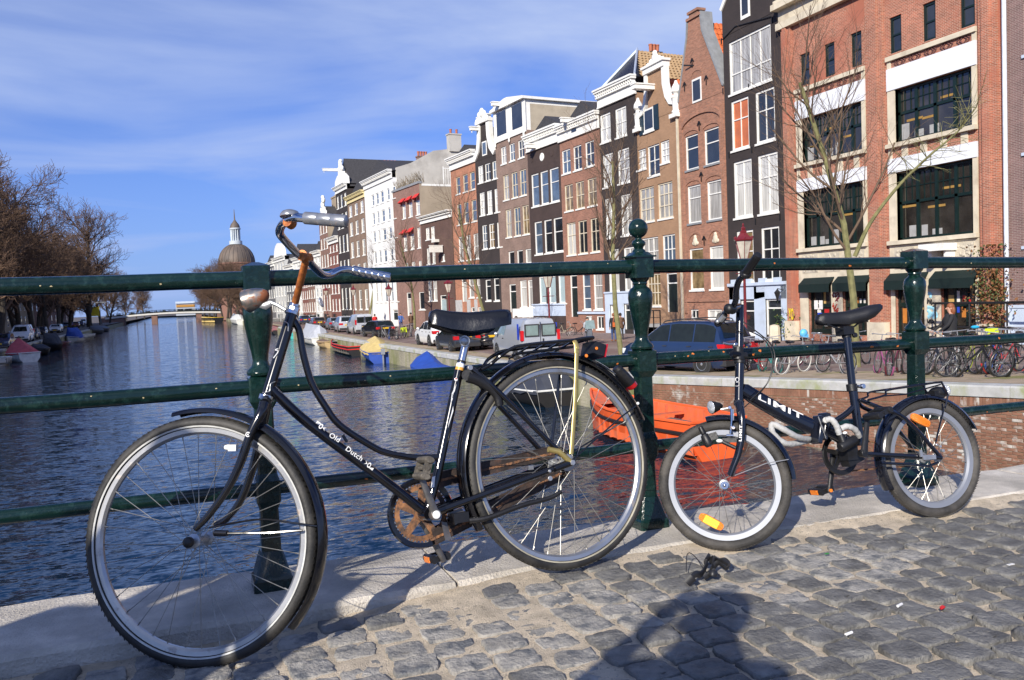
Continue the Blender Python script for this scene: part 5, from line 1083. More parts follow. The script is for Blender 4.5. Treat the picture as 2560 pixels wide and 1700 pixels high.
    def roof(s, ez, rz_, y0=0.3, m=None, hip=0.0, u0=0.05, u1=None, tiles=None, D=None, uc=None):
        u1 = s.W-0.05 if u1 is None else u1; D = D or s.D; c = (u0+u1)/2 if uc is None else uc
        q = MB(); q.add([(u0, y0, ez), (u1, y0, ez), (u1, D, ez), (u0, D, ez), (c, y0+hip, rz_), (c, D, rz_)], [(0, 1, 4), (1, 2, 5, 4), (2, 3, 5), (3, 0, 4, 5), (0, 3, 2, 1)])
        o = q.build('roof', m or m_slate, s.t, smooth=False)
        return o
    def tiles(s, a, b_, c, d, nu, nv, m, lift=0.03, me_name='tile', limit=300):
        """pantiles over the quad a(bottom-front) b(bottom-back) c(top-back) d(top-front) in local coordinates"""
        a, b_, c, d = map(Vector, (a, b_, c, d)); U = (b_-a)/nu; V = (d-a)/nv; n_ = U.cross(V).normalized()
        if n_.z < 0: n_ = -n_
        q = MB(); lu, lv = U.length, V.length*1.12; prof = [(-0.5, 0.01), (-0.3, 0.0), (-0.05, 0.012), (0.15, 0.045), (0.35, 0.05), (0.5, 0.02)]
        q.grid([[(x*lu*1.04, 0, z) for x, z in prof], [(x*lu*1.04, lv, z-0.035) for x, z in prof]]); q.grid([[(x*lu*1.04, 0, z) for x, z in prof], [(x*lu*1.04, 0, z-0.035) for x, z in prof]])
        me = q.build(me_name, m, mesh_only=True, angle=60); R_ = Matrix((U.normalized(), (V-U.normalized()*V.dot(U.normalized())).normalized(), n_)).transposed(); k = 0
        for j in range(nv):
            for i in range(nu):
                p = a.lerp(b_, (i+0.5)/nu).lerp(d.lerp(c, (i+0.5)/nu), j/nv)+n_*lift
                if k < limit: o = link('tile', me, s.t); o.location = p; o.rotation_euler = R_.to_euler(); k += 1
    def chimney(s, u, y, z0, z1, w=0.7, l=1.2, m=None, pots=3):
        q = MB(); q.b2(u-w/2, u+w/2, y-l/2, y+l/2, z0, z1); q.b2(u-w/2-0.08, u+w/2+0.08, y-l/2-0.08, y+l/2+0.08, z1-0.15, z1); o = q.build('chimney', m or s.mw, s.t, smooth=False)
        if pots:
            q = MB()
            for i in range(pots): q.lathe([(0.13, 0), (0.15, 0.5), (0.17, 0.52), (0.17, 0.6)], (u, y-l/2+l*(i+0.5)/pots, z1), n=10)
            q.build('chimney_pot', m_terra, o)
        return o
    def hoist(s, u, z, L=1.1, m=None, w=0.22):
        q = MB(); q.b2(u-w/2, u+w/2, -L, 0.2, z, z+0.28); q.b2(u-w/2-0.06, u+w/2+0.06, -L-0.05, 0.1, z+0.28, z+0.36); q.b2(u-0.03, u+0.03, -L+0.12, -L+0.2, z-0.22, z); return q.build('hoist_beam', m or m_wht, s.t, smooth=False)
def scroll(h, pts, m=None, w=0.22, name='scroll'): return h.strip(pts, w, m=m, name=name, y0=-0.14, y1=0.2)

# ---- H2: tall black house with white windows, light blue ground floor
mk_black = mat('black_brick', (0.040, 0.030, 0.028), 0.8, var=0.2, scale=1.0, bump=0.15, bscale=30, brick=(*BR, (0.03, 0.025, 0.023), 0.15))
h = House('tall black painted house with big white framed windows and a light blue ground floor', 1824, 1967.5, 30, 30, mwall=mk_black)
top2 = h.uz('I', 640, 190)[1]
h.row('I', [(686, 150, 882, 405)], 'l', nx=4, tr=(0.36,), fw=0.12)
h.row('I', [(697, 452, 779, 688), (809, 412, 899, 656)], 'od', nx=2, tr=(0.62,), fw=0.13); h.row('I', [(709, 738, 794, 1003), (821, 706, 914, 984)], 'cc', nx=2, tr=(0.62,), fw=0.13)
h.row('I', [(723, 1062, 801, 1300), (836, 1045, 921, 1300)], 'wd', nx=2, tr=(0.6,), fw=0.13)
h.row('I', [(742, 1385, 808, 1540)], 'd', nx=1, tr=(0.7,)); h.row('I', [(858, 1378, 932, 1545)], 'd', kind='door')
topz = h.uz('I', 770, 118)[1]; h.wall(topz)
zb = h.uz('I', 820, 1296)[1]
q = MB()
for r in [(0, h.holes[-2][0]), (h.holes[-2][1], h.holes[-1][0]), (h.holes[-1][1], h.W)]: q.b2(r[0]+0.005, r[1]-0.005, -0.05, 0.03, 0, zb-0.3)
q.b2(0, h.W, -0.05, 0.03, h.holes[-1][3]+0.0, zb-0.25); q.b2(-0.02, h.W+0.02, -0.16, 0.03, zb-0.25, zb-0.08)
for i in range(4): c = h.W*(i+0.2)/4+0.3; q.b2(c-0.3, c+0.3, -0.10, 0.03, zb-0.08, zb+0.14)
h.t['z'] = 0.0; del h.t['z']
q.build('shop_front', m_pblue, h.t, smooth=False)
gz = [h.uz('I', 637, 62), h.uz('I', 700, 0), h.uz('I', 740, -60), h.uz('I', 800, -60), h.uz('I', 860, -30)]
h.poly([(0, topz), (0, gz[0][1]), (h.W*0.28, gz[0][1]+1.6), (h.W*0.38, gz[0][1]+2.8), (h.W*0.62, gz[0][1]+2.8), (h.W*0.72, gz[0][1]+1.6), (h.W, gz[0][1]), (h.W, topz)])
h.strip([(-0.05, gz[0][1]+0.05), (h.W*0.27, gz[0][1]+1.65), (h.W*0.38, gz[0][1]+2.85)], 0.22)
h.strip([(h.W+0.05, gz[0][1]+0.05), (h.W*0.73, gz[0][1]+1.65), (h.W*0.62, gz[0][1]+2.85)], 0.22)
q = MB(); u0, u1, z0_, z1_ = h.rect('I', 743, -40, 786, 85)
q.b2(u0, u1, -0.06, -0.021, z0_, z1_); o = q.build('window', m_wht, h.t, smooth=False); q = MB(); q.b2(u0+0.14, u1-0.14, -0.07, -0.061, z0_+0.2, z1_-0.14); q.build('pane', p_dark, o, smooth=False)
q = MB(); L_ = [h.uz('I', *p) for p in ((655, 188), (720, 122), (885, 76))]; q.tube([(u, -0.06, z) for u, z in L_], 0.03, 6)
for p in ((655, 190), (888, 92), (662, 420), (780, 400), (900, 372), (690, 715), (795, 690), (916, 660), (812, 1020), (925, 1000)):
    u, z = h.uz('I', *p); q.box((u, -0.04, z), (0.05, 0.05, 0.32)); 
q.build('wall_anchor', m_iron, h.t, smooth=False)
h.roof(gz[0][1]-0.3, gz[0][1]+2.6, m=m_slate); h.finish_windows()
q = MB(); u, z = h.uz('J', 82, 1330); q.tube([(u+0.5, -0.05, z+0.1), (u+0.5, -0.45, z+0.18)], 0.02, 6); q.lathe([(0.03, 0), (0.16, 0.4), (0.18, 0.42), (0.06, 0.55), (0.02, 0.62)], (u+0.5, -0.45, z-0.45), n=6); q.build('wall_lantern', m_iron, h.t, smooth=False)

# ---- H3: brick house with pointed spout gable and orange roof
mk_red3 = brick_mat('brick_rose', (0.38, 0.17, 0.105), (0.30, 0.22, 0.17), 0.4)
h = House('rosy brick house with a pointed chimney gable and arched windows', 1710, 1823, 30, 30, mwall=mk_red3)
h.row('I', [(486, 622, 546, 780), (573, 590, 642, 760)], 'dd', nx=1, tr=(0.62,), sillm=m_lead); h.row('I', [(496, 852, 558, 1030), (586, 832, 653, 1014)], 'll', nx=1, tr=(0.68,), sillm=m_lead)
h.row('I', [(506, 1146, 570, 1338), (598, 1132, 664, 1334)], 'wc', nx=1, tr=(0.72,)); h.row('I', [(510, 1428, 547, 1478), (586, 1425, 655, 1468)], 'dc', nx=2, tr=())
ez = h.uz('I', 545, 470)[1]; h.wall(ez)
G_ = [h.uz('TP', *p) for p in ((745, 870), (860, 365), (855, 235), (1000, 225), (960, 345), (1180, 700))]
apz = h.uz('TP', 930, 120)[1]; W = h.W; uc = h.uz('TP', 925, 230)[0]
gab = [(0, ez), (0.02, ez+0.35), (uc-0.75, G_[1][1]), (uc-0.62, G_[2][1]+0.1), (uc+0.62, G_[2][1]+0.1), (uc+0.75, G_[1][1]), (W-0.02, ez+0.35), (W, ez)]
h.poly(gab)
q = MB(); q.b2(uc-0.75, uc+0.75, -0.12, 0.4, G_[2][1]+0.1, G_[2][1]+0.25); q.b2(uc-0.45, uc+0.45, -0.08, 0.4, G_[2][1]+0.25, apz); q.b2(uc-0.55, uc+0.55, -0.16, 0.45, apz, apz+0.15); q.build('pinnacle', mk_red3, h.t, smooth=False)
for sg in (1,):
    h.strip([(uc+0.70, G_[2][1]+0.3), (uc+0.82, G_[1][1]), (W-0.02, ez+0.42), (W+0.05, ez+0.38)], 0.12, y0=-0.1, y1=0.75, m=m_lead)
h.strip([(uc-0.70, G_[2][1]+0.3), (uc-0.82, G_[1][1]), (0.02, ez+0.42)], 0.10, y0=-0.08, y1=0.5, m=m_lead)
u0, u1, z0_, z1_ = h.rect('TP', 908, 765, 998, 1000); q = MB(); q.b2(u0, u1, -0.05, -0.021, z0_, z1_); o = q.build('window', m_wht, h.t, smooth=False); q = MB(); q.b2(u0+0.1, u1-0.1, -0.06, -0.051, z0_+0.12, z1_-0.12); q.build('pane', p_dark, o, smooth=False)
q = MB()
def archband(h, q, uc_, zb_, w_, rise, th, n=9, out=0.05):
    a = [(uc_+w_/2*math.cos(math.pi*(1-i/n)), zb_+rise*math.sin(math.pi*i/n)) for i in range(n+1)]
    for i in range(n):
        (ua, za), (ub, zb2) = a[i], a[i+1]; q.loft([[(ua, -out, za), (ua*1+0*th, -out, za+th), (ua, 0.05, za+th), (ua, 0.05, za)], [(ub, -out, zb2), (ub, -out, zb2+th), (ub, 0.05, zb2+th), (ub, 0.05, zb2)]])
archband(h, q, (u0+u1)/2, z1_+0.02, (u1-u0)*1.25, 0.45, 0.22)
for hr in h.holes[:4]: archband(h, q, (hr[0]+hr[1])/2, hr[3]-0.02, (hr[1]-hr[0])*1.1, 0.28, 0.2)
for hr in h.holes[4:6]: archband(h, q, (hr[0]+hr[1])/2, hr[3]+0.15, (hr[1]-hr[0])*1.05, 0.75, 0.16)
zt = h.uz('I', 555, 560)[1]; archband(h, q, W*0.5, zt-0.3, W*0.86, 0.75, 0.3, 14, 0.09); q.build('brick_arch', mk_red3, h.t, smooth=False)
q = MB()
for hr in h.holes[4:6]:
    c, z = (hr[0]+hr[1])/2, hr[3]+0.42; q.ell((c, -0.03, z), (0.22, 0.09, 0.28)); q.ell((c, -0.03, z+0.26), (0.14, 0.08, 0.14)); q.ell((c-0.2, -0.02, z-0.12), (0.14, 0.06, 0.12)); q.ell((c+0.2, -0.02, z-0.12), (0.14, 0.06, 0.12))
q.build('carved_relief', m_crm, h.t)
q = MB(); q.b2(0.1, W-0.1, -0.08, 0.05, h.uz('I', 580, 1392)[1], h.uz('I', 580, 1378)[1])
for uu in (0.12, 0.32, W-0.32, W-0.12): q.b2(uu-0.06, uu+0.06, -0.07, 0.04, 1.5, ez-0.6)
q.build('brick_pilaster', mk_red3, h.t, smooth=False)
q = MB()
for p in ((552, 580), (562, 815), (575, 1110), (585, 370), (485, 400), (520, 290)):
    u, z = h.uz('I', *p); q.box((u, -0.05, z), (0.05, 0.05, 0.55)); q.box((u-0.1, -0.05, z+0.15), (0.04, 0.05, 0.3), rot=Matrix.Rotation(0.6, 3, 'Y')); q.box((u+0.1, -0.05, z+0.15), (0.04, 0.05, 0.3), rot=Matrix.Rotation(-0.6, 3, 'Y'))
u, z = h.uz('TP', 900, 635); q.tube([(u-0.4, -0.3, z+0.05), (u+0.25, 0, z-0.1)], 0.05, 6); q.build('wall_anchor', m_iron, h.t, smooth=False)
rzt = h.uz('TP', 1030, 280)[1]+0.6; h.roof(ez+0.1, rzt, y0=0.35, m=m_tile_o)
h.tiles((W-0.1, 0.8, ez+0.1), (W-0.1, 7.5, ez+0.1), (W/2, 7.5, rzt), (W/2, 0.8, rzt), 22, 12, m_tile_o)
h.finish_windows()

# ---- H4: brown house with white neck gable and black shutters
mk_brn = mat('brown_render', (0.36, 0.215, 0.125), 0.85, var=0.12, scale=0.8, bump=0.2, bscale=20, brick=(*BR, (0.29, 0.18, 0.11), 0.15))
h = House('brown house with a white scrolled neck gable and dark shutters', 1606, 1709, 30, 30, mwall=mk_brn)
h.row('I', [(262, 688, 305, 783)], 'c', nx=2, tr=(0.3, 0.65)); h.row('I', [(312, 668, 367, 812)], 'd', nx=2, tr=(0.5,)); h.row('I', [(371, 648, 412, 752)], 'c', nx=2, tr=(0.33, 0.66))
h.row('I', [(275, 862, 342, 1022), (359, 842, 428, 1010)], 'll', nx=3, tr=(0.35, 0.7), frame=m_crm); h.row('I', [(287, 1094, 362, 1230), (381, 1082, 440, 1215)], 'lb', nx=3, tr=(0.5,), frame=m_wht)
h.row('I', [(308, 1262, 372, 1412)], 'w', nx=4, tr=(0.4, 0.7), frame=m_crm); h.row('I', [(400, 1258, 450, 1440)], 'd', kind='door')
W = h.W; nk0, nk1 = h.uz('TP', 385, 900)[0], h.uz('TP', 560, 900)[0]; zn = h.uz('I', 330, 590)[1]; ez = h.uz('TP', 500, 1180)[1]; h.wall(ez)
zpk = h.uz('TP', 450, 740)[1]; gc = W*0.5; nk0, nk1 = gc-1.0, gc+1.0
h.poly([(0, ez), (0.25, ez+0.25), (nk0, ez+0.9), (nk0, zpk), (nk1, zpk), (nk1, ez+0.9), (W-0.25, ez+0.25), (W, ez)])
q = MB(); q.b2(nk0-0.25, nk1+0.25, -0.22, 0.3, zpk, zpk+0.35); q.b2(nk0-0.35, nk1+0.35, -0.32, 0.32, zpk+0.35, zpk+0.5); q.build('pediment', m_wht, h.t, smooth=False)
q = MB()
for a, zz, r in ((0, 0.9, 0.36), (-0.45, 0.72, 0.26), (0.45, 0.72, 0.26), (-0.85, 0.6, 0.2), (0.85, 0.6, 0.2), (0, 1.2, 0.22)): q.ell((gc+a, 0.0, zpk+zz-0.05), (r, 0.14, r*0.85))
q.build('crest', m_wht, h.t)
zt = h.uz('TP', 640, 1010)[1]
for sg in (-1, 1):
    base = gc+sg*1.0; tip = gc+sg*(W/2-0.25)
    h.strip([(base+sg*0.08, zpk), (base+sg*0.10, lerp(zpk, ez, 0.35)), (base+sg*0.35, lerp(zpk, ez, 0.62)), (base+sg*0.75, lerp(zpk, ez, 0.78)), (tip-sg*0.05, lerp(zpk, ez, 0.82))], 0.34, name='scroll', y0=-0.14, y1=0.25)
    q = MB(); q.lathe([(0.30, 0), (0.34, 0.1), (0.25, 0.25), (0.3, 0.9), (0.36, 0.98), (0.2, 1.05), (0.18, 1.2), (0.32, 1.35), (0.30, 1.6), (0.12, 1.9), (0.08, 2.05)], (tip+sg*0.05, 0.02, ez-0.2), n=10); q.b2(tip-0.42, tip+0.42, -0.28, 0.25, ez-0.45, ez-0.2); q.build('vase', m_wht, h.t)
h.hoist(gc-0.35, h.uz('TP', 400, 940)[1], L=1.5, w=0.5)
u0, u1, z0_, z1_ = h.rect('TP', 435, 1075, 530, 1285); z1_ += 0.1
q = MB(); q.b2(u0, u1, -0.05, -0.001, z0_, z1_); o = q.build('window', m_wht, h.t, smooth=False); q = MB(); q.b2(u0+0.12, u1-0.1, -0.06, -0.051, z0_+0.15, z1_-0.12); q.build('pane', p_dark, o, smooth=False)
q = MB(); q.b2(u0-0.08, u1+0.08, -0.1, 0.0, z0_-0.12, z0_); q.build('sill', m_wht, o, smooth=False)
for a in (u0-0.62, u1+0.02):
    q = MB(); q.b2(a, a+0.6, -0.06, -0.001, z0_-0.1, z1_+0.05); q.b2(a+0.08, a+0.52, -0.075, -0.06, z0_, (z0_+z1_)/2-0.05); q.b2(a+0.08, a+0.52, -0.075, -0.06, (z0_+z1_)/2+0.05, z1_-0.05); q.build('shutter', mat('shutter', (0.012, 0.028, 0.04), 0.4), h.t, smooth=False)
h.roof(ez-0.2, zpk-0.5, y0=0.3, m=m_tile_o); h.tiles((W-0.1, 0.5, ez-0.2), (W-0.1, 4.5, ez-0.2), (W/2, 4.5, zpk-0.5), (W/2, 0.5, zpk-0.5), 12, 8, m_tile_o)
q = MB(); q.b2(W-0.14, W-0.02, -0.12, -0.0, 0.3, ez-0.4); q.build('drainpipe', m_crm, h.t, smooth=False)
# stoop and railing
q = MB(); u0, z_ = h.uz('I', 395, 1440)
for i in range(4): q.b2(u0-0.3-i*0.3, u0+1.6, -1.4, -0.05, 0, 0.85-i*0.2-0.001*i)
q.build('stoop', m_kerb, h.t, smooth=False)
q = MB()
for x in (u0-1.2, u0-0.2, u0+0.8, u0+1.6): q.b2(x-0.03, x+0.03, -1.45, -1.39, 0, 1.75)
q.b2(u0-1.2, u0+1.6, -1.44, -1.40, 1.70, 1.76); q.b2(u0-1.2, u0+1.6, -1.44, -1.40, 1.25, 1.29); q.build('stoop_railing', m_iron, h.t, smooth=False)
h.finish_windows()

# ---- H5: black house, white cornice, hipped roof with tan tiles on its flank
h = House('black house with a white cornice and tan tiled roof flank', 1513, 1605, 29.7, 30, mwall=mk_black)
h.row('I', [(92, 525, 141, 660), (162, 492, 214, 628)], 'cc', nx=2, tr=(0.5,), fw=0.13); h.row('I', [(105, 710, 153, 866), (174, 682, 228, 842)], 'cl', nx=2, tr=(0.4, 0.7), fw=0.12)
h.row('I', [(117, 914, 164, 1096), (189, 892, 240, 1088)], 'cl', nx=2, tr=(0.33, 0.66), fw=0.12); h.row('I', [(131, 1148, 180, 1345), (203, 1140, 255, 1345)], 'cl', nx=2, tr=(0.7,), fw=0.12)
h.row('I', [(140, 1405, 178, 1500)], 'c', tr=(0.5,)); h.row('I', [(205, 1400, 250, 1520)], 'd', kind='door')
zc0, zc1 = h.uz('I', 135, 480)[1], h.uz('I', 125, 402)[1]; h.wall(zc0+0.05, side=mk_brn); h.cornice(zc0, zc1, out=0.5)
q = MB(); zb = h.uz('I', 180, 1352)[1]
hh_ = h.holes[-2:]; segs = [(0, hh_[0][0]), (hh_[0][1], hh_[1][0]), (hh_[1][1], h.W)]
for a, b_ in segs: q.b2(a, b_, -0.06, 0.02, 0, zb)
for r in hh_: q.b2(r[0], r[1], -0.06, 0.02, r[3], zb)
q.b2(0, h.W, -0.14, 0.02, zb, zb+0.12); q.build('plinth', m_pblue, h.t, smooth=False)
rzt = h.uz('TP', 420, 480, 2.0)[1]; W = h.W; o = h.roof(zc1-0.1, rzt, y0=0.0, m=m_tile_k, hip=1.9, D=13)
h.strip([(W*0.5+0.02, rzt+0.12), (W*0.98, zc1+0.05)], 0.01, m=m_wht) if False else None
q = MB()
for t_ in (0,):
    a, b_ = Vector((W*0.5, 1.9, rzt+0.05)), Vector((W-0.05, 0.0, zc1-0.05)); q.tube([a, b_], 0.26, 6, flat=0.3, up=Vector((1, -0.8, 0.6))); a2, b2_ = Vector((W*0.5, 1.9, rzt+0.05)), Vector((0.05, 0.0, zc1-0.05)); q.tube([a2, b2_], 0.12, 6)
q.build('lead_hip', mat('lead_white', (0.55, 0.62, 0.72), 0.6, var=0.15, scale=4), h.t, smooth=False)
h.tiles((W+0.05, 0.5, zc1-0.1), (W+0.05, 10.5, zc1-0.1), (W/2, 10.5, rzt), (W/2, 2.0, rzt), 30, 10, m_tile_t)
h.chimney(0.1, 5, zc1, rzt+0.8, 0.6, 0.9, pots=3); h.finish_windows()

# ---- H6: red brick, white cornice with dentils
mk_red6 = brick_mat('brick_russet', (0.33, 0.155, 0.105), (0.25, 0.17, 0.13), 0.3)
h = House('russet brick house with a white dentil cornice beside the black houses', 1413, 1512, 29.3, 29.7, mwall=mk_red6)
h.row('H', [(848, 374, 905, 528), (923, 348, 978, 514), (1001, 322, 1060, 490)], 'bdd', nx=2, tr=(0.5,)); h.row('H', [(866, 604, 922, 778), (939, 582, 995, 763), (1016, 562, 1078, 744)], 'www', nx=2, tr=(0.5,), frame=m_crm)
h.row('H', [(881, 854, 940, 1064), (956, 838, 1015, 1054), (1036, 820, 1095, 1050)], 'cdd', nx=2, tr=(0.62,), frame=m_crm); h.row('H', [(985, 1186, 1036, 1424), (1056, 1182, 1115, 1422)], 'bl', nx=1, tr=(0.3, 0.66)); h.row('H', [(905, 1195, 952, 1470)], 'd', kind='door')
h.row('H', [(1006, 1462, 1046, 1540), (1076, 1462, 1122, 1560)], 'cd', nx=2, tr=())
zc0, zc1 = h.uz('H', 943, 287)[1], h.uz('H', 920, 190)[1]; h.wall(zc0+0.05); h.cornice(zc0, zc1, out=0.5)
q = MB(); zb = h.uz('H', 1050, 1440)[1]; a = h.holes[5+4] if False else None
ud = h.rect('H', 905, 1195, 952, 1470)[1]; q.b2(ud+0.05, h.W, -0.12, 0.02, zb-0.12, zb+0.05); q.build('plinth', m_pblue, h.t, smooth=False)
u0, u1, z0_, z1_ = h.rect('H', 918, 218, 950, 262); q = MB(); q.b2(u0, u1, -0.12, -0.101, z0_, z1_); q.build('attic_window', p_dark, h.t, smooth=False)
h.hoist(h.W*0.35, zc1-0.1, L=1.0); h.roof(zc1-0.1, zc1+1.4, m=m_slate); h.finish_windows()

# ---- H7: dark brown painted house with a small white oval
mk_dk7 = mat('dark_brown_brick', (0.062, 0.040, 0.034), 0.8, var=0.2, scale=1.0, bump=0.15, bscale=30, brick=(*BR, (0.05, 0.035, 0.03), 0.2))
h = House('dark brown house with a small white oval opening under its cornice', 1332, 1413, 28.8, 29.3, mwall=mk_dk7)
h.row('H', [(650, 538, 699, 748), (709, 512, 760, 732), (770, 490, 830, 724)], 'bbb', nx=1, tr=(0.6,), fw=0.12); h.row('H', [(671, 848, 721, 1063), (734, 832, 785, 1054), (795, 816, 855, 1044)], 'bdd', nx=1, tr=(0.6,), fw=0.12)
h.row('H', [(700, 1204, 745, 1384), (761, 1200, 809, 1382), (826, 1196, 878, 1380)], 'mmm', nx=1, tr=(), fw=0.11)
zc0, zc1 = h.uz('H', 715, 362)[1], h.uz('H', 690, 262)[1]; h.wall(zc0+0.05); h.cornice(zc0, zc1, out=0.5)
u, z = h.uz('H', 720, 425); q = MB(); q.lathe([(0.34, -0.02), (0.34, 0.05), (0.26, 0.08), (0.24, 0.05)], (u, 0, z), (0, -1, 0), 16); q.build('oval_frame', m_wht, h.t)
q = MB()
for x, y in ((652, 440), (782, 400)): u, z = h.uz('H', x, y); q.lathe([(0.27, -0.01), (0.27, 0.02), (0.2, 0.03)], (u, 0, z), (0, -1, 0), 14)
q.build('round_panel', mk_dk7, h.t)
zb = h.uz('H', 790, 1392)[1]; q = MB(); q.b2(0, h.W, -0.06, 0.02, zb-0.9, zb); q.b2(0, h.W, -0.16, 0.02, zb, zb+0.12); q.build('plinth', m_pblue, h.t, smooth=False)
h.hoist(h.W*0.3, zc0+0.05, L=1.0, w=0.5); h.roof(zc1-0.1, zc1+1.2); h.finish_windows()

# ---- H8: grey brown brick with a wooden attic gable
mk_gb8 = brick_mat('brick_taupe', (0.27, 0.18, 0.145), (0.2, 0.15, 0.12), 0.25)
h = House('taupe brick house topped by a pale blue wooden attic gable', 1254, 1332, 28.2, 28.8, mwall=mk_gb8)
h.row('H', [(450, 354, 486, 468), (505, 332, 541, 462), (562, 318, 602, 424)], 'lbd', nx=2, tr=(0.5,)); h.row('H', [(465, 544, 503, 708), (520, 522, 560, 694), (573, 500, 616, 674)], 'lbb', nx=2, tr=(0.5,), frame=m_crm)
h.row('H', [(482, 768, 520, 952), (536, 752, 578, 943), (591, 736, 635, 928)], 'lbw', nx=2, tr=(0.5,), frame=m_crm); h.row('H', [(500, 1042, 540, 1190), (556, 1032, 596, 1180), (611, 1022, 652, 1175)], 'ddl', nx=1, tr=(0.4,))
h.row('H', [(576, 1230, 620, 1410), (627, 1226, 670, 1404)], 'cl', nx=1, tr=(0.75,)); h.row('H', [(507, 1255, 551, 1440)], 'd', kind='door')
zt = h.uz('H', 520, 285)[1]; h.wall(zt)
W = h.W; za = h.uz('H', 470, 110)[1]; zp = h.uz('H', 500, 68)[1]
q = MB(); q.b2(0.1, W-0.1, 0.0, 7.5, zt, za); q.build('attic_wall', mat('tan_render', (0.42, 0.36, 0.27), 0.85, var=0.12, scale=1.2), h.t, smooth=False)
q = MB(); q.b2(0.0, W, -0.12, -0.001, zt-0.15, zt+0.25); q.b2(0, 0.45, -0.10, -0.001, zt+0.25, za); q.b2(W-0.45, W, -0.10, -0.001, zt+0.25, za); q.b2(W*0.42, W*0.58, -0.10, -0.001, zt+0.25, za); q.b2(-0.2, W+0.2, -0.4, 7.6, za, za+0.22); q.b2(W-0.12, W-0.095, 0.0, 0.5, zt, za); q.b2(W-0.12, W-0.095, 7.2, 7.5, zt, za); q.b2(W-0.12, W-0.095, 0.5, 7.2, za-0.35, za)
q.prism([(-0.2, -0.4, za+0.22), (W*0.45, -0.4, zp+0.35), (W*0.55, -0.4, zp+0.35), (W+0.2, -0.4, za+0.22)], (0, 0.5, 0))
for c in (0.25, W-0.25, W*0.5):
    for k in range(3): q.ell((c, -0.14, zt+0.05-k*0.22), (0.2-0.04*k, 0.09, 0.18))
q.build('attic_gable', m_pblue if False else m_wht, h.t, smooth=False)
for a, b_ in ((0.45, W*0.42), (W*0.58, W-0.45)):
    q = MB(); q.b2(a, b_, -0.06, -0.001, zt+0.25, za-0.05); o = q.build('window', m_wht, h.t, smooth=False); q = MB(); q.b2(a+0.1, b_-0.1, -0.075, -0.061, zt+0.4, za-0.2); q.build('pane', p_dark, o, smooth=False)
h.hoist(W*0.3, za+0.25, L=1.1, w=0.35)
q = MB(); q.add([(0, 0, za+0.2), (W, 0, za+0.2), (W, 13, za+0.2), (0, 13, za+0.2), (W*0.5, 1.5, zp+0.7), (W*0.5, 13, zp+0.7)], [(0, 1, 4), (1, 2, 5, 4), (2, 3, 5), (3, 0, 4, 5)]); q.build('roof', m_slate, h.t, smooth=False)
zb = h.uz('H', 620, 1415)[1]; q = MB(); q.b2(W*0.38, W, -0.1, 0.02, zb-1.2, zb); q.build('plinth', m_wht, h.t, smooth=False); h.finish_windows()

# ---- H9: black house with ornate white neck gable
h = House('black house with an ornate cream neck gable', 1202, 1254, 27.6, 28.2, mwall=mk_black)
h.row('H', [(301, 482, 334, 592), (346, 466, 382, 594), (393, 446, 428, 558)], 'cdb', nx=2, tr=(0.5,)); h.row('H', [(312, 658, 345, 808), (360, 642, 393, 798), (408, 626, 444, 784)], 'ccc', nx=2, tr=(0.33, 0.66))
h.row('H', [(329, 872, 361, 1030), (374, 858, 408, 1020), (425, 846, 460, 1010)], 'bwl', nx=2, tr=(0.33, 0.66)); h.row('H', [(405, 1215, 440, 1365)], 'd', tr=(0.7,)); h.row('H', [(455, 1200, 490, 1440)], 'd', kind='door'); h.row('H', [(350, 1225, 385, 1365)], 'd', tr=(0.7,))
zt = h.uz('H', 360, 430)[1]; W = h.W; h.wall(zt); zn = h.uz('H', 345, 200)[1]; gc = W*0.5
h.poly([(0.05, zt), (gc-1.0, zt+0.9), (gc-0.85, zn), (gc+0.85, zn), (gc+1.0, zt+0.9), (W-0.05, zt)])
u0, u1 = gc-0.45, gc+0.45; z0_, z1_ = h.uz('H', 355, 412)[1], h.uz('H', 355, 318)[1]; q = MB(); q.b2(u0, u1, -0.06, -0.021, z0_, z1_); o = q.build('window', m_wht, h.t, smooth=False); q = MB(); q.b2(u0+0.12, u1-0.12, -0.07, -0.061, z0_+0.12, z1_-0.12); q.build('pane', p_blue, o, smooth=False)
for sg in (-1, 1): h.strip([(gc+sg*0.9, zn), (gc+sg*0.95, lerp(zn, zt, 0.4)), (gc+sg*1.25, lerp(zn, zt, 0.72)), (gc+sg*(W/2-0.1), zt+0.25)], 0.55, m=m_crm if False else m_wht, name='scroll', y0=-0.16)
q = MB(); zz = h.uz('H', 335, 125)[1]; q.b2(gc-1.25, gc+1.25, -0.3, 0.3, zn, zn+0.3); q.b2(gc-0.9, gc+0.9, -0.2, 0.3, zn+0.3, lerp(zn, zz, 0.55)); q.b2(gc-1.05, gc+1.05, -0.26, 0.3, lerp(zn, zz, 0.55), lerp(zn, zz, 0.64)); q.build('pediment', m_wht, h.t, smooth=False)
q = MB()
for a, f, r in ((0, 0.85, 0.45), (-0.5, 0.72, 0.3), (0.5, 0.72, 0.3), (0, 1.0, 0.25), (-0.95, 0.25, 0.3), (0.95, 0.25, 0.3), (-0.5, 0.35, 0.28), (0.5, 0.35, 0.28)): q.ell((gc+a, -0.2, lerp(zn, zz, f)), (r, 0.16, r))
q.build('crest', m_wht, h.t); h.hoist(gc-0.9, h.uz('H', 290, 262)[1], L=1.0, w=0.3); h.roof(zt, zn-0.3); h.finish_windows()
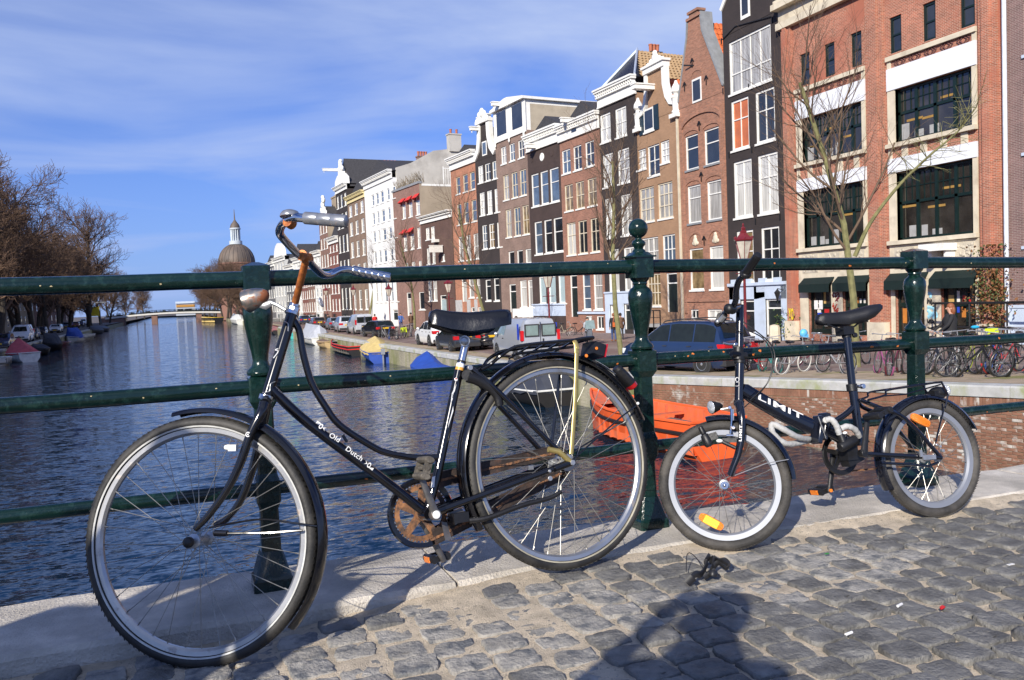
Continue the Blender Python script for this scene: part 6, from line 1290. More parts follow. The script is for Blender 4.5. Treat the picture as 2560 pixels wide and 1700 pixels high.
# ---- H10: orange brick with white cornice
mk_or = brick_mat('brick_orange', (0.45, 0.19, 0.11), (0.33, 0.2, 0.14), 0.25)
h = House('orange brick house with a white bracketed cornice above grey stone', 1140, 1202, 27, 27.6, mwall=mk_or)
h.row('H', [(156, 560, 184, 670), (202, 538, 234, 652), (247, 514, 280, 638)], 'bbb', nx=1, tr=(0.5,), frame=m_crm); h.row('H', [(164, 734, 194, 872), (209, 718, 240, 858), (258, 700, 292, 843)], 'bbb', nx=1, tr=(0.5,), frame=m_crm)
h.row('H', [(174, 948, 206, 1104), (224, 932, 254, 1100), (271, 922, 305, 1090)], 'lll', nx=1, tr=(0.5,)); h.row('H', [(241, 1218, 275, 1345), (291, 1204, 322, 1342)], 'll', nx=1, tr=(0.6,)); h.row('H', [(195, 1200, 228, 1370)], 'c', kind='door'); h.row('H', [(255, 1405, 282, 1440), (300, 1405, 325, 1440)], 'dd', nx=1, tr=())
zc0, zc1 = h.uz('H', 210, 480)[1], h.uz('H', 195, 408)[1]; h.wall(zc0+0.05); h.cornice(zc0, zc1, out=0.6)
zb = h.uz('H', 270, 1356)[1]; q = MB()
for a, b_ in ((h.holes[-1][1], h.W), (h.holes[-2][1], h.holes[-1][0]), (h.holes[-3][1], h.holes[-2][0]), (0, h.holes[-3][0])): q.b2(a+0.02, b_-0.02, -0.08, 0.02, 0, zb)
q.build('plinth', mat('stone_grey', (0.42, 0.42, 0.41), 0.8, var=0.15, scale=3), h.t, smooth=False); h.roof(zc1-0.1, zc1+1.0); h.finish_windows()
# ---- H11: low dark brown house, H12 with red awnings, H13 white, and on into the distance
mk_b11 = brick_mat('brick_umber', (0.115, 0.062, 0.048), (0.12, 0.08, 0.07), 0.25)
m_taupe = mat('taupe_render', (0.34, 0.275, 0.20), 0.88, var=0.14, scale=0.7, bump=0.15, bscale=10, col2=(0.26, 0.21, 0.16), thr=0.62, s2=0.5)
m_awn = mat('red_awning', (0.62, 0.035, 0.03), 0.7)
m_sign = mat('sign_white', (0.72, 0.70, 0.64), 0.5)
h = House('low umber brick house with white cornice and projecting sign board', 1061, 1138, 26, 27, mwall=mk_b11)
h.row('G', [(1142, 685, 1172, 782), (1182, 678, 1212, 776)], 'cc', nx=2, tr=(0.5,)); h.row('G', [(1150, 845, 1176, 975), (1192, 842, 1218, 970)], 'cc', nx=1, tr=(0.5,)); h.row('G', [(1162, 1100, 1192, 1262), (1200, 1098, 1232, 1262)], 'cc', nx=1, tr=(0.6,)); h.row('G', [(1258, 1215, 1305, 1340)], 'm', kind='door'); h.row('G', [(1272, 892, 1292, 950)], 'c', tr=())
zc0, zc1 = h.uz('G', 1200, 635)[1], h.uz('G', 1190, 585)[1]; h.wall(zc0+0.05); h.cornice(zc0, zc1, out=0.55, dent=False)
u0, u1, z0_, z1_ = h.rect('G', 1222, 830, 1345, 880); q = MB(); q.b2((u0+u1)/2-0.12, (u0+u1)/2+0.12, -1.6, -0.15, z0_, z1_); q.b2((u0+u1)/2-0.15, (u0+u1)/2+0.15, -1.65, -0.1, z1_, z1_+0.08); q.b2(u0, u0+1.0, -0.5, -0.01, z1_+0.5, z1_+0.8); q.build('sign_board', m_sign, h.t, smooth=False)
h.roof(zc1-0.2, zc1+0.3, m=m_lead); h.finish_windows()
mk_br12 = brick_mat('brick_mauve', (0.29, 0.165, 0.13), (0.2, 0.14, 0.12), 0.3)
h = House('mauve brick house with small red awnings and a roof terrace', 994, 1061, 25, 26, mwall=mk_br12, D=16)
h.row('G', [(958, 470, 985, 620), (1008, 450, 1038, 605), (1064, 425, 1096, 585)], 'ccc', nx=1, tr=(0.5,)); h.row('G', [(968, 712, 996, 868), (1020, 700, 1052, 860), (1076, 680, 1102, 845)], 'ccc', nx=1, tr=(0.5,)); h.row('G', [(980, 960, 1006, 1050), (1034, 955, 1062, 1050), (1088, 945, 1112, 1050)], 'ccc', nx=1, tr=()); h.row('G', [(995, 1195, 1030, 1380)], 'c', kind='door'); h.row('G', [(1090, 1190, 1140, 1330)], 'd', tr=())
zt = h.uz('G', 1020, 365)[1]; h.wall(zt, side=m_taupe); W = h.W
q = MB(); q.b2(-0.05, W+0.05, -0.12, 0.3, zt, zt+0.25); q.build('parapet', m_lead, h.t, smooth=False)
for hr in h.holes[:5]:
    q = MB(); a, b_, z = hr[0]-0.1, hr[1]+0.1, hr[3]
    q.loft([[(a, -0.02, z+0.15), (b_, -0.02, z+0.15), (b_, -0.02, z+0.12), (a, -0.02, z+0.12)], [(a-0.02, -0.55, z-0.35), (b_+0.02, -0.55, z-0.35), (b_+0.02, -0.5, z-0.40), (a-0.02, -0.5, z-0.40)]]); q.prism([(a, -0.02, z+0.15), (a, -0.55, z-0.35), (a, -0.02, z-0.55)], (0.02, 0, 0)); q.build('awning', m_awn, h.t, smooth=False)
q = MB(); ztr = zt+0.25
for i in range(34): q.b2(W-0.1, W-0.06, 3.0+i*0.3, 3.04+i*0.3, ztr-0.2, ztr+1.5)
for i in range(5): q.b2(W-0.14, W-0.02, 3.0+i*2.5, 3.1+i*2.5, ztr-0.2, ztr+1.75)
q.b2(W-0.12, W-0.04, 3.0, 13.2, ztr+1.5, ztr+1.6); q.b2(W-0.2, W+0.02, 0.3, 15.8, zt-0.25, zt-0.02); q.build('terrace_railing', m_wht, h.t, smooth=False); h.finish_windows()
q = MB(); random.seed(5)
for i in range(160):
    u = random.uniform(0.1, W-0.2); q.tube([(u, 0.2+random.uniform(0, .6), zt+0.2), (u+random.uniform(-.5, .5), random.uniform(-.2, .8), zt+0.2+random.uniform(.4, 1.3))], 0.018, 3)
q.build('roof_plants', mat('dry_stem', (0.19, 0.15, 0.1), 0.9), h.t, smooth=False)
# party wall with chimney between the white house and the terrace
mk_w = mat('white_brick', (0.74, 0.74, 0.72), 0.75, var=0.06, scale=1.0, bump=0.2, bscale=30)
m_pwall = mat('grey_party_wall', (0.46, 0.44, 0.40), 0.9, var=0.14, scale=0.5, col2=(0.34, 0.32, 0.29), thr=0.6, s2=0.4)
h = House('white painted canal house with five rows of white windows', 924, 994, 24, 25, mwall=mk_w, D=16)
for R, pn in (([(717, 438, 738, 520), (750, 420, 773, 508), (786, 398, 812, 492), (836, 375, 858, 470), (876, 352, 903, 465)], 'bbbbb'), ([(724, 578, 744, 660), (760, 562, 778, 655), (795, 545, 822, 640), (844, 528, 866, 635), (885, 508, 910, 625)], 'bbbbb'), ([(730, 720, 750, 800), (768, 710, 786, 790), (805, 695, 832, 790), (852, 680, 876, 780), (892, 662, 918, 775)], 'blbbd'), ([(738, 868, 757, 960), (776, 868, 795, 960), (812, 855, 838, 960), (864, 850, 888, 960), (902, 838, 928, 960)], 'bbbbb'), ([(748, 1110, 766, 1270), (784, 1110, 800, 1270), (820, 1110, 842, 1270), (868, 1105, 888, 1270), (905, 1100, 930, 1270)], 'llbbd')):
    h.row('G', R, pn, nx=1, tr=(0.5,), fw=0.12)
h.row('G', [(885, 1330, 925, 1410)], 'd', kind='door')
zc0, zc1 = h.uz('G', 810, 325)[1], h.uz('G', 800, 262)[1]; h.wall(zc0+0.05); h.cornice(zc0, zc1, out=0.6); W = h.W
q = MB(); zch, zsl = h.uz('G', 1110, 75)[1], zc1
q.prism([(W-0.3, 0.6, zc1-3), (W-0.3, 13, zc1-3), (W-0.3, 13, zc1+0.2), (W-0.3, 9.6, zc1+2.6), (W-0.3, 8.2, zc1+2.8), (W-0.3, 5.5, zc1+2.4), (W-0.3, 2.5, zc1+0.8), (W-0.3, 0.6, zc1+0.2)], (0.35, 0, 0)); q.build('party_wall', m_pwall, h.t, smooth=False)
h.chimney(W-0.15, 8.4, zc1+2.4, zc1+4.6, 0.9, 1.6, m=m_pwall, pots=2); h.chimney(W*0.55, 6, zc1, zc1+2.6, 0.8, 1.4, m=mk_br12, pots=4)
h.roof(zc1-0.1, zc1+2.0, m=m_slate); h.finish_windows()

# ---- farther houses: regular rows of tall windows
m_yel_c = mat('yellow_cornice', (0.66, 0.56, 0.30), 0.7, var=0.1)
mk_tp = brick_mat('brick_earth', (0.26, 0.175, 0.125), (0.18, 0.13, 0.1), 0.25); mk_oxb = brick_mat('brick_oxblood', (0.22, 0.08, 0.06), (0.15, 0.08, 0.07), 0.25); mk_brn2 = brick_mat('brick_cocoa', (0.25, 0.14, 0.105), (0.17, 0.11, 0.09), 0.25)
mk_grey = mat('grey_render', (0.50, 0.50, 0.48), 0.8, var=0.12, scale=0.7); mk_pale = mat('pale_render', (0.66, 0.66, 0.63), 0.8, var=0.1, scale=0.7); mk_dgrey = mat('slate_render', (0.13, 0.13, 0.135), 0.8, var=0.2, scale=0.7)
def far_house(label, xl, xr, XL, XR, top_px, nw, nr, m, panes='lbd', cm=None, gable=None, side=None, first=1.6, wfrac=0.52, sill=True, cor=True, D=12, roofh=1.6):
    h = House(label, xl, xr, XL, XR, mwall=m, D=D); xc = (xl+xr)/2; H_ = h.uz('FULL', xc*0.92227, top_px*0.92227)[1]; W = h.W; rows = nr; z = first; avail = H_-0.9-first
    ws = [1.25-0.13*i for i in range(rows)]; tot = sum(ws); n = 0
    for j in range(rows):
        hh = avail*ws[j]/tot
        for i in range(nw):
            c = W*(i+0.5)/nw; w_ = W/nw*wfrac; r = [c-w_/2, c+w_/2, z+hh*0.14, z+hh*0.84]; h.holes.append(r); h.wins.append((r, panes[(i*7+j*3+n) % len(panes)], 1, (0.5,), m_wht, sill, 0.13, 'window', 0, 0.06, None)); n += 1
        z += hh
    zc = H_-0.9; h.wall(zc+0.05, side=side)
    if cor: h.cornice(zc, H_, m=cm or m_wht, out=0.6)
    q = MB(); u = W*0.2; q.b2(u, u+1.1, -0.08, 0.04, 0.02, 1.5); q.build('door', m_dwood, h.t, smooth=False)
    q = MB()
    for i in range(4): q.b2(u-0.2-0.3*i, u+1.4, -1.5, -0.09, 0, 0.8-0.2*i)
    q.build('stoop', m_kerb, h.t, smooth=False)
    q = MB(); q.b2(u-1.2, u+1.4, -1.5, -1.46, 1.6, 1.66)
    for k in range(5): q.b2(u-1.2+k*0.64, u-1.16+k*0.64, -1.5, -1.46, 0, 1.62)
    q.build('stoop_railing', m_iron, h.t, smooth=False)
    h.roof(H_-0.1, H_+roofh, m=m_slate); h.finish_windows(); h.H_ = H_; return h
h = far_house('earth brown brick house with a yellow cornice beside the white house', 881, 924, 23.4, 24, 478, 3, 5, mk_tp, 'ccl', cm=m_yel_c, D=14)
# roof chimney cluster
h.chimney(h.W*0.2, 6, h.H_-1, h.H_+4.6, 1.5, 2.0, m=m_pwall, pots=4)
h = far_house('dark house with a white bell gable and hoist beam', 853, 881, 23, 23.4, 455, 3, 5, mk_black, 'lcb', D=16, roofh=0.5)
W, H_ = h.W, h.H_; g0 = h.uz('G', 560, 200)[1]
h.poly([(0.1, H_-0.1), (0.3, H_+0.9), (W*0.28, H_+1.6), (W*0.32, g0-0.6), (W*0.40, g0+0.5), (W*0.60, g0+0.5), (W*0.68, g0-0.6), (W*0.72, H_+1.6), (W-0.3, H_+0.9), (W-0.1, H_-0.1)], m=m_wht, y0=-0.1, y1=0.5)
q = MB(); zz = h.uz('G', 525, 125)[1]
for a, f, r in ((0, 0.2, 0.7), (0, 0.55, 0.55), (0, 0.85, 0.4), (-0.8, 0.1, 0.4), (0.8, 0.1, 0.4), (0.2, 1.0, 0.25)): q.ell((W*0.5+a, 0.1, lerp(g0+0.4, zz, f)), (r, 0.3, r))
q.build('crest', m_wht, h.t); h.hoist(W*0.3, g0+0.4, L=2.2, w=0.4); h.roof(H_-0.5, H_+3.9, y0=0.6, m=m_slate, D=22)
far_house('oxblood brick house with closely set white windows', 829, 853, 22.7, 23, 590, 3, 5, mk_oxb, 'lcb')
h = far_house('cocoa brick house under an ornate white crest', 808, 829, 22.4, 22.7, 535, 3, 5, mk_brn2, 'lcb', side=m_taupe); W, H_ = h.W, h.H_
q = MB()
for a, f, r in ((0, 0.5, 1.0), (-0.9, 1.4, 0.6), (-0.2, 2.4, 0.8), (0.5, 3.3, 0.6), (0.9, 1.2, 0.7), (0.2, 4.0, 0.4), (-1.6, 0.4, 0.7), (1.7, 0.4, 0.7)): q.ell((W*0.5+a, 0.1, H_+f*0.75), (r, 0.3, r*0.8))
q.build('crest', m_wht, h.t); q = MB(); q.b2(W*0.15, W-0.05, 2.0, 12, H_-0.2, H_+3.0); q.b2(W*0.12, W, 1.9, 12, H_+3.0, H_+3.25); q.build('attic_block', m_taupe, h.t, smooth=False)
far_house('pale bowed house between brick houses far along the quay', 790, 808, 22.0, 22.4, 625, 2, 5, mk_pale, 'lb')
far_house('narrow cocoa house with white sills beside the pale bowed house', 772, 790, 21.7, 22.0, 632, 3, 5, mk_brn2, 'lcb')
far_house('narrow oxblood house farther along the right quay', 757, 772, 21.4, 21.7, 660, 3, 4, mk_oxb, 'lcb')
far_house('white house with tall slate roof beyond the rusty stem', 738, 757, 20.9, 21.4, 642, 3, 5, mk_pale, 'bdl', roofh=2.5)
far_house('slate grey house with light window frames near the bend', 718, 738, 20.3, 20.9, 660, 3, 5, mk_dgrey, 'lcb', roofh=2.0)
h = far_house('grey house with a rounded white gable near the bend', 690, 718, 19.5, 20.3, 640, 4, 4, mk_grey, 'dbl', roofh=0.6); W, H_ = h.W, h.H_
h.poly([(W*0.1, H_)]+[(W*0.5-W*0.40*math.cos(math.pi*i/12), H_+2.8*math.sin(math.pi*i/12)) for i in range(13)]+[(W*0.9, H_)], m=m_wht, y0=-0.1, y1=0.6)
far_house('dark house with light cornice seen behind the headlamp post', 668, 690, 18.9, 19.5, 655, 4, 4, mk_dgrey, 'lcb')
h = far_house('grey block with balconies and red roof edge near the dome', 640, 668, 18.0, 18.9, 690, 4, 4, mk_grey, 'dbl', roofh=3.0)
far_house('pale long house at the far bend of the canal', 606, 640, 17.2, 18.0, 705, 5, 3, mk_dgrey, 'lcb')
# ---- domed church
def px_at(x, y, Y): return onP((x, y), (0, Y, 0), (0, 1, 0))
Yc = 330; m_dome = mat('copper_dome', (0.100, 0.080, 0.066), 0.65, var=0.2, scale=0.25, col2=(0.16, 0.12, 0.09), thr=0.55, s2=0.3, stretch=(1, 1, 0.2)); m_lant = mat('lantern_stone', (0.50, 0.55, 0.58), 0.7, var=0.15, scale=0.5)
c = px_at(595, 650, Yc); s_ = px_at(640, 650, Yc).x-c.x; gz = zs(100); t = thing('domed_church', 'old church with a brown copper dome and a pale columned lantern', 'church', (c.x, Yc+s_, gz))
def zy(y): return px_at(595, y, Yc).z-gz
zb_, zt_ = zy(655), zy(606); R_ = s_*1.02
q = MB(); q.lathe([(R_*1.02, -1), (R_*1.02, zb_-0.6), (R_*1.08, zb_-0.5), (R_*1.08, zb_)], n=40); q.build('drum', mat('church_brick', (0.23, 0.12, 0.09), 0.85), t)
q = MB(); q.lathe([(R_*math.cos(a)*1.0, zb_+(zt_-zb_)*math.sin(a)**0.95) for a in [math.radians(k) for k in range(0, 84, 6)]]+[(R_*0.30, zt_)], n=48); o = q.build('dome', m_dome, t)
q = MB()
for i in range(24):
    a = 2*math.pi*i/24; q.tube([(R_*1.005*math.cos(b_)*math.cos(a), R_*1.005*math.cos(b_)*math.sin(a), zb_+(zt_-zb_)*math.sin(b_)**0.95) for b_ in [math.radians(k) for k in range(0, 78, 7)]], 0.12, 4)
q.build('dome_rib', m_dome, o)
q = MB(); zl0, zl1, zl2, zl3, zl4 = zt_, zy(599), zy(570), zy(553), zy(536); q.lathe([(R_*0.36, zl0-0.3), (R_*0.36, zl1), (R_*0.32, zl1), (R_*0.17, zl1+0.05), (R_*0.17, zl2)], n=24)
for i in range(12):
    a = 2*math.pi*i/12; q.tube([(R_*0.24*math.cos(a), R_*0.24*math.sin(a), zl1), (R_*0.24*math.cos(a), R_*0.24*math.sin(a), zl2)], R_*0.032, 8)
q.lathe([(R_*0.30, zl2), (R_*0.31, zl2+0.5), (R_*0.28, zl2+0.6)], n=24); q.build('lantern', m_lant, t)
q = MB(); q.lathe([(R_*0.27, zl2+0.6), (R_*0.27, zl2+1.2), (R_*0.22, lerp(zl2, zl3, 0.8)), (R_*0.12, zl3+0.3), (R_*0.04, zl3+1.2), (0.2, zl4), (0.1, zl4+2.5), (0.03, zy(532)+2)], n=20); q.build('cupola', m_dome, t)
# ---- H1: big red brick warehouse
mk_wh = mat('warehouse_brick', (0.42, 0.140, 0.080), 0.85, var=0.20, scale=0.9, bump=0.3, bscale=30, brick=(*BR, (0.55, 0.42, 0.32), 0.45), col2=(0.38, 0.13, 0.08), thr=0.6, s2=0.4)
h = House('broad red brick warehouse with white lintels and big dark green windows', 1968, 2511, 30, 30, name='warehouse', cat='warehouse', mwall=mk_wh)
W = h.W; uu = lambda x, y=700: h.uz('J', x, y)[0]
# bays from the photograph
bL0, bL1, bR0, bR1 = uu(172, 800), uu(488, 800), uu(590, 800), uu(996, 800)
zrow = {}
def zz(x, y): return h.uz('J', x, y)[1]
zrow['low'] = (zz(350, 1118), zz(350, 845)); zrow['up'] = (zz(345, 712), zz(340, 498)); lintU = (zz(330, 500), zz(325, 440)); lintL = (zz(350, 843), zz(350, 800))
zr_low = (zz(800, 1080), zz(800, 752)); zr_up = (zz(800, 612), zz(800, 352)); print('bays', zrow, zr_low, zr_up)
m_gf = m_dgreen
big = []
for (a, b_), (lz, uz_), nx in (((bL0, bL1), (zrow['low'], zrow['up']), 5), ((bR0, bR1), (zr_low, zr_up), 4)):
    for (z0_, z1_), pn in ((lz, 'w'), (uz_, 'd')):
        r = [a+0.40, b_-0.22, z0_, z1_]; h.holes.append(r); big.append((r, nx))
small = [h.rect('J', *r) for r in ((184, 238, 226, 388), (294, 190, 340, 348), (414, 134, 463, 302), (590, 65, 644, 238), (741, 12, 800, 182), (911, -30, 979, 122))]
zb_, zt_ = sum(r[2] for r in small)/6, sum(r[3] for r in small)/6
for r in small: r[2], r[3] = zb_, zt_; h.holes.append(r); h.wins.append((r, 'd', 1, (0.5,), m_gf, False, 0.10, 'window', 0, 0.05, None))
gl = [h.rect('J', *r) for r in ((222, 1290, 328, 1490), (378, 1290, 495, 1480), (618, 1290, 752, 1490), (826, 1275, 985, 1480))]
for r in gl: r[2] = 0.35; r[3] = gl[0][3]; h.holes.append(list(r))
topz = zt_+1.6; h.wall(topz+0.3, dep=0.32)
ceil_z = h.uz('J', 300, 130)[1]
q = MB(); q.b2(-0.1, W+0.1, -0.30, 0.05, topz, topz+0.35); q.b2(-0.05, W+0.05, -0.14, 0.05, topz+0.35, topz+1.0); q.b2(-0.15, W+0.15, -0.55, 0.05, topz+1.0, topz+1.3); q.b2(-0.1, W+0.1, -0.42, 0.05, topz+1.3, topz+1.5); q.build('cornice', m_crm, h.t, smooth=False)
h.roof(topz+1.4, topz+3.5, m=m_tile_o)
q = MB(); uL = h.uz('J', 180, 40)[0]; q.b2(uL-0.6, uL+1.8, 0.3, 3.0, topz+1.45, topz+3.2); o = q.build('dormer', m_wht, h.t, smooth=False)
# pilasters (brick, stepped), cream reveals, lintels, sills
pil = [(0.02, bL0-0.05), (bL1+0.05, bR0-0.05), (bR1+0.05, W-0.02)]
for a, b_ in pil:
    q = MB(); q.b2(a+0.12, b_-0.12, -0.16, 0.0, 1.0, topz); q.b2(a+0.34, b_-0.34, -0.28, -0.16, 1.0, topz-0.02); q.build('pilaster', mk_wh, h.t, smooth=False)
    q = MB(); q.b2(a+0.08, b_-0.08, -0.31, 0.0, 0, 1.0); q.build('pilaster_base', m_crm, h.t, smooth=False)
for (a, b_), (lz, uz_) in (((bL0, bL1), (zrow['low'], zrow['up'])), ((bR0, bR1), (zr_low, zr_up))):
    lw = b_-a
    for (z0_, z1_), lh in ((lz, 0.62), (uz_, 0.95)):
        q = MB(); q.b2(a, b_, -0.10, 0.03, z1_, z1_+lh); q.build('lintel', mat('lintel_white', (0.74, 0.76, 0.80), 0.6, var=0.04), h.t, smooth=False)
        q = MB(); q.b2(a-0.02, b_+0.02, -0.22, 0.03, z0_-0.18, z0_); q.build('stone_sill', m_crm, h.t, smooth=False)
    q = MB(); q.b2(a, a+0.40, -0.06, 0.30, lz[0], lz[1]); q.b2(b_-0.22, b_, -0.06, 0.30, lz[0], lz[1]); q.b2(a, a+0.40, -0.06, 0.30, uz_[0], uz_[1]); q.b2(b_-0.22, b_, -0.06, 0.30, uz_[0], uz_[1]); q.b2(a, a+0.2, -0.05, 0.0, uz_[1]+0.95, zb_-0.3); q.b2(b_-0.2, b_, -0.05, 0.0, uz_[1]+0.95, zb_-0.3); q.b2(a, a+0.2, -0.05, 0, lz[1]+0.62, uz_[0]-0.18); q.build('stone_jamb', m_crm, h.t, smooth=False)
    # spandrel below the upper window: cream posts and patterned brick panels
    s0, s1 = lz[1]+0.64, uz_[0]-0.2; n = 4
    for i in range(1, n+1):
        c = lerp(a+0.3, b_-0.2, i/n)-0.4; q = MB(); q.b2(c-0.16, c+0.16, -0.05, 0.0, s0, s1); q.build('stone_post', m_crm, h.t, smooth=False)
    # diamond brick ornaments above the upper lintel
    zo = (uz_[1]+0.95+zb_-0.3)/2
    for i in range(5):
        c = lerp(a+0.7, b_-0.6, i/4); q = MB()
        for r0 in (0.30, 0.16):
            for k in range(4):
                a0, a1 = k*math.pi/2, (k+1)*math.pi/2; q.tube([(c+r0*math.cos(a0), -0.02, zo+r0*math.sin(a0)), (c+r0*math.cos(a1), -0.02, zo+r0*math.sin(a1))], 0.035, 4)
        q.build('brick_diamond', mat('dark_header_brick', (0.12, 0.05, 0.045), 0.85), h.t, smooth=False)
    q = MB(); q.b2(a-0.02, b_+0.02, -0.14, 0.03, zb_-0.32, zb_-0.12); q.build('stone_sill', m_crm, h.t, smooth=False)
    # carved stone frieze over the ground floor
    z0_, z1_ = lz[0]-1.35, lz[0]-0.20; q = MB(); q.b2(a-0.02, b_+0.02, -0.05, 0.02, gl[0][3], z1_); q.build('frieze', m_crm, h.t, smooth=False)
    for f0, f1 in ((0.06, 0.30), (0.40, 0.62), (0.74, 0.96)):
        q = MB(); ua, ub = lerp(a, b_, f0), lerp(a, b_, f1); q.b2(ua, ub, -0.075, -0.045, z0_+0.1, z1_-0.12)
        rr = random.Random(int(ua*100))
        for i in range(26): q.ell((rr.uniform(ua+0.1, ub-0.1), -0.08, rr.uniform(z0_+0.2, z1_-0.2)), (rr.uniform(0.05, 0.12), 0.035, rr.uniform(0.05, 0.1)), 6, 4)
        q.build('carved_relief', mat('relief_stone', (0.50, 0.45, 0.36), 0.85, var=0.15), h.t)
for r, nx in big:
    u0, u1, z0_, z1_ = r; q = MB(); fw = 0.11; y0_, y1_ = 0.16, 0.28
    q.b2(u0, u0+fw, y0_, y1_, z0_, z1_); q.b2(u1-fw, u1, y0_, y1_, z0_, z1_); q.b2(u0, u1, y0_, y1_, z0_, z0_+fw); q.b2(u0, u1, y0_, y1_, z1_-fw, z1_)
    zt2 = z0_+(z1_-z0_)*0.55
    q.b2(u0, u1, y0_, y1_-0.02, zt2-0.06, zt2+0.06)
    for i in range(1, nx): c = lerp(u0, u1, i/nx); q.b2(c-0.075, c+0.075, y0_, y1_-0.01, z0_+fw, z1_-fw)
    for i in range(nx):
        c0, c1 = lerp(u0, u1, i/nx), lerp(u0, u1, (i+1)/nx)
        for k in (1, 2): c = lerp(c0, c1, k/3); q.b2(c-0.018, c+0.018, y0_+0.03, y1_-0.04, zt2, z1_-fw)
        c = (c0+c1)/2; q.b2(c0, c1, y0_+0.03, y1_-0.04, (zt2+z1_)/2-0.018, (zt2+z1_)/2+0.018)
    o = q.build('window', m_gf, h.t, smooth=False)
    q = MB(); q.b2(u0+0.05, u1-0.05, y0_+0.07, y0_+0.085, z0_+0.05, z1_-0.05); q.build('pane', pane_mat('pane_office', (0.030, 0.026, 0.022), var=0.7, scale=0.8), o, smooth=False)
    q = MB(); rr = random.Random(int(z0_*10))
    for i in range(nx-1):
        c = lerp(u0+0.3, u1-0.9, i/nx)+rr.uniform(-.2, .2); q.b2(c, c+rr.uniform(0.25, 0.5), y0_+0.05, y0_+0.068, z0_+fw+0.02, z0_+fw+rr.uniform(0.25, 0.7))
    q.build('blind', mat('office_paper', (0.34, 0.34, 0.33), 0.6), o, smooth=False)
    q = MB()
    for i in range(3): c = lerp(u0+0.3, u1-1.2, i/2.5)+rr.uniform(-.3, .3); zc = zt2+rr.uniform(-0.5, 0.35); q.b2(c, c+rr.uniform(0.5, 0.9), y0_+0.05, y0_+0.068, zc, zc+0.10)
    q.build('lamp_shade', mat('ochre_shade', (0.34, 0.20, 0.05), 0.5), o, smooth=False)
h.finish_windows()
# ground floor: awnings, shop windows, door
for i, r in enumerate(gl):
    u0, u1, z0_, z1_ = r
    q = MB(); q.loft([[(u0-0.25, -0.03, z1_+0.30), (u1+0.25, -0.03, z1_+0.30), (u1+0.25, -0.03, z1_+0.26), (u0-0.25, -0.03, z1_+0.26)], [(u0-0.25, -0.42, z1_-0.05), (u1+0.25, -0.42, z1_-0.05), (u1+0.25, -0.39, z1_-0.10), (u0-0.25, -0.39, z1_-0.10)]]); q.b2(u0-0.25, u1+0.25, -0.43, -0.40, z1_-0.45, z1_-0.06)
    q.prism([(u0-0.25, -0.03, z1_+0.28), (u0-0.25, -0.41, z1_-0.08), (u0-0.25, -0.41, z1_-0.43), (u0-0.25, -0.03, z1_-0.2)], (0.02, 0, 0)); q.build('awning', mat('awning_green', (0.002, 0.012, 0.010), 0.7, var=0.15), h.t, smooth=False)
    q = MB(); fw = 0.10
    q.b2(u0, u0+fw, 0.16, 0.26, z0_, z1_); q.b2(u1-fw, u1, 0.16, 0.26, z0_, z1_); q.b2(u0, u1, 0.16, 0.26, z1_-fw, z1_); q.b2(u0, u1, 0.14, 0.26, z0_, z0_+0.25)
    zt2 = z0_+(z1_-z0_)*0.56; q.b2(u0, u1, 0.15, 0.25, zt2-0.09, zt2+0.09)
    for k in range(1, 2 if i == 0 else 3): c = lerp(u0, u1, k/(2 if i == 0 else 3)); q.b2(c-0.05, c+0.05, 0.16, 0.25, z0_, z1_)
    o = q.build('shop_window' if i else 'door', m_gf, h.t, smooth=False)
    q = MB(); q.b2(u0+0.05, u1-0.05, 0.21, 0.225, z0_+0.05, z1_-0.05); q.build('pane', pane_mat('pane_shop', (0.030, 0.024, 0.018), var=0.8, scale=1.2), o, smooth=False)
    rr = random.Random(i+3); cs = [(0.75, 0.72, 0.65), (0.50, 0.18, 0.03), (0.02, 0.06, 0.45), (0.5, 0.02, 0.02), (0.55, 0.36, 0.12)]
    for k in range(6):
        c = lerp(u0+0.2, u1-0.6, rr.random()); zc = z0_+0.3+rr.random()*(z1_-z0_)*0.55; ci = (i+k) % 5
        q = MB(); q.b2(c, c+rr.uniform(0.15, 0.4), 0.19, 0.208, zc, zc+rr.uniform(0.2, 0.7)); q.build('window_display', mat('display_%s' % 'abcde'[ci], cs[ci], 0.6), o, smooth=False)
q = MB(); q.b2(bL0, gl[0][0], -0.04, 0.02, 0, gl[0][3]); q.b2(gl[0][1], gl[1][0], -0.04, 0.02, 0, gl[0][3]); q.b2(gl[1][1], bL1, -0.04, 0.02, 0, gl[0][3]); q.b2(bR0, gl[2][0], -0.04, 0.02, 0, gl[0][3]); q.b2(gl[2][1], gl[3][0], -0.04, 0.02, 0, gl[0][3]); q.b2(gl[3][1], bR1, -0.04, 0.02, 0, gl[0][3]); q.build('stone_pier', m_crm, h.t, smooth=False)
q = MB(); u, z = h.uz('SH', 185, 885); q.b2(u-0.55, u+0.75, -0.325, -0.311, z-0.9, z+0.75) if False else None
# graffiti tags and the painted letters
def tag_line(h, v, pts, m, w=0.03, y=-0.05):
    q = MB(); P_ = [h.uz(v, *p) for p in pts]; q.tube(curve([(u, y, z) for u, z in P_], 4), w, 4, flat=0.3); return q
def graffiti(strokes, m, w=0.028, y=-0.052):
    q = MB()
    for s_ in strokes: k = tag_line(h, 'SH', s_, m, w, y); q.add(k.v, k.f)
    q.build('graffiti', m, h.t, smooth=False)
m_gr_r = mat('spray_red', (0.45, 0.04, 0.02), 0.7); m_gr_k = mat('spray_black', (0.02, 0.02, 0.02), 0.7); m_gr_b = mat('spray_blue', (0.35, 0.68, 0.78), 0.7)
graffiti([[(540, 670), (555, 700), (550, 660), (575, 665), (570, 700), (600, 665), (605, 690), (580, 720), (600, 735)], [(575, 660), (600, 655), (608, 700), (570, 735)]], m_gr_k if False else mat('spray_maroon', (0.16, 0.02, 0.03), 0.7))
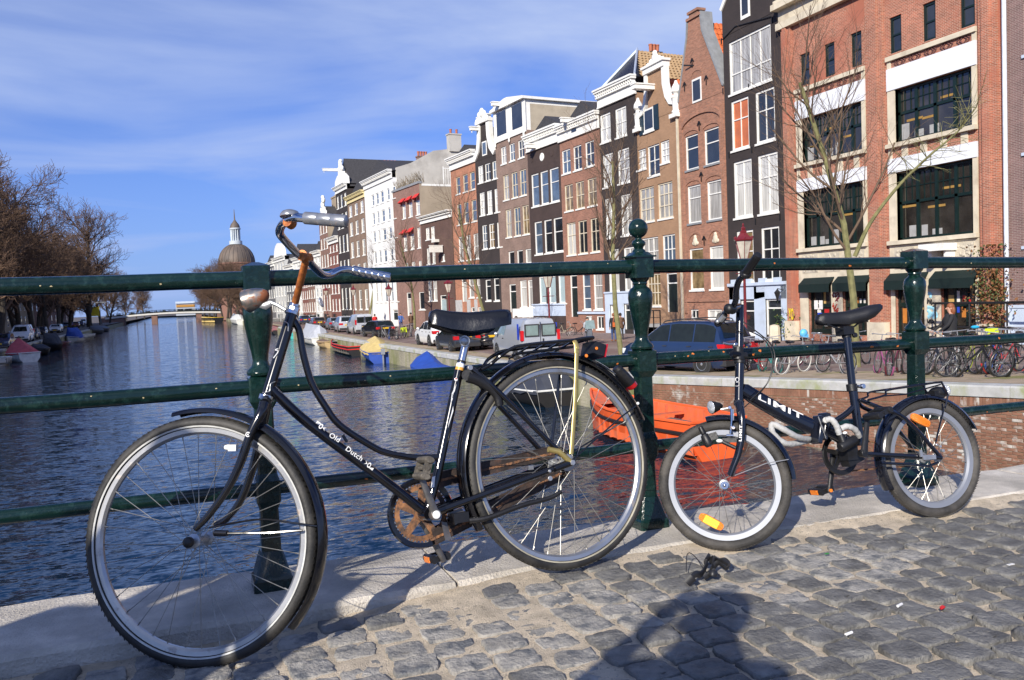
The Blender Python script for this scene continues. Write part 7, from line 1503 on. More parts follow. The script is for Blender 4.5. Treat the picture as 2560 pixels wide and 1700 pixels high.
graffiti([[(555, 750), (545, 790), (560, 770), (555, 810), (590, 760)], [(580, 780), (560, 830), (600, 800), (590, 840)], [(565, 830), (600, 825), (570, 850)]], m_gr_r)
graffiti([[(1452, 705), (1450, 760), (1465, 720), (1475, 760), (1485, 715)], [(1490, 720), (1488, 770), (1505, 740)], [(1530, 750), (1505, 755), (1530, 770), (1500, 785)], [(1450, 905), (1455, 940), (1475, 910), (1470, 950), (1490, 905), (1485, 950), (1500, 910), (1515, 950), (1530, 920)], [(1450, 980), (1500, 1000), (1535, 975), (1460, 995)], [(1455, 935), (1530, 945)]], m_gr_k)
graffiti([[(1455, 660), (1480, 670), (1475, 700)], [(1450, 790), (1500, 800), (1530, 830)], [(1450, 820), (1480, 850), (1455, 890), (1520, 840), (1535, 880), (1500, 890)], [(1460, 850), (1525, 860)]], m_gr_b, w=0.07, y=-0.048)
def letters(h, s, v, p0, p1, hgt, m, y=-0.06, name='lettering'):
    a, b_ = h.uz(v, *p0), h.uz(v, *p1); M_ = h.M; return text_on(s, h.t, M_ @ Vector((a[0], y, a[1])), M_ @ Vector((b_[0], y, a[1])), -h.nrm, hgt, m, name=name, bold=0.03)
letters(h, 'YO', 'SH', (168, 912), (215, 912), 0.62, mat('yellow_paint', (0.80, 0.62, 0.01), 0.6), y=-0.32)
letters(h, '165', 'SH', (64, 838), (100, 838), 0.2, m_gr_k, y=-0.20)
q = MB(); u, z = h.uz('SH', 1600, 245); q.b2(u-0.5, u+0.7, -0.9, -0.08, z-0.05, z+0.25); q.b2(u-0.3, u-0.1, -0.6, -0.08, z-0.5, z-0.05); q.b2(u+0.5, u+0.6, -0.6, -0.08, z-0.5, z-0.05); q.build('wall_lamp', m_wht, h.t, smooth=False)
q = MB()
for x in (360, 405): u, z = h.uz('SH', x, 775); q.b2(u-0.12, u+0.14, 0.13, 0.142, z-0.2, z+0.25)
q.build('notice', m_pap, h.t, smooth=False)
# ---- H0: purple brick house at the right edge with drainpipe, ivy, railing
mk_pur = brick_mat('brick_purple', (0.20, 0.115, 0.105), (0.36, 0.30, 0.27), 0.3)
h = House('purple brown brick house at the right edge of the warehouse', 2512.5, 2760, 30, 30, mwall=mk_pur)
for y0, y1 in ((20, 240), (440, 690), (880, 1120)): h.row('J', [(1200, y0-30, 1290, y1)], 'd', nx=2, tr=(0.6,), sillm=m_pblue)
h.wall(19); h.roof(19, 21); h.finish_windows()
q = MB(); u = 0.18; q.tube([(u, -0.14, 0.2), (u, -0.14, 18.8)], 0.085, 10); q.build('drainpipe', mat('pipe_pale', (0.62, 0.66, 0.72), 0.5), h.t)
q = MB(); u0, z_ = h.uz('SH', 2215, 770); q.b2(u0, h.W, -0.06, 0.02, 0, z_); q.b2(u0, h.W, -0.10, 0.02, z_-0.12, z_); q.b2(u0+0.3, h.W, -0.09, 0.0, z_*0.35, z_*0.42); q.build('plinth', m_pblue, h.t, smooth=False)
tp = h.t
t = thing('iron_railing', 'black iron railing in front of the purple house steps', 'railing', (0, 0, 0)); q = MB(); M_ = h.M
P_ = lambda u, y, z: M_ @ Vector((u, y, z))
zr = h.uz('SH', 2100, 740)[1]
for z in (zr, zr-0.95): q.tube([P_(-2.2, -1.2, z), P_(6, -1.2, z)], 0.05, 6)
for i in range(6): q.tube([P_(-2.2+i*1.6, -1.2, 0), P_(-2.2+i*1.6, -1.2, zr)], 0.035, 6)
t.location = P_(0, -1.2, 0); q.build('rail', m_iron, t, world=True)
# ivy on the pipe
t = thing('climbing_ivy', 'rusty green climbing plant on the drainpipe by the purple house', 'climbing plant', P_(0, -0.2, 0)); random.seed(21); q = MB(); q2 = MB()
zi = h.uz('SH', 2150, 540)[1]
for i in range(1500):
    z = abs(random.gauss(zi-0.2, 0.85)) if i % 4 else random.uniform(0.2, zi); u = random.gauss(-0.35, 0.42)*(1 if z > zi-1.6 else 0.5); p = P_(u, -0.22-abs(random.gauss(0, 0.14)), min(z, zi+1.4)); r = random.uniform(0.03, 0.07)
    a = Vector((random.uniform(-1, 1), random.uniform(-1, 1), random.uniform(-1, 1))).normalized(); b_ = a.orthogonal(); c = a.cross(b_)
    q.add([p+b_*r, p+c*r*0.6, p-b_*r, p-c*r*0.6], [(0, 1, 2, 3)], 0 if random.random() < 0.55 else 1)
q.build('foliage', [mat('ivy_rust', (0.20, 0.085, 0.03), 0.7), mat('ivy_green', (0.07, 0.09, 0.025), 0.7)], t, world=True, smooth=False)
q2.tube([P_(0.0, -0.2, 0), P_(-0.1, -0.22, 1.5), P_(-0.3, -0.2, zi)], 0.03, 5); q2.build('stem', mat('dry_stem', (0.19, 0.15, 0.1), 0.9), t, world=True)
# ================================================================== VEHICLES, BOATS, PEOPLE, TREES
def gnd(p):
    """street point under a pixel"""
    Y = 40
    for _ in range(12): q = onZ(p, zs(Y)+0.012); Y = Y*0.4+min(340, max(4, q.y))*0.6
    return Vector((q.x, q.y, zs(q.y)+0.012))
qdir = lambda Y: math.atan2(4.0, qx(QR, Y+2)-qx(QR, Y-2))
m_glass = mat('car_glass', (0.008, 0.012, 0.012), 0.03, spec=0.35, coat=0.2, var=0.3); m_vglass = mat('van_glass', (0.20, 0.27, 0.26), 0.08, coat=1.0, var=0.15)
m_ctyre = mat('car_tyre', (0.02, 0.02, 0.02), 0.8); m_crim = mat('car_rim', (0.55, 0.56, 0.58), 0.3, metal=0.7); m_bump = mat('dark_bumper', (0.03, 0.03, 0.032), 0.6)
m_tail = mat('tail_red', (0.55, 0.015, 0.02), 0.15, coat=0.6); m_head = mat('headlight_clear', (0.65, 0.68, 0.70), 0.12, coat=0.8); m_plate = mat('plate_yellow', (0.75, 0.45, 0.02), 0.5)
def paint(n, c, metal=0.35): return mat('paint_'+n, c, 0.28, metal=metal, coat=1.0, var=0.05, scale=1.5)
CK = dict(
 mpv=(4.63, 0.905, [(0, .62), (.04, .98), (.16, 1.06), (.30, 1.40), (.46, 1.64), (.9, 1.71), (2.0, 1.73), (2.75, 1.66), (3.55, 1.12), (4.1, .98), (4.45, .82), (4.6, .62)], 1.02, [(.40, 1.25), (1.31, 2.3), (2.36, 3.42)], .9, 3.73, .325, (.16, .46), (2.78, 3.52)),
 hatch=(3.95, .84, [(0, .55), (.05, .92), (.14, 1.0), (.30, 1.28), (.46, 1.40), (.9, 1.46), (1.8, 1.46), (2.25, 1.40), (2.95, .98), (3.5, .86), (3.8, .74), (3.93, .55)], .93, [(.5, 1.35), (1.42, 2.85)], .72, 3.18, .30, (.14, .46), (2.27, 2.92)),
 estate=(4.6, .88, [(0, .55), (.05, .92), (.15, .98), (.42, 1.34), (.7, 1.42), (1.4, 1.46), (2.2, 1.44), (2.7, 1.38), (3.4, .98), (4.1, .86), (4.45, .72), (4.58, .55)], .93, [(.75, 1.5), (1.57, 2.3), (2.37, 3.3)], .92, 3.6, .315, (.15, .45), (2.72, 3.38)),
 suv=(4.45, .905, [(0, .65), (.05, 1.0), (.14, 1.08), (.32, 1.44), (.5, 1.58), (1.0, 1.66), (2.0, 1.67), (2.5, 1.60), (3.2, 1.12), (3.8, 1.04), (4.25, .88), (4.42, .65)], 1.06, [(.55, 1.3), (1.37, 2.2), (2.27, 3.12)], .88, 3.48, .36, (.14, .48), (2.52, 3.18)),
 van=(4.85, .95, [(0, .55), (.02, 1.1), (.06, 1.75), (.12, 1.92), (.5, 1.97), (2.5, 1.97), (3.1, 1.92), (3.4, 1.78), (4.1, 1.15), (4.55, .95), (4.75, .75), (4.83, .55)], 1.12, [(2.75, 3.75)], .95, 3.95, .34, (.015, .09), (3.42, 4.08)))
def car(kind, label, col, loc, rz, cat='car', name='parked_car', scale=1.0, side=None, glass=None, rails=False, group=None, blind=False):
    L, hw, prof, belt, wins, xr, xf, wr, rw, fw = CK[kind]; t = thing(name, label, cat, loc, rz, group); t.scale = (scale,)*3; x0 = -L/2
    X_ = [p[0] for p in prof]; top = lambda x: interp(x, X_, [p[1] for p in prof])
    def sec(x):
        T = top(x); e = min(x, L-x); k = 1-0.10*max(0, 1-e/0.45)**2; h_ = hw*k; b_ = min(belt, T-0.015); rf = h_*(1-0.24*max(0, T-b_-0.03)/0.72); zl = 0.20+0.06*max(0, 1-e/0.3)
        half = [(h_*0.90, zl), (h_*0.985, zl+0.12), (h_*1.0, 0.45*b_+0.2), (h_*0.965, b_), (rf*0.985, T-0.055*(1 if T > belt+.2 else .5)), (rf*0.9, T-0.012), (rf*0.45, T+0.012), (0, T+0.018)]
        return [(x+x0, y, z) for y, z in half]+[(x+x0, -y, z) for y, z in half[-2::-1]]
    xs_ = sorted({round(lerp(X_[i], X_[i+1], j/2), 4) for i in range(len(X_)-1) for j in range(3)})
    q = MB(); q.loft([sec(x) for x in xs_]); q.build('body', col, t, angle=32)
    g = glass or m_glass
    def sidewin(a, b_, s_, nm='window', mm=g, z0=0.03, z1=0.10):
        q = MB(); r0, r1 = [], []; n = 7
        for i in range(n+1):
            x = lerp(a, b_, i/n); S = sec(x); (_, yb, zb), (_, yt, zt) = S[3], S[4]; zt2 = max(zb+0.02, zt-z1*0.5); f0 = (z0)/(max(0.05, zt-zb)); f1 = max(f0+0.02, 1-z1*0.35/max(0.05, zt-zb))
            r0.append((x+x0, s_*(lerp(yb, yt, f0)+0.008), lerp(zb, zt, f0))); r1.append((x+x0, s_*(lerp(yb, yt, f1)+0.008), lerp(zb, zt, f1)))
        q.grid([r0, r1]); return q.build(nm, mm, t, smooth=False)
    for s_ in (1, -1):
        for (a, b_) in wins: sidewin(a, b_, s_)
    def endwin(a, b_, nm, sgn, f=0.82, cols=((-1, 1),)):
        for c0, c1 in cols:
            q = MB(); rows = []
            for i in range(6):
                x = lerp(a, b_, i/5); S = sec(x); rr = S[5][1]*f; T = top(x); dx_ = 0.01; sl = (top(x+dx_)-top(x-dx_))/(2*dx_); nx_, nz_ = -sl, 1; l_ = math.hypot(nx_, nz_); o = 0.018
                rows.append([(x+x0+nx_/l_*o, lerp(-rr, rr, (lerp(c0, c1, j/4)+1)/2), T+nz_/l_*o+0.004) for j in range(5)])
            q.grid(rows); q.build(nm, g if nm != 'rear_window' or glass is None else glass, t)
    if not blind: endwin(rw[0]+0.04, rw[1]-0.02, 'rear_window', -1, cols=((-1, 1),) if kind != 'van' else ())
    endwin(fw[0]+0.04, fw[1]-0.04, 'windscreen', 1)
    if kind == 'van':
        for a, b_ in ((-0.80, -0.06), (0.06, 0.80)):
            q = MB(); q.b2(x0-0.012, x0+0.04, hw*a, hw*b_, 1.12, 1.70); o = q.build('rear_window', m_bump, t, smooth=False); q = MB(); q.b2(x0-0.018, x0+0.03, hw*a+0.06, hw*b_-0.06, 1.18, 1.64); q.build('pane', g, o, smooth=False)
        q = MB(); q.b2(x0-0.004, x0+0.02, -0.012, 0.012, 0.5, 1.8); q.b2(x0-0.02, x0+0.02, -0.16, -0.10, 0.85, 1.02); q.build('door_seam', m_bump, t, smooth=False)
        if side:
            q = MB()
            for s_ in (1, -1): q.b2(x0+0.35, x0+0.55, s_*(hw-0.02), s_*(hw+0.004), 1.0, 1.72)
            q.build('blue_stripe', side, t, smooth=False)
    for i, xx in enumerate((xr, xf)):
        for s_ in (1, -1):
            w = empty('wheel', t); w.location = (xx+x0, s_*(hw-0.085), wr); q = MB(); q.lathe([(wr*0.62, -0.10), (wr*0.93, -0.10), (wr, -0.07), (wr, 0.07), (wr*0.93, 0.10), (wr*0.62, 0.105)], (0, 0, 0), (0, s_, 0), 28); q.build('tyre', m_ctyre, w, angle=30)
            q = MB(); q.lathe([(wr*0.64, 0.09), (wr*0.64, 0.108), (wr*0.56, 0.10), (wr*0.54, 0.06)], (0, 0, 0), (0, s_, 0), 24); q.lathe([(wr*0.16, 0.06), (wr*0.14, 0.105), (0.02, 0.11)], (0, 0, 0), (0, s_, 0), 10)
            for k in range(7): a = 2*math.pi*k/7; q.box((math.cos(a)*wr*0.35, s_*0.092, math.sin(a)*wr*0.35), (wr*0.5, 0.02, wr*0.13), rot=Matrix.Rotation(-a, 3, 'Y'))
            q.build('rim', m_crim, w, angle=30)
            q = MB(); q.lathe([(wr*1.16, hw-0.25), (wr*1.16, hw*1.0+0.004), (wr*0.5, hw*1.0+0.003)], (xx+x0, 0, wr*1.02), (0, s_, 0), 28); q.build('wheel_arch', m_bump, t, smooth=False)
    for s_ in (1, -1):
        q = MB(); zt = belt-0.04
        if kind == 'van': q.b2(x0-0.015, x0+0.12, s_*(hw*0.86), s_*(hw+0.004), 0.95, 1.42)
        elif kind in ('mpv', 'suv'): q.b2(x0-0.005, x0+0.30, s_*hw*0.52, s_*(hw*0.965), zt-0.20, zt)
        else: q.b2(x0-0.005, x0+0.22, s_*hw*0.60, s_*(hw*0.96), zt-0.20, zt)
        q.build('tail_light', m_tail, t, smooth=False)
        q = MB(); zf = top(L-0.3); q.b2(L+x0-0.5, L+x0-0.12, s_*hw*0.58, s_*(hw*0.96), zf-0.28, zf-0.10); q.build('headlight', m_head, t, smooth=False)
        q = MB(); xm = wins[-1][1]-0.1; q.ell((xm+x0, s_*(hw+0.10), belt+0.08), (0.09, 0.10, 0.08), 8, 6); q.build('mirror', col, t)
        q = MB()
        for a, b_ in wins: q.b2(b_+x0-0.28 if False else a+x0+0.05, a+x0+0.22, s_*(hw*0.985), s_*(hw+0.012), belt-0.14, belt-0.11)
        q.build('door_handle', m_bump, t, smooth=False)
        if rails: q = MB(); q.tube(curve([(x+x0, s_*hw*0.66, top(x)+z) for x, z in ((0.75, 0.0), (0.9, 0.055), (1.8, 0.06), (2.6, 0.06), (2.8, 0.0))], 4), 0.02, 6); q.build('roof_rail', m_bump, t)
    q = MB(); q.b2(x0-0.03, x0+0.3, -hw*0.93, hw*0.93, 0.28, 0.46); q.b2(L+x0-0.3, L+x0+0.02, -hw*0.9, hw*0.9, 0.25, 0.42); q.build('bumper', m_bump, t, smooth=False)
    q = MB(); zp = 0.78 if kind != 'van' else 0.72; q.b2(x0-0.035, x0+0.1, -0.27, 0.27, zp-0.07, zp+0.06); q.b2(L+x0-0.06, L+x0+0.035, -0.26, 0.26, 0.40, 0.51); q.build('number_plate', m_plate, t, smooth=False)
    q = MB(); q.b2(L+x0-0.2, L+x0-0.01, -hw*0.5, hw*0.5, 0.52, 0.66); q.build('grille', m_bump, t, smooth=False)
    return t
def park(kind, label, col, rear, front=None, **k):
    """rear/front: pixels where the canal-side wheels meet the street (cars heading away)"""
    a = gnd(rear); L, hw = CK[kind][0], CK[kind][1]; hd = qdir(a.y)
    if front: b_ = gnd(front); hd = lerp(hd, math.atan2(b_.y-a.y, b_.x-a.x), 0.7)
    f = Vector((math.cos(hd), math.sin(hd), 0)); r_ = Vector((f.y, -f.x, 0)); c = a+f*(L/2-CK[kind][5])+r_*(hw-0.05); c.z = zs(c.y)+0.012
    return car(kind, label, col, c, hd, **k)
m_silv = paint('silver', (0.50, 0.52, 0.54)); m_dblue = paint('navy', (0.015, 0.036, 0.10)); m_wpaint = paint('white', (0.78, 0.79, 0.80), 0.0); m_dgrey = paint('charcoal', (0.045, 0.05, 0.06)); m_bpaint = paint('black', (0.012, 0.013, 0.018), 0.1); m_gblue = paint('grey_blue', (0.19, 0.22, 0.26)); m_lsil = paint('light_silver', (0.62, 0.64, 0.66)); m_brwn = paint('brown', (0.10, 0.055, 0.035)); m_redp = paint('red', (0.45, 0.03, 0.03), 0.0); m_dred = paint('wine', (0.16, 0.03, 0.035))
park('mpv', 'dark blue people carrier parked by the near quay edge', m_dblue, px('K', 772, 838), px('K', 212, 832), rails=True)
tv = park('van', 'silver delivery van with blue rear corner stripe beside the red lamp post', m_silv, px('Q', 545, 985), px('Q', 235, 922), cat='van', name='parked_van', side=mat('stripe_blue', (0.02, 0.05, 0.42), 0.4), glass=m_vglass)
park('hatch', 'charcoal hatchback parked behind the white off roader', m_dgrey, px('N', 2005, 782), px('N', 1840, 757))
park('suv', 'white compact off roader seen beside the saddle', m_wpaint, px('N', 1745, 716), px('N', 1598, 697))
park('hatch', 'black car half hidden behind the roadster saddle', m_bpaint, px('RK', 515, 448), None)
park('estate', 'black estate car next to the heap of parked bicycles', m_bpaint, px('N', 1056, 604), px('N', 942, 598))
park('van', 'silver people van with tinted rear window on the right quay', m_lsil, px('N', 815, 570), px('N', 752, 562), cat='van', name='parked_van')
park('mpv', 'light silver people carrier in front of the silver people van', m_lsil, px('N', 622, 544), px('N', 572, 534))
park('hatch', 'grey blue hatchback between silver and brown cars', m_gblue, px('N', 505, 515), px('N', 445, 506))
park('estate', 'dark brown estate car in the right quay row', m_brwn, px('N', 308, 494), px('N', 252, 486))
park('hatch', 'blue hatchback farthest visible below the rusty stem', m_dblue, px('N', 150, 448), None)
park('hatch', 'white hatchback parked on the house side of the street', m_wpaint, px('N', 250, 440), None, scale=1.0)
park('hatch', 'red hatchback whose roof shows behind the brown estate', m_redp, px('N', 345, 430), None)
park('suv', 'white car with blue window far up the right quay', m_wpaint, px('F', 770, 1112), None)
def lpark(kind, label, col, p, scale=1.0, **k):
    a = gnd(p); c = a+Vector((-0.9, 2.2, 0)); return car(kind, label, col, c, -math.pi/2+0.02, scale=scale, **k)
lpark('estate', 'navy car with light headlamps nearest on the left quay', m_dblue, px('V', 130, 790)); lpark('van', 'white van with dark sides facing us on the left quay', m_wpaint, px('V', 400, 705), 1.08, cat='van', name='parked_van')
lpark('hatch', 'olive grey hatchback tucked behind the white van', paint('olive', (0.12, 0.115, 0.09)), px('V', 525, 665)); lpark('hatch', 'black car in front of the white estate on the left quay', m_bpaint, px('V', 640, 622)); lpark('estate', 'white estate car in the left quay row', m_wpaint, px('V', 850, 572), 1.1)
lpark('hatch', 'dark blue hatchback beyond the white estate', m_dblue, px('V', 985, 512)); lpark('hatch', 'wine red hatchback in the shaded left row', m_dred, px('V', 1110, 500)); lpark('hatch', 'small navy car before the farthest white van', m_dblue, px('V', 1175, 486)); lpark('van', 'farthest white van of the left quay row', m_wpaint, px('V', 1215, 462), 1.0, cat='van', name='parked_van')

# ---- parked bicycles (one built, the rest copied with other paint)
m_fr = {n: mat('frame_'+n, c, 0.35, coat=0.5) for n, c in dict(black=(.012, .012, .014), grey=(.28, .28, .29), pink=(.30, .08, .19), wine=(.10, .012, .025), teal=(.03, .22, .20), white=(.42, .42, .40), blue=(.02, .07, .28), lime=(.22, .26, .03), cream=(.40, .36, .26), red=(.45, .03, .03)).items()}
m_brim = mat('bike_rim', (0.22, 0.22, 0.22), 0.4, metal=0.6); m_wtyre = mat('white_tyre', (0.62, 0.60, 0.54), 0.7); m_sp2 = mat('dull_spoke', (0.33, 0.33, 0.32), 0.4, metal=0.6)
def small_bike():
    t = thing('parked_bicycle', '', 'bicycle'); q = MB(); F, R_, H_, S, B_ = Vector((.54, 0, .34)), Vector((-.54, 0, .34)), Vector((.36, 0, .92)), Vector((-.24, 0, .86)), Vector((-.07, 0, .29))
    hb = H_.lerp(F, 0.42); q.tube([B_, S], .016, 6); q.tube(curve([hb+Vector((0, 0, .06)), Vector((.1, 0, .45)), B_.lerp(S, .25)], 4), .015, 6); q.tube([hb, B_], .018, 6); q.tube([H_, hb], .018, 6)
    for y in (.045, -.045): q.tube([hb, F+Vector((0, y, 0))], .012, 5); q.tube([B_, R_+Vector((0, y, 0))], .011, 5); q.tube([B_.lerp(S, .85), R_+Vector((0, y, 0))], .009, 5)
    q.build('frame', m_fr['black'], t)
    for c in (F, R_):
        w = empty('wheel', t); w.location = c; q = MB(); q.torus((0, 0, 0), (0, 1, 0), .325, .018, 28, 6); q.build('tyre', m_ctyre, w); q = MB(); q.torus((0, 0, 0), (0, 1, 0), .302, .008, 28, 4); q.build('rim', m_brim, w); q = MB(); q.tube([(0, -.05, 0), (0, .05, 0)], .022, 6)
        for k in range(18): a = 2*math.pi*k/18; q.tube([(0, .02*(-1)**k, 0), (.3*math.cos(a), 0, .3*math.sin(a))], .0022, 3, cap=False)
        q.build('spokes', m_sp2, w); q = MB(); q.torus(c, (0, 1, 0), .36, 0, 16, prof=[(0, -.024), (.004, 0), (0, .024), (-.003, 0)], a0=0.5 if c is F else -0.2, a1=2.6 if c is F else 3.0, e1=(1, 0, 0)); q.build('mudguard', m_fr['black'], t)
    q = MB(); q.tube([H_, H_+Vector((-.02, 0, .14))], .012, 6); q.tube(curve([(.18, .28, 1.04), (.30, .27, 1.06), (.36, .12, 1.05), (.36, -.12, 1.05), (.30, -.27, 1.06), (.18, -.28, 1.04)], 3), .012, 6); q.build('handlebar', m_crim, t)
    q = MB(); q.loft([[(x, y*w_, z+zz) for y, zz in ((-1, 0), (-.9, .04), (0, .055), (.9, .04), (1, 0), (0, -.03))] for x, w_, z in ((-.38, .08, .93), (-.28, .095, .94), (-.15, .045, .93), (-.06, .02, .925))]); q.tube([S, S+Vector((-.02, 0, .1))], .012, 6); q.build('saddle', m_leath, t)
    q = MB()
    for y in (.05, -.05): q.tube([(-.34, y, .76), (-.8, y, .76), (-.62, y, .40)], .007, 4)
    for k in range(4): q.tube([(-.4-.12*k, .05, .76), (-.4-.12*k, -.05, .76)], .006, 4)
    q.build('carrier', m_iron, t); q = MB(); q.box((.42, 0, .86), (.06, .06, .06)); q.build('lamp', m_crim, t); return t
proto = small_bike(); first = True
def pbike(p, deg, colr, label, lean=0.12, wt=False, sc_=1.0, grp='bicycles parked on the right quay', g=None):
    global first
    a = g or gnd(p); sw = {'frame_black': m_fr[colr]} if colr != 'black' else {}
    if wt: sw['car_tyre'] = m_wtyre
    o = dup(proto, swap=sw or None); o['label'] = label; o['group'] = grp; o.location = (a.x, a.y, a.z-0.005); o.rotation_euler = (lean, 0, math.radians(deg)); o.scale = (sc_,)*3; return o
for p, d, c, lb, ln, wt in ((('K', 1290, 838), 40, 'black', 'black bicycle just right of the folding bicycle post', .1, False), (('K', 1420, 815), 100, 'red', 'red bicycle with basket parked behind the people carrier', -.1, False), (('K', 1580, 838), 75, 'teal', 'teal bicycle standing nearly edge on by the quay', .15, False), (('K', 1690, 815), 60, 'black', 'black bicycle between the teal and white tyred ones', -.1, False),
    (('K', 1870, 845), 15, 'grey', 'grey bicycle with a fat white tyre by the coping', .12, True), (('K', 2060, 760), -5, 'wine', 'wine red bicycle leaning near the young tree', .2, False), (('K', 2280, 740), 160, 'black', 'black bicycle behind the wine red one', .1, False), (('L', 30, 1240), 85, 'grey', 'silver bicycle seen front on left of the seat post', .1, False),
    (('L', 330, 1140), 20, 'black', 'black bicycle leaning against the tree trunk', -.15, False), (('L', 620, 1255), 60, 'pink', 'pink bicycle with high handlebar near the right post', .1, False), (('L', 760, 1250), 30, 'wine', 'dark red bicycle just left of the right post', .05, False), (('L', 1020, 1230), 20, 'black', 'black bicycle hidden behind the right post', .1, False), (('L', 1230, 1235), 25, 'grey', 'grey bicycle with a child seat right of the post', .1, False), (('L', 1290, 1275), 75, 'black', 'black bicycle with chrome mudguard tilted over', .4, False), (('L', 1650, 1270), -12, 'black', 'black bicycle showing its rear wheel broadside', .08, False),
    (('L', 1560, 1225), 30, 'white', 'white bicycle with pale frame behind the broadside one', -.1, False), (('L', 1760, 1200), 10, 'lime', 'lime yellow bicycle in the right hand crowd', .1, False), (('L', 1900, 1270), 70, 'black', 'black bicycle edge on with a red lamp', .2, False), (('L', 1980, 1200), 25, 'blue', 'blue bicycle deep in the right hand crowd', .1, False), (('L', 2130, 1230), 5, 'red', 'red bicycle among the bicycles at the right edge', -.1, False), (('L', 2300, 1270), -8, 'black', 'black bicycle cut by the right frame edge', .1, False), (('L', 2240, 1180), 40, 'cream', 'cream bicycle behind the right edge row', .1, False),
    (('N', 1125, 605), 70, 'black', 'black bicycle leaning on the black estate car', .1, False), (('N', 1190, 615), 95, 'grey', 'grey bicycle at the left of the heap', -.1, False), (('N', 1240, 628), 80, 'blue', 'blue bicycle in the heap by the estate car', .1, False), (('N', 1300, 632), 100, 'black', 'black bicycle in the middle of the heap', .1, False), (('N', 1350, 625), 70, 'white', 'white bicycle in the heap by the estate car', -.1, False), (('N', 1410, 610), 90, 'black', 'black bicycle at the right of the heap', .1, False), (('N', 1455, 600), 85, 'lime', 'bicycle with bright lime pannier in the heap', .1, False), (('N', 1510, 590), 80, 'grey', 'grey bicycle nearest the thin tree by the heap', .1, False), (('N', 390, 500), 85, 'cream', 'cream bicycle between brown and grey blue cars', .1, False), (('N', 520, 515), 85, 'grey', 'silver bicycle beside the light silver people carrier', .1, False), (('N', 730, 560), 85, 'black', 'black bicycle before the silver people van', .1, False), (('N', 905, 585), 85, 'grey', 'grey bicycle by the estate car nose', .1, False),
    (('Q', 1140, 690), -25, 'cream', 'cream bicycle leaning at the house steps', .1, False), (('Q', 1300, 690), -20, 'black', 'black bicycle beside the cream one at the steps', .1, False)): pbike(px(*p), d, c, lb, ln, wt)
for k, (d, c, lb) in enumerate(((80, 'white', 'pale bicycle leaning on the left quay kerb by the white van'),)): pbike(px('V', 275, 745), d, c, lb, .1, True, grp='bicycle on the left quay')
for o in [proto]+list(proto.children_recursive): bpy.data.objects.remove(o)
def small(name, label, cat, c, m, f): b = MB(); f(b); o = b.build(name, m, loc=c); return tag(o, label, cat)
c = gnd(px('N', 1455, 600)); small('pannier', 'bright lime pannier on a bicycle in the heap', 'bag', c+Vector((-.3, -.35, .62)), mat('lime_bag', (.62, .75, .02), .6), lambda b: b.box((0, 0, 0), (.5, .22, .4), taper=.92))
c = gnd(px('K', 2010, 700)); small('seat_cover', 'sky blue plastic saddle cover among the parked bicycles', 'saddle cover', c+Vector((0, 0, 1.02)), mat('sky_plastic', (.12, .45, .75), .4), lambda b: (b.ell((0, 0, 0), (.16, .13, .16), 10, 7), b.box((.03, 0, -.14), (.22, .2, .2))))
c = gnd(px('L', 1760, 1200)); small('seat_cover', 'bright blue cap on a handlebar in the right hand crowd', 'saddle cover', c+Vector((0, 0, 1.12)), mat('azure_plastic', (.02, .35, .6), .4), lambda b: b.ell((0, 0, 0), (.13, .09, .05), 10, 6)); c = gnd(px('L', 1960, 1200)); small('pannier', 'yellow green saddle bag in the right hand crowd', 'bag', c+Vector((0, 0, 1.0)), mat('lime_bag', (.62, .75, .02), .6), lambda b: b.box((0, 0, 0), (.32, .16, .14), taper=.9))

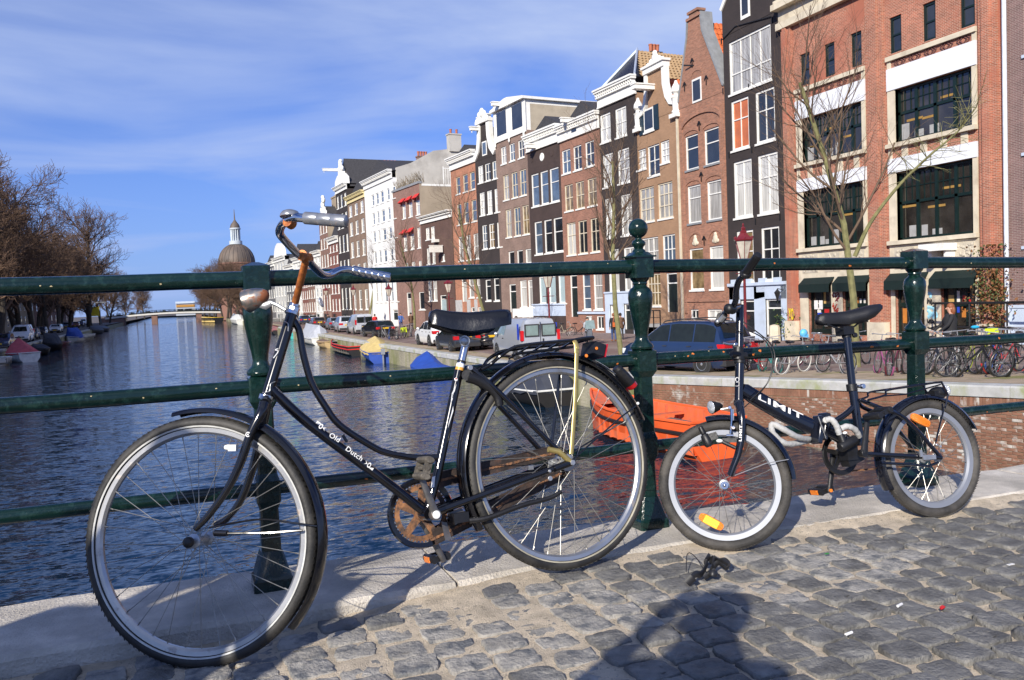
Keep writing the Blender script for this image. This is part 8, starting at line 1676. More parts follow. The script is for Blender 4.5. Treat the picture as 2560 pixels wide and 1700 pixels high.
# ---- boats
def boat(label, bow, stern, beam, hull, h=0.55, cover=None, ctop=0.5, inner=None, motor=False, trim=None, ch=None, sweep=0.25, name='moored_boat', rub=None):
    a, b_ = onZ(bow, WATER), onZ(stern, WATER); d = a-b_; L = d.length; c = (a+b_)/2; t = thing(name, label, 'boat', (c.x, c.y, WATER), math.atan2(d.y, d.x)); n = 14
    def st(f):
        k = 1-max(0, (f-0.45)/0.55)**2.2; k *= 0.80+0.20*min(1, f/0.3); return max(0.02, beam/2*k), h*(1+sweep*max(0, f-0.45)**2*3+0.06*(1-f))
    q = MB(); S = []
    for i in range(n+1):
        f = i/n; w_, z = st(f); x = lerp(-L/2, L/2, f)+(0.25*max(0, f-0.8)); S.append([(x, -w_, z), (x, -w_*0.93, z*0.4), (x-0.05, -w_*0.55, -0.12), (x-0.05, w_*0.55, -0.12), (x, w_*0.93, z*0.4), (x, w_, z)])
    q.loft(S, closed=False, cap=False); q.add(S[0], [tuple(range(6))]); q.build('hull', hull, t, angle=50)
    q = MB(); rim = [(p[0][0], p[0][1]*1.02, p[0][2]) for p in S]+[(p[5][0], p[5][1]*1.02, p[5][2]) for p in S[::-1]]; q.tube(rim+[rim[0]], 0.045, 6); q.build('gunwale', trim or hull, t)
    if rub: q = MB(); r2 = [(p[0][0], p[0][1]*1.01, p[0][2]*0.70) for p in S]+[(p[5][0], p[5][1]*1.01, p[5][2]*0.70) for p in S[::-1]]; q.tube(r2+[r2[0]], 0.05, 6); q.build('rubbing_strake', rub, t)
    if cover:
        q = MB(); C_ = []
        for i in range(n+1):
            f = i/n; w_, z = st(f); x = S[i][0][0]; hh = (ctop if ch is None else interp(f, *ch))*(1 if 0.03 < f < 0.97 else 0.15); wob = 0.07*math.sin(i*2.3)*math.sin(i*1.1+L); C_.append([(x, -w_*1.06, z-0.12+wob), (x, -w_*1.05, z+0.02), (x, -w_*0.62, z+hh*0.55+wob), (x, 0, z+hh), (x, w_*0.62, z+hh*0.55-wob), (x, w_*1.05, z+0.02), (x, w_*1.06, z-0.12-wob)])
        q.loft(C_, closed=False, cap=False); q.add(C_[0], [tuple(range(7))]); q.build('cover', cover, t, angle=25)
    else:
        q = MB(); F_ = [[(p[0][0], p[0][1]*0.9, 0.16), (p[5][0], p[5][1]*0.9, 0.16)] for p in S]; q.loft(F_, closed=False, cap=False)
        q.loft([[(p[0][0], p[0][1]*0.97, p[0][2]-0.01), (p[0][0], p[0][1]*0.9, 0.16)] for p in S], closed=False, cap=False); q.loft([[(p[5][0], p[5][1]*0.97, p[5][2]-0.01), (p[5][0], p[5][1]*0.9, 0.16)] for p in S], closed=False, cap=False); q.build('inside', inner or hull, t, smooth=False)
        for f, dd in ((0.12, 0.4), (0.45, 0.3), (0.70, 0.3)):
            w_, z = st(f); q = MB(); x = lerp(-L/2, L/2, f); q.b2(x-dd/2, x+dd/2, -w_*0.93, w_*0.93, z-0.2, z-0.15); q.build('bench', inner or hull, t, smooth=False)
        q = MB(); P_ = []
        for i in range(10, n+1): w_, z = st(i/n); P_.append([(S[i][0][0], -w_*0.98, z-0.03), (S[i][0][0], w_*0.98, z-0.03)])
        q.loft(P_, closed=False, cap=False); q.build('fore_deck', inner or hull, t, smooth=False)
        q = MB()
        for i in range(1, n-3):
            w_, z = st(i/n)
            for s_ in (-1, 1): q.b2(S[i][0][0]-0.03, S[i][0][0]+0.03, s_*w_*0.88, s_*w_*0.97, 0.16, z-0.03)
        q.build('rib', inner or hull, t, smooth=False)
    if motor: q = MB(); q.b2(-L/2-0.35, -L/2-0.05, -0.14, 0.14, h*0.9, h*0.9+0.4); q.b2(-L/2-0.25, -L/2-0.12, -0.05, 0.05, -0.3, h*0.9); q.build('outboard_motor', m_gsteel, t, smooth=False)
    return t
bm = lambda n, c, **k: mat('boat_'+n, c, k.pop('rough', 0.5), var=0.15, scale=2.5, **k)
m_org = bm('orange', (0.80, 0.12, 0.028)); m_org2 = bm('orange_inside', (0.70, 0.14, 0.05), col2=(0.55, 0.14, 0.07), thr=0.55); m_bh = bm('black', (0.015, 0.014, 0.014)); m_navyc = bm('navy_cover', (0.035, 0.04, 0.055), rough=0.7); m_blt = bm('blue_tarp', (0.018, 0.065, 0.34), rough=0.6); m_yct = bm('yellow_cover', (0.62, 0.47, 0.18), rough=0.8); m_rdb = bm('red', (0.62, 0.03, 0.02)); m_tanb = bm('tan', (0.52, 0.37, 0.19)); m_gct = bm('grey_cover', (0.40, 0.42, 0.46), rough=0.7); m_wh2 = bm('white_hull', (0.68, 0.68, 0.64)); m_teal = bm('teal', (0.05, 0.42, 0.40)); m_rct = bm('red_cover', (0.42, 0.07, 0.085), rough=0.8); m_dkin = bm('dark_inside', (0.14, 0.13, 0.11))
bo = boat('bright orange open sloop moored under the near quay wall', (1484, 1068), (1798, 1148), 2.1, m_org, h=0.92, inner=m_org2, rub=m_bh, sweep=0.35)
q = MB(); q.b2(-1.6, -0.5, -0.45, 0.5, 0.66, 0.70); q.build('hatch_board', m_dkin, bo, smooth=False); q = MB(); q.torus((2.0, 0, 0.98), (0.2, 0, 1), 0.16, 0.03, 14, 5); q.torus((2.05, 0.05, 1.03), (0, 0.2, 1), 0.13, 0.03, 14, 5); q.tube([(2.0, 0, 0.9), (2.0, 0, 1.15)], 0.05, 6); q.build('mooring_rope', m_grey, bo)
boat('black barge with navy cover behind the roadster wheel', (1268, 985), (1400, 1016), 2.3, m_bh, h=0.6, cover=m_navyc, ctop=0.85, trim=m_wh2)
boat('boat under a peaked royal blue tarpaulin', (1046, 922), (1106, 945), 2.0, m_blt, h=0.4, cover=m_blt, ctop=0.8, ch=([0, 0.3, 0.55, 1], [0.2, 0.4, 0.9, 0.2]))
boat('boat with tan yellow cover and blue stern', (930, 880), (958, 908), 2.5, m_blt, h=0.7, cover=m_yct, ch=([0, 0.12, 0.2, 0.6, 1], [0.05, 0.05, 0.7, 0.9, 0.4]), motor=True)
boat('red open boat with dark hull beside the quay', (838, 870), (898, 890), 2.2, m_bh, h=0.75, inner=m_dkin, trim=m_rdb, rub=m_rdb, sweep=0.4); boat('tan wooden boat between red and grey covered boats', (806, 866), (832, 870), 2.0, m_tanb, h=0.6, cover=bm('brown_cover', (0.2, 0.13, 0.08)), ctop=0.15)
boat('white boat under a long grey cover', (765, 852), (804, 863), 2.6, m_wh2, h=0.75, cover=m_gct, ctop=1.35); boat('small teal boat beyond the grey covered one', (723, 838), (739, 847), 2.0, m_teal, h=0.5, cover=m_teal, ctop=0.7); boat('dark boat with reddish deck far along the right quay', (676, 826), (700, 836), 2.6, m_bh, h=0.6, cover=bm('rose_deck', (0.35, 0.12, 0.09)), ctop=0.5); boat('white cabin cruiser near the far bridge', (583, 806), (604, 812), 3.4, m_wh2, h=1.3, cover=m_wh2, ctop=1.4)
LV = lambda x, y: px('V', x, y)
boat('white boat with faded red tent cover on the left', LV(170, 975), LV(425, 985), 2.4, m_wh2, h=0.85, cover=m_rct, ctop=1.3, ch=([0, .55, 1], [.25, 1.5, .3])); boat('low black boat next to the red covered one', LV(465, 895), LV(610, 880), 2.2, m_bh, h=0.7, cover=m_navyc, ctop=0.5); boat('black boat with a dark peaked cover on the left', LV(620, 825), LV(815, 810), 2.6, m_bh, h=0.8, cover=m_navyc, ctop=1.3); boat('small brown boat near the blue covered boat', LV(835, 752), LV(940, 735), 1.8, m_dred, h=0.4, inner=m_dkin)
boat('white boat under a bright blue cover on the left', LV(955, 716), LV(1110, 704), 2.8, m_wh2, h=0.8, cover=m_blt, ctop=1.5); boat('small white open boat beyond the blue covered one', LV(1130, 668), LV(1270, 645), 2.2, m_wh2, h=0.7, inner=m_dkin); boat('dark boat under charcoal cover near the landing stage', LV(1265, 600), LV(1390, 585), 2.8, m_bh, h=0.8, cover=m_navyc, ctop=1.0); boat('last dark boat before the far bridge on the left', LV(1385, 566), LV(1475, 553), 2.8, m_bh, h=0.8, cover=m_bh, ctop=0.6); boat('pale boat cut by the left frame edge', LV(-60, 1050), LV(15, 1030), 2.0, m_wh2, h=0.7, inner=m_dkin)
boat('yellow and black barge moored under the far bridge', (505, 806), (548, 806), 4, m_bh, h=1.6, inner=m_yct, trim=m_yel)
# ---- lamp posts
m_lred = mat('lamp_red', (0.15, 0.014, 0.018), 0.4, coat=0.4); m_lgl = mat('lantern_glass', (0.50, 0.46, 0.38), 0.12, coat=0.8, var=0.25, scale=3)
def lamp_post(p, D, label):
    a = atD(p, D); g_ = zs(a.y)+0.02; t = thing('street_lamp', label, 'street lamp', (a.x, a.y, g_)); t['group'] = 'lantern street lamps on the right quay'; s = a.z-g_   # a = middle of the lantern glass
    q = MB(); q.lathe([(.14, 0), (.14, .25), (.10, .32), (.11, .9), (.08, 1.0), (.075, 1.1), (.055, 1.2), (.045, s-.75), (.07, s-.7), (.05, s-.6), (.04, s-.42), (.12, s-.36)], n=12); q.tube([(-.35, 0, s-.85), (.35, 0, s-.85)], .018, 6); q.build('pole', m_lred, t)
    q = MB(); q.lathe([(.13, s-.36), (.30, s+.30)], n=6); o = q.build('lantern', m_lgl, t, smooth=False); q = MB()
    for k in range(6): a_ = 2*math.pi*k/6; q.tube([(.13*math.cos(a_), .13*math.sin(a_), s-.36), (.305*math.cos(a_), .305*math.sin(a_), s+.30)], .014, 4); q.ell((.33*math.cos(a_), .33*math.sin(a_), s+.40), (.03, .03, .06), 6, 5)
    q.lathe([(.34, s+.29), (.36, s+.34), (.25, s+.42), (.12, s+.56), (.13, s+.62), (.07, s+.66), (.09, s+.74), (.03, s+.80), (.04, s+.86), (.01, s+.92)], n=6); q.build('lantern_frame', m_lred, o, smooth=False)
lamp_post(px('I', 755, 1150), 29.5, 'red lantern street lamp behind the people carrier'); lamp_post(px('H', 758, 1232), 45.8, 'dark red lantern lamp in front of the silver delivery van'); lamp_post(px('H', 108, 1278), 64, 'lantern lamp before the low umber house'); lamp_post(px('F', 1815, 850), 82, 'lantern lamp before the white house'); lamp_post(px('F', 1490, 850), 100, 'lantern lamp above the silver people van'); lamp_post(px('F', 1238, 855), 118, 'farthest lantern lamp on the right quay')
# ---- trees
m_bark = mat('bark_green', (0.175, 0.165, 0.070), 0.9, var=0.3, scale=6, bump=0.5, bscale=30); m_twig = mat('twig_brown', (0.13, 0.085, 0.055), 0.9, var=0.25); m_bark2 = mat('bark_dark', (0.050, 0.040, 0.030), 0.9, var=0.3, scale=3); m_twig2 = mat('twig_rust', (0.115, 0.068, 0.042), 0.9, var=0.35, scale=0.5)
def tree_mesh(seed, H_, r0, fork, ang, lens, cnts, upb=0.25, twr=0.006, droop=0.0, gnarl=0.25, lead=True):
    rr = random.Random(seed); T_, C_ = MB(), MB(); J = lambda s: Vector((rr.gauss(0, s), rr.gauss(0, s), rr.gauss(0, s)))
    def branch(p, d, L, r, lv):
        n = 4 if lv < 3 else 3; pts = [p]; dd = d.normalized()
        for i in range(n): dd = (dd+J(gnarl*0.5)+Vector((0, 0, upb*0.25-droop*lv*0.06))).normalized(); pts.append(pts[-1]+dd*L/n)
        e = twr if lv >= len(cnts) else max(twr, r*0.45); (T_ if lv == 0 else C_).tube(pts, [lerp(r, e, i/n) for i in range(n+1)], 9 if lv == 0 else (6 if lv == 1 else (4 if lv == 2 else 3)), cap=False)
        if lv >= len(cnts): return
        for k in range(cnts[lv]):
            f = lerp(0.22 if lv else fork, 1.0, (k+rr.random()*0.8)/cnts[lv]); x = min(f, 0.999)*n; i = int(x); q = pts[i].lerp(pts[i+1], x-i); base = (pts[i+1]-pts[i]).normalized(); az = rr.uniform(0, 2*math.pi) if lv else k*2.4+rr.uniform(-.4, .4); o = base.orthogonal().normalized(); w = base.cross(o); a = math.radians(rr.gauss(ang, 9)); nd_ = base*math.cos(a)+(o*math.cos(az)+w*math.sin(az))*math.sin(a)
            branch(q, nd_, lens[lv]*rr.uniform(.65, 1.15)*(1-0.35*f if lv == 0 else 1), max(twr, lerp(r, e, f)*(0.62 if twr > .01 else 0.5)), lv+1)
    branch(Vector((0, 0, -0.1)), Vector((0, 0, 1)), H_, r0, 0); return T_, C_
def plant(meshes, label, p, rz, name='bare_tree', grp=None, sc_=1.0, cat='tree'):
    t = thing(name, label, cat, p, rz, grp); t.scale = (sc_,)*3; link('trunk', meshes[0], t); link('crown', meshes[1], t); return t
def tm(*a, mb=m_bark, mt=m_twig, **k): T_, C_ = tree_mesh(*a, **k); return T_.build('trunk', mb, mesh_only=True), C_.build('crown', mt, mesh_only=True, angle=180)
Y1 = tm(3, 9.0, .125, .38, 38, (3.4, 1.5, .75), (15, 8, 6), upb=.5, gnarl=.18, twr=.0032); Y2 = tm(8, 8.6, .12, .36, 36, (2.9, 1.4, .7), (15, 7, 5), upb=.55, gnarl=.18, twr=.0032)
pt = gnd(px('L', 305, 1160)); plant(Y1, 'young bare tree with green bark among the bicycles before the warehouse', pt, 2.2, 'young_tree')
q = MB(); f0 = pt+Vector((0, 0, 3.6)); D0 = (f0-ORG).dot(FW)
q.tube(curve([pt+Vector((0.0, 0, 3.4)), atD(px('J', 500, 1020), D0-.2), atD(px('J', 620, 860), D0-.5), atD(px('J', 760, 720), D0-.8), atD(px('J', 900, 600), D0-1.0), atD(px('J', 985, 490), D0-1.2)], 5), [lerp(.07, .012, i/25) for i in range(26)], 7)
rr = random.Random(4); base = curve([atD(px('J', 620, 860), D0-.5), atD(px('J', 760, 720), D0-.8), atD(px('J', 900, 600), D0-1.0), atD(px('J', 985, 490), D0-1.2)], 8)
for i in range(40):
    p = rr.choice(base); d = Vector((rr.gauss(.2, .6), rr.gauss(0, .6), rr.gauss(.55, .5))).normalized(); L_ = rr.uniform(.4, 1.1); e = p+d*L_; q.tube([p, p+d*L_*.5+Vector((0, 0, .04)), e], [.014, .008, .005], 4, cap=False)
    for k in range(4): d2 = (d+Vector((rr.gauss(0, .6), rr.gauss(0, .6), rr.gauss(0, .6)))).normalized(); s_ = p.lerp(e, rr.uniform(.3, 1)); q.tube([s_, s_+d2*rr.uniform(.2, .5)], [.006, .004], 3, cap=False)
for o in bpy.data.objects:
    if o.name == 'young_tree': q.build('limb', m_bark, o); o.children[-1].location = (0, 0, 0); lb_ = [c for c in o.children if c.name == 'limb'][0]; lb_.matrix_parent_inverse = (Matrix.Translation(o.location) @ Matrix.Rotation(2.2, 4, 'Z')).inverted()
for i, (p, lb) in enumerate(((px('Q', 1830, 915), 'young bare tree left of the centre railing post'), ((1226, 858), 'young bare tree before the black neck gabled house'), (px('N', 1560, 512), 'young bare tree before the mauve house with awnings'), (px('N', 985, 470), 'young bare tree behind the silver people van'), (px('N', 592, 440), 'young bare tree behind the grey blue hatchback'), (px('N', 305, 415), 'reddish young tree behind the brown estate car'))): plant(Y2 if i % 2 else Y1, lb, gnd(p), i*1.3+.5, 'young_tree', 'young trees along the right quay', 1.08 if i < 3 else 1.25)
B1 = tm(21, 16, .42, .22, 46, (8.0, 3.6, 1.9, 1.0), (11, 8, 7, 5), mb=m_bark2, mt=m_twig2, upb=.45, twr=.022, gnarl=.3); B2 = tm(34, 14, .38, .2, 50, (7.4, 3.4, 1.8, 1.0), (11, 8, 7, 5), mb=m_bark2, mt=m_twig2, upb=.4, twr=.024, gnarl=.32)
LT_ = [(112, .98), (126, .95), (140, .95), (156, .9), (172, .95), (190, .9), (236, 1.5), (242, 1.0), (275, .95), (315, .9), (100, .95)]
LN_ = ['tall dense bare tree nearest on the left bank', 'bare tree over the white van on the left bank', 'bare tree above the white estate on the left bank', 'bare tree over the dark cars on the left bank', 'thick bare tree in the middle of the left row', 'bare tree close to the poster kiosk', 'rounded bare tree standing clear of the left row', 'lower bare tree near the left bridge end', 'far bare tree of the left bank toward the bridge', 'farthest bare tree before the far bridge on the left', 'bare tree cut by the left frame edge']
for i, (Y, k) in enumerate(LT_): plant((B1, B2)[i % 2], LN_[i], (qx(QL, Y)-3.2, Y, zs(Y)), i*1.7, 'bare_tree', 'big bare trees on the left bank', k)
for i, (X, Y, k) in enumerate(((-25, 120, 1.1), (-26, 135, 1.1), (-25, 150, 1.1), (-26, 168, 1.1), (-25, 185, 1.05), (-27, 205, 1.0), (-26, 230, 1.0), (-27, 260, 1.0), (-26, 300, 1.0), (-24, 360, 1.0), (-20, 400, .9), (-15, 470, .9), (-21, 520, 1.0), (-24, 110, 1.0))): plant((B2, B1)[i % 2], 'bare tree standing behind the front row of the left bank', (X, Y, zs(Y)), i*2.3+1, 'bare_tree', 'bare trees behind the left bank row', k)
for i, (x, D, s_) in enumerate(((556, 300, .9), (580, 270, .92), (592, 245, .8), (522, 380, 1.15), (610, 225, .6), (568, 290, .95), (548, 330, 1.05), (600, 250, .65), (535, 350, 1.1), (575, 285, .95), (510, 420, 1.2), (500, 470, 1.2))):
    a = atD((x, hor(x)), D); plant((B2, B1)[i % 2], ['rust brown tree below the dome on the right bank', 'rust brown tree left of the first railing post', 'bare tree behind the first railing post', 'farthest brown tree by the canal mouth on the right', 'low bare tree beside the headlamp on the right bank'][i] if i < 5 else 'rust brown bare tree in the clump below the dome', (a.x, a.y, zs(a.y)), i*2.1, 'bare_tree', 'bare trees on the far right bank', s_)
# ---- left bank houses behind the trees
for i, (y0, y1, hh, m_, lb) in enumerate(((60, 74, 15, mk_dk7, 'shaded brown house front first on the left bank'), (74.2, 84, 17, mk_taupe if False else m_taupe, 'shaded taupe house front second on the left bank'), (84.2, 98, 14, mk_brn2, 'shaded cocoa house front third on the left bank'), (98.2, 112, 16, mk_grey, 'shaded grey house front behind the left trees'), (112.2, 130, 15, mk_b11, 'shaded umber house front behind the left trees'), (130.2, 155, 16, mk_brn, 'shaded tan house front behind the left trees'), (155.2, 190, 14, mk_dk7, 'long shaded brown block on the left bank'), (190.2, 240, 15, mk_taupe if False else m_taupe, 'long shaded taupe block on the left bank'), (240.2, 320, 14, mk_brn2, 'far long shaded block on the left bank'))):
    t = thing('canal_house', lb, 'canal house', (-33, y0, zs(60))); q = MB(); W = y1-y0; q.b2(-12, 0, 0, W, -.3, hh); q.build('wall', m_, t, smooth=False); q = MB(); q.prism([(-12, 0, hh), (0.2, 0, hh), (-6, 0, hh+3.5)], (0, W, 0)); q.build('roof', m_slate, t, smooth=False)
    n = max(3, int(W/2.4))
    for r in range(4):
        for k in range(min(n, 9)):
            c = W*(k+.5)/min(n, 9); q = MB(); z = 1.2+r*hh/4.4; q.b2(0.0, .06, c-.55, c+.55, z, z+2.1); o = q.build('window', m_wht, t, smooth=False); q = MB(); q.b2(.06, .07, c-.42, c+.42, z+.12, z+1.98); q.build('pane', p_dark, o, smooth=False)
# ---- far bridge
Yb = 338; t = thing('far_bridge', 'low arched bridge with pale edge beam across the canal', 'bridge', (0, Yb, WATER)); xs_ = [-24+i*2 for i in range(25)]
za = lambda x: (EYE-WATER)-1.7+1.35*(1-(x/26)**2)
q = MB(); q.loft([[(x, 0, za(x)-.55), (x, 0, za(x)), (x, 9, za(x)), (x, 9, za(x)-.55)] for x in xs_]); q.build('deck', m_conc, t, smooth=False)
q = MB(); q.loft([[(x, -.25, za(x)-.35), (x, -.25, za(x)+.25), (x, -.01, za(x)+.25), (x, -.01, za(x)-.35)] for x in xs_]); q.build('edge_beam', mat('pale_beam', (.62, .60, .55), .7), t, smooth=False)
for x in (-7.5, 8.0):
    q = MB(); q.b2(x-1.0, x+1.0, .3, 8.5, -1, za(x)-.5); q.build('pier', mk_brn2, t, smooth=False)
for s_ in (-1, 1):
    q = MB(); q.b2(s_*17.6, s_*26, .0, 9, -1, za(20)-.2) if s_ < 0 else q.b2(14.5, 26, 0, 9, -1, za(20)-.2); q.build('abutment', mk_brn2, t, smooth=False)
q = MB()
for z in (.65, 1.25): q.tube([(x, -.1, za(x)+z) for x in xs_], .06, 4)
for x in range(-23, 24): q.tube([(x, -.1, za(x)), (x, -.1, za(x)+1.3)], .05, 4)
q.build('railing', m_green, t)
q = MB(); rr = random.Random(3)
for i in range(150):
    x = rr.uniform(-24, 22); y = rr.uniform(.1, 1.2); z = za(x)
    q.torus((x, y, z+.36), (rr.uniform(-.4, .4), 1, 0), .33, .06, 10, 4); q.torus((x+.95, y, z+.36), (rr.uniform(-.4, .4), 1, 0), .33, .06, 10, 4); q.tube([(x, y, z+.4), (x+.4, y, z+.9), (x+.9, y, z+.4)], .08, 4); q.tube([(x+.3, y-.2, z+1.15), (x+.3, y+.2, z+1.15)], .09, 4); q.tube([(x+.3, y, z+.6), (x+.3, y, z+1.15)], .06, 4)
tag(q.build('parked_bicycles', m_bump, loc=t.location), 'dense row of bicycles along the far bridge railing', kind='stuff')
# far end of the canal: low white hall with an orange band
m_stn = mat('hall_grey', (.40, .43, .47), .7); t = thing('station_hall', 'distant low white hall with an orange band at the canal mouth', 'station', (4, 640, zs(60))); q = MB(); q.b2(-4, 9, 0, 30, 0, 8.5); q.build('wall', m_stn, t, smooth=False); q = MB(); q.b2(-3.5, 8.5, -.5, -.05, 6.0, 7.6); q.build('orange_band', mat('band_orange', (.45, .22, .04), .6), t, smooth=False); q = MB(); q.b2(-4, 9, -1, 30, 8.5, 10); q.build('roof', m_pblue, t, smooth=False)
for k in range(2): q = MB(); q.b2(-3+k*5.6, 1+k*5.6, -.2, -.04, 1.5, 4.8); q.build('window', p_dark, t, smooth=False)
# kiosk with yellow poster, blue and red signs
a = gnd(px('V', 1335, 470)); t = thing('poster_kiosk', 'grey shelter with a yellow poster on the left quay', 'kiosk', a); q = MB(); q.b2(-1.6, -1.45, -.1, .1, 0, 6.2); q.b2(1.45, 1.6, -.1, .1, 0, 6.2); q.b2(-2.0, 3.2, -1.2, 1.2, 6.2, 6.5); q.build('frame', m_lead, t, smooth=False); q = MB(); q.b2(-1.35, 1.35, -.06, .06, 2.6, 5.2); q.build('poster', mat('poster_yellow', (.75, .55, .02), .6), t, smooth=False)
# ---- stone bollards, planter
for x, y, lb in (('K', (1645, 420), 'stone bollard left of the house plants'), ('K', (2160, 420), 'stone bollard beside the warehouse door')):
    a = atD(px(x, y[0], 250), 44); g_ = zs(a.y)+.1; q = MB(); q.lathe([(.30, 0), (.28, a.z-g_-.2), (.24, a.z-g_-.05), (.05, a.z-g_)], n=8); o = q.build('bollard', m_crm, loc=(a.x, a.y, g_)); tag(o, lb, 'bollard')
a = atD(px('K', 1860, 240), 44.5); g_ = zs(a.y)+.1; t = thing('potted_shrub', 'leafy shrub in a pot before the yellow painted letters', 'plant', (a.x, a.y, g_)); q = MB(); rr = random.Random(9); hh = a.z-g_
for i in range(520):
    p = Vector((rr.gauss(0, .45), rr.gauss(0, .4), hh+rr.gauss(0, .45))); u = Vector((rr.uniform(-1, 1), rr.uniform(-1, 1), rr.uniform(-1, 1))).normalized(); w = u.orthogonal(); r = rr.uniform(.05, .10); q.add([p+u*r, p+w*r*.5, p-u*r, p-w*r*.5], [(0, 1, 2, 3)], 0 if rr.random() < .7 else 1)
q.build('foliage', [mat('shrub_green', (.05, .10, .025), .6), mat('shrub_yellow', (.20, .19, .04), .6)], t, smooth=False); q = MB(); q.tube([(0, 0, .5), (0, 0, hh)], .04, 5); q.build('stem', m_twig, t); q = MB(); q.lathe([(.26, 0), (.36, .6), (.38, .62)], n=12); q.build('pot', m_terra, t)
# ---- people
m_skin = mat('skin', (.50, .28, .19), .6); HAIR = dict(r=mat('hair_red', (.22, .07, .025), .6), b=mat('hair_brown', (.06, .035, .02), .6), k=mat('hair_dark', (.02, .015, .012), .6))
def cloth(n, c): return mat('cloth_'+n, c, .85, var=.2, scale=8)
def person(label, loc, rz, H_=1.72, top=None, legs=None, shoes=None, hair='b', pose='stand', coat=0.46, long_hair=False):
    """one skinned body; facing local +x"""
    k = H_/1.72; t = thing('person', label, 'person', loc, rz); V_ = {}; st = 0.16 if pose == 'walk' else 0.03
    V_['pelvis'] = (0, 0, .94); V_['waist'] = (0, 0, 1.08); V_['chest'] = (.0, 0, 1.30); V_['neck'] = (.0, 0, 1.47); V_['head'] = (.02, 0, 1.60); V_['crown'] = (.0, 0, 1.69); R_ = dict(pelvis=.15, waist=.13, chest=.155, neck=.055, head=.088, crown=.075); E_ = [('pelvis', 'waist'), ('waist', 'chest'), ('chest', 'neck'), ('neck', 'head'), ('head', 'crown')]
    for s_, n in ((1, 'l'), (-1, 'r')):
        f = st*s_; V_['sh'+n] = (0, .18*s_, 1.40); V_['el'+n] = (-.03-.3*f, .25*s_, 1.13); V_['wr'+n] = (.07-.9*f, .24*s_, .88); V_['ha'+n] = (.09-1.0*f, .235*s_, .80); V_['hi'+n] = (0, .095*s_, .88); V_['kn'+n] = (.04+f*.9, .10*s_, .49); V_['an'+n] = (-.02+f*1.5, .10*s_, .09); V_['to'+n] = (.15+f*1.5, .11*s_, .035)
        if pose == 'sit': V_['kn'+n] = (.42, .12*s_, .86); V_['an'+n] = (.40, .12*s_, .42); V_['to'+n] = (.55, .12*s_, .36); V_['el'+n] = (.16, .24*s_, 1.14); V_['wr'+n] = (.42, .2*s_, 1.10); V_['ha'+n] = (.50, .19*s_, 1.10)
        if pose == 'reach' : V_['el'+n] = (.14, .25*s_, 1.16); V_['wr'+n] = (.36, .22*s_, .98); V_['ha'+n] = (.44, .21*s_, .95)
        if pose == 'photo': V_['el'+n] = (.16, .25*s_, 1.18); V_['wr'+n] = (.24, .1*s_, 1.46); V_['ha'+n] = (.25, .06*s_, 1.54)
        R_.update({'sh'+n: .075, 'el'+n: .05, 'wr'+n: .034, 'ha'+n: .038, 'hi'+n: .095, 'kn'+n: .062, 'an'+n: .046, 'to'+n: .036}); E_ += [('chest', 'sh'+n), ('sh'+n, 'el'+n), ('el'+n, 'wr'+n), ('wr'+n, 'ha'+n), ('pelvis', 'hi'+n), ('hi'+n, 'kn'+n), ('kn'+n, 'an'+n), ('an'+n, 'to'+n)]
    ks = list(V_); me = bpy.data.meshes.new('body'); me.from_pydata([tuple(c*k for c in V_[n]) for n in ks], [(ks.index(a), ks.index(b_)) for a, b_ in E_], []); o = link('body', me, None); o.modifiers.new('Skin', 'SKIN'); sk = me.skin_vertices[0].data
    for i, n in enumerate(ks): sk[i].radius = (R_[n]*k, R_[n]*k*(.78 if n in ('pelvis', 'waist', 'chest') else 1)); sk[i].use_root = (n == 'pelvis')
    sm = o.modifiers.new('Sub', 'SUBSURF'); sm.levels = sm.render_levels = 2; bpy.context.view_layer.update(); m2 = bpy.data.meshes.new_from_object(o.evaluated_get(bpy.context.evaluated_depsgraph_get())); bpy.data.objects.remove(o); m2.name = 'body'; m2.materials.clear()
    for mm in (top, legs or cloth('denim', (.03, .06, .16)), shoes or m_bump, m_skin): m2.materials.append(mm)
    hz_ = [Vector(V_['ha'+n])*k for n in 'lr']
    for p in m2.polygons:
        c = p.center; z = c.z/k; p.use_smooth = True
        if any((c-h_).length < .085*k for h_ in hz_) or z > 1.455: p.material_index = 3
        elif z < (.11 if pose != 'sit' else .44): p.material_index = 2
        elif z < (.90 if pose != 'sit' else .93) and abs(c.y) < .2*k: p.material_index = 1
        else: p.material_index = 0
    b_ = link('body', m2, t); q = MB(); q.lathe([(.19*k, coat*1.72*k), (.185*k, .95*k), (.16*k, 1.1*k), (.185*k, 1.30*k), (.12*k, 1.44*k), (.07*k, 1.47*k)], n=14); 
    if pose != 'sit': q.build('coat', top, t)
    q = MB(); q.ell((-.02*k, 0, 1.655*k), (.105*k, .098*k, .105*k), 12, 8)
    if long_hair: q.ell((-.06*k, 0, 1.54*k), (.085*k, .12*k, .16*k), 10, 7)
    q.build('hair', HAIR[hair], t); q = MB(); q.ell((.098*k, 0, 1.60*k), (.02*k, .014*k, .022*k), 6, 5)
    for s_ in (1, -1): q.ell((0, .09*k*s_, 1.60*k), (.02*k, .012*k, .03*k), 6, 5)
    q.build('face', m_skin, t)
    for s_ in (1, -1):   # five fingers a hand, small
        hv = Vector(V_['ha'+('l' if s_ > 0 else 'r')])*k; wv = Vector(V_['wr'+('l' if s_ > 0 else 'r')])*k; d = (hv-wv).normalized(); q = MB()
        for f in range(4): e = hv+Vector((0, 0, 0))+d.orthogonal().normalized()*(f-1.5)*.018*k; q.tube([e, e+d*.05*k, e+d*(.085-.008*abs(f-1.5))*k+Vector((.01, 0, 0))], [.010*k, .009*k, .007*k], 5)
        q.tube([hv, hv+d*.03*k+Vector((.03, 0, 0))*k], [.011*k, .008*k], 5); q.build('hand', m_skin, t)
    return t
def at_h(p, D): a = atD(p, D); return Vector((a.x, a.y, zs(a.y)+.09))
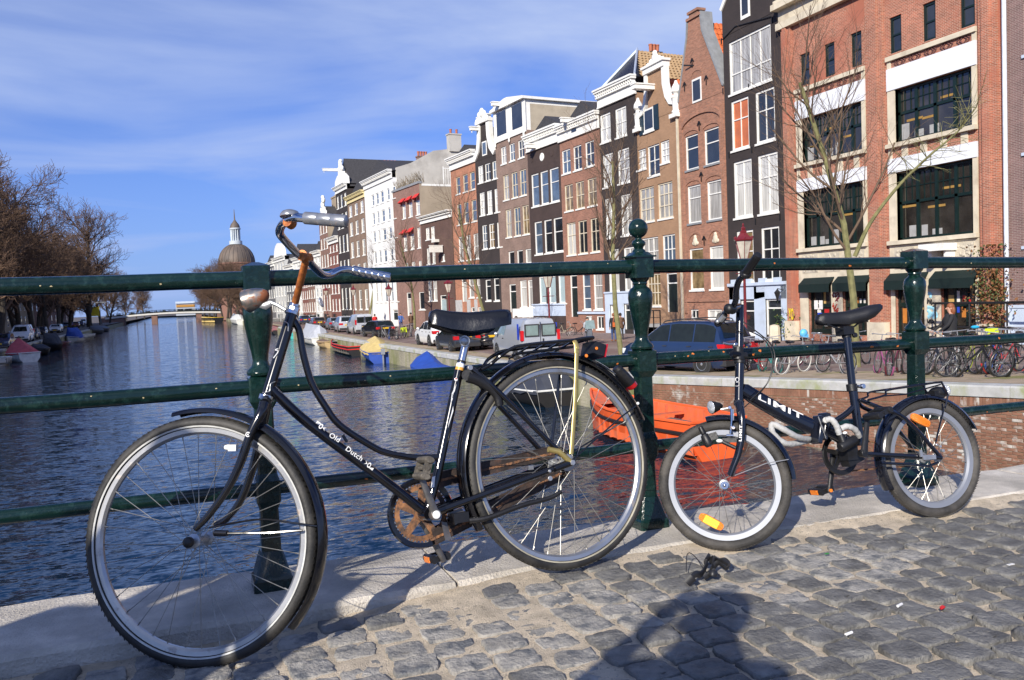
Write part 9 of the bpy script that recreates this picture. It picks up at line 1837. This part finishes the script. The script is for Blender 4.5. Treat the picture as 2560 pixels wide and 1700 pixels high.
c_blk = cloth('black', (.015, .015, .017)); c_red = cloth('red', (.62, .02, .02)); c_gry = cloth('grey', (.35, .37, .40)); c_brn = cloth('brown', (.11, .06, .035))
g1 = gnd(px('Q', 1742, 752)); p1 = person('woman in black jacket and tan boots seen from behind with orange bag', g1, math.radians(75), 1.74, c_blk, shoes=cloth('tan_boot', (.42, .15, .03)), hair='r')
q = MB(); q.b2(-.16, .16, -.06, .06, -.14, .14); q.prism([(-.16, -.065, .14), (.16, -.065, .14), (.13, -.07, -.02), (-.13, -.07, -.02)], (0, -.02, 0)); q.tube([(-.14, 0, .14), (-.02, .12, .5), (.12, .18, .48), (.15, 0, .14)], .014, 5); o = q.build('shoulder_bag', mat('bag_orange', (.55, .12, .02), .6), smooth=False, loc=g1+Vector((-.02, -.24, 1.05))); o.rotation_euler = (0, 0, math.radians(-15)); tag(o, 'orange shoulder bag on the back of the woman', 'bag')
person('companion in a brown coat half hidden by the tree', g1+Vector((.62, .25, 0)), math.radians(70), 1.72, c_brn, cloth('dark', (.03, .03, .035)), hair='k', pose='walk')
at_ = gnd(px('Q', 1430, 790)); sc_t = thing('scooter', 'grey motor scooter with windscreen ridden toward the bridge', 'scooter', at_, math.radians(-105))
q = MB(); q.loft([[(x, -w, z0), (x, w, z0), (x, w*.8, z1), (x, -w*.8, z1)] for x, w, z0, z1 in ((-.75, .12, .45, .62), (-.5, .17, .35, .78), (-.1, .17, .30, .74), (.05, .16, .25, .35), (.35, .16, .25, .34), (.45, .18, .3, .9), (.55, .12, .5, 1.0))]); q.build('body', m_gblue, sc_t)
for x in (-.55, .62): q = MB(); q.torus((x, 0, .24), (0, 1, 0), .18, .06, 20, 8); q.build('wheel', m_ctyre, sc_t)
q = MB(); q.grid([[(.62, y*.3, .95), (.52, y*.26, 1.45)] for y in (-1, -.5, 0, .5, 1)]); q.build('windscreen', m_vglass, sc_t); q = MB(); q.tube([(.42, -.32, 1.02), (.5, 0, 1.0), (.42, .32, 1.02)], .018, 6); q.build('handlebar', m_iron, sc_t)
person('rider in grey scarf sitting on the motor scooter', at_+Vector((.05, .18, -.12)), math.radians(-105), 1.72, c_gry, cloth('dark', (.03, .03, .035)), hair='k', pose='sit')
person('pedestrian in a bright red coat beyond the silver people van', at_h(px('N', 1065, 330), 88)-Vector((0, 0, 0)), math.radians(90), 1.75, c_red, c_red, hair='k', coat=.25, pose='walk'); person('woman with blowing red hair and black coat by the bicycles', (lambda g: g+Vector((.5, .9, 0)))(gnd(px('L', 1640, 1195))), math.radians(150), 1.72, c_blk, c_blk, hair='r', long_hair=True, pose='reach'); person('man in black behind the silver delivery van', at_h(px('Q', 540, 440), 50), math.radians(-100), 1.76, c_blk, hair='b'); person('pedestrian in brown behind the thin tree by the bicycle heap', at_h(px('N', 1510, 370), 84), math.radians(100), 1.8, c_brn, cloth('dark', (.03, .03, .035)), hair='k', pose='walk'); person('cyclist in blue and white passing the white house', at_h(px('N', 1385, 370), 88), math.radians(-90), 1.75, cloth('blue', (.05, .12, .35)), hair='k', pose='reach'); person('pedestrian in dark coat on the steps side far up the street', at_h(px('N', 490, 330), 105), math.radians(90), 1.8, c_blk, hair='k', pose='walk')
# ---- the photographer behind the camera; two unseen figures added to cast the left road shadow
person('photographer standing just behind the camera in a dark jacket', (-.72, -.16, -.03), math.radians(62), 1.62, c_blk, hair='k', pose='photo', coat=.3); person('unseen figure in a dark coat added to cast the left shadow', (-1.66, .83, -.05), math.radians(45), 1.80, c_blk, hair='k', coat=.3); person('second unseen figure in a brown coat added to widen the left shadow', (-2.2, .80, -.05), math.radians(50), 1.76, c_brn, hair='b', coat=.3)
# ---- pieces that stand apart become parts of their own
def split_apart(names, eps=0.002, most=40):
    for o in list(bpy.data.objects):
        if o.type != 'MESH' or o.name.split('.')[0] not in names or o.data.users > 1: continue
        me = o.data; par = list(range(len(me.vertices)))
        def find(a):
            while par[a] != a: par[a] = par[par[a]]; a = par[a]
            return a
        for e in me.edges: par[find(e.vertices[0])] = find(e.vertices[1])
        isl = {}
        for v in me.vertices: isl.setdefault(find(v.index), []).append(v.index)
        I = []
        for k, vs in isl.items():
            c = [me.vertices[i].co for i in vs]; I.append([[min(p[a] for p in c)-eps for a in range(3)], [max(p[a] for p in c)+eps for a in range(3)], {k}])
        ch = True
        while ch:
            ch = False
            for i in range(len(I)):
                for j in range(len(I)-1, i, -1):
                    A, B = I[i], I[j]
                    if all(A[0][a] <= B[1][a] and B[0][a] <= A[1][a] for a in range(3)): I[i] = [[min(A[0][a], B[0][a]) for a in range(3)], [max(A[1][a], B[1][a]) for a in range(3)], A[2] | B[2]]; I.pop(j); ch = True
        if not 1 < len(I) <= most: continue
        for n_, (_, _, ks) in enumerate(I):
            mp_ = {}; fs = []; ms = []
            for f in me.polygons:
                if find(f.vertices[0]) in ks: fs.append([mp_.setdefault(i, len(mp_)) for i in f.vertices]); ms.append((f.material_index, f.use_smooth))
            m2 = bpy.data.meshes.new(o.name.split('.')[0]); m2.from_pydata([me.vertices[i].co for i in mp_], [], fs)
            for q in me.materials: m2.materials.append(q)
            for f, (a, b_) in zip(m2.polygons, ms): f.material_index = a; f.use_smooth = b_
            if any(b_ for _, b_ in ms): m2.set_sharp_from_angle(angle=math.radians(38))
            c = o.copy(); c.data = m2; COL.objects.link(c)
            if n_ == 0: keep = list(o.children)
        for k in keep: k.parent = o.parent
        bpy.data.objects.remove(o)
split_apart(set('rib crank emblem headset brake_lever sign_board stone_jamb stone_pier stone_post chimney_pot wall_anchor brick_pilaster axle_nut quick_release brake_arm case_bracket lamp_shade blind roof_rail bumper number_plate door_handle rear_stays wheel_lock round_panel notice carved_relief pedal_reflector amber_stud brick_diamond wall_lamp decal plinth shop_front axle_plate scroll vase stoop_railing saddle_spring rust_spot paint_chip graffiti brake_pad door_seam'.split()))
for o in bpy.data.objects:
    if o.name.split('.')[0] in ('chain', 'tread', 'spokes', 'rubber_foot') and o.type == 'MESH': o['kind'] = 'stuff'
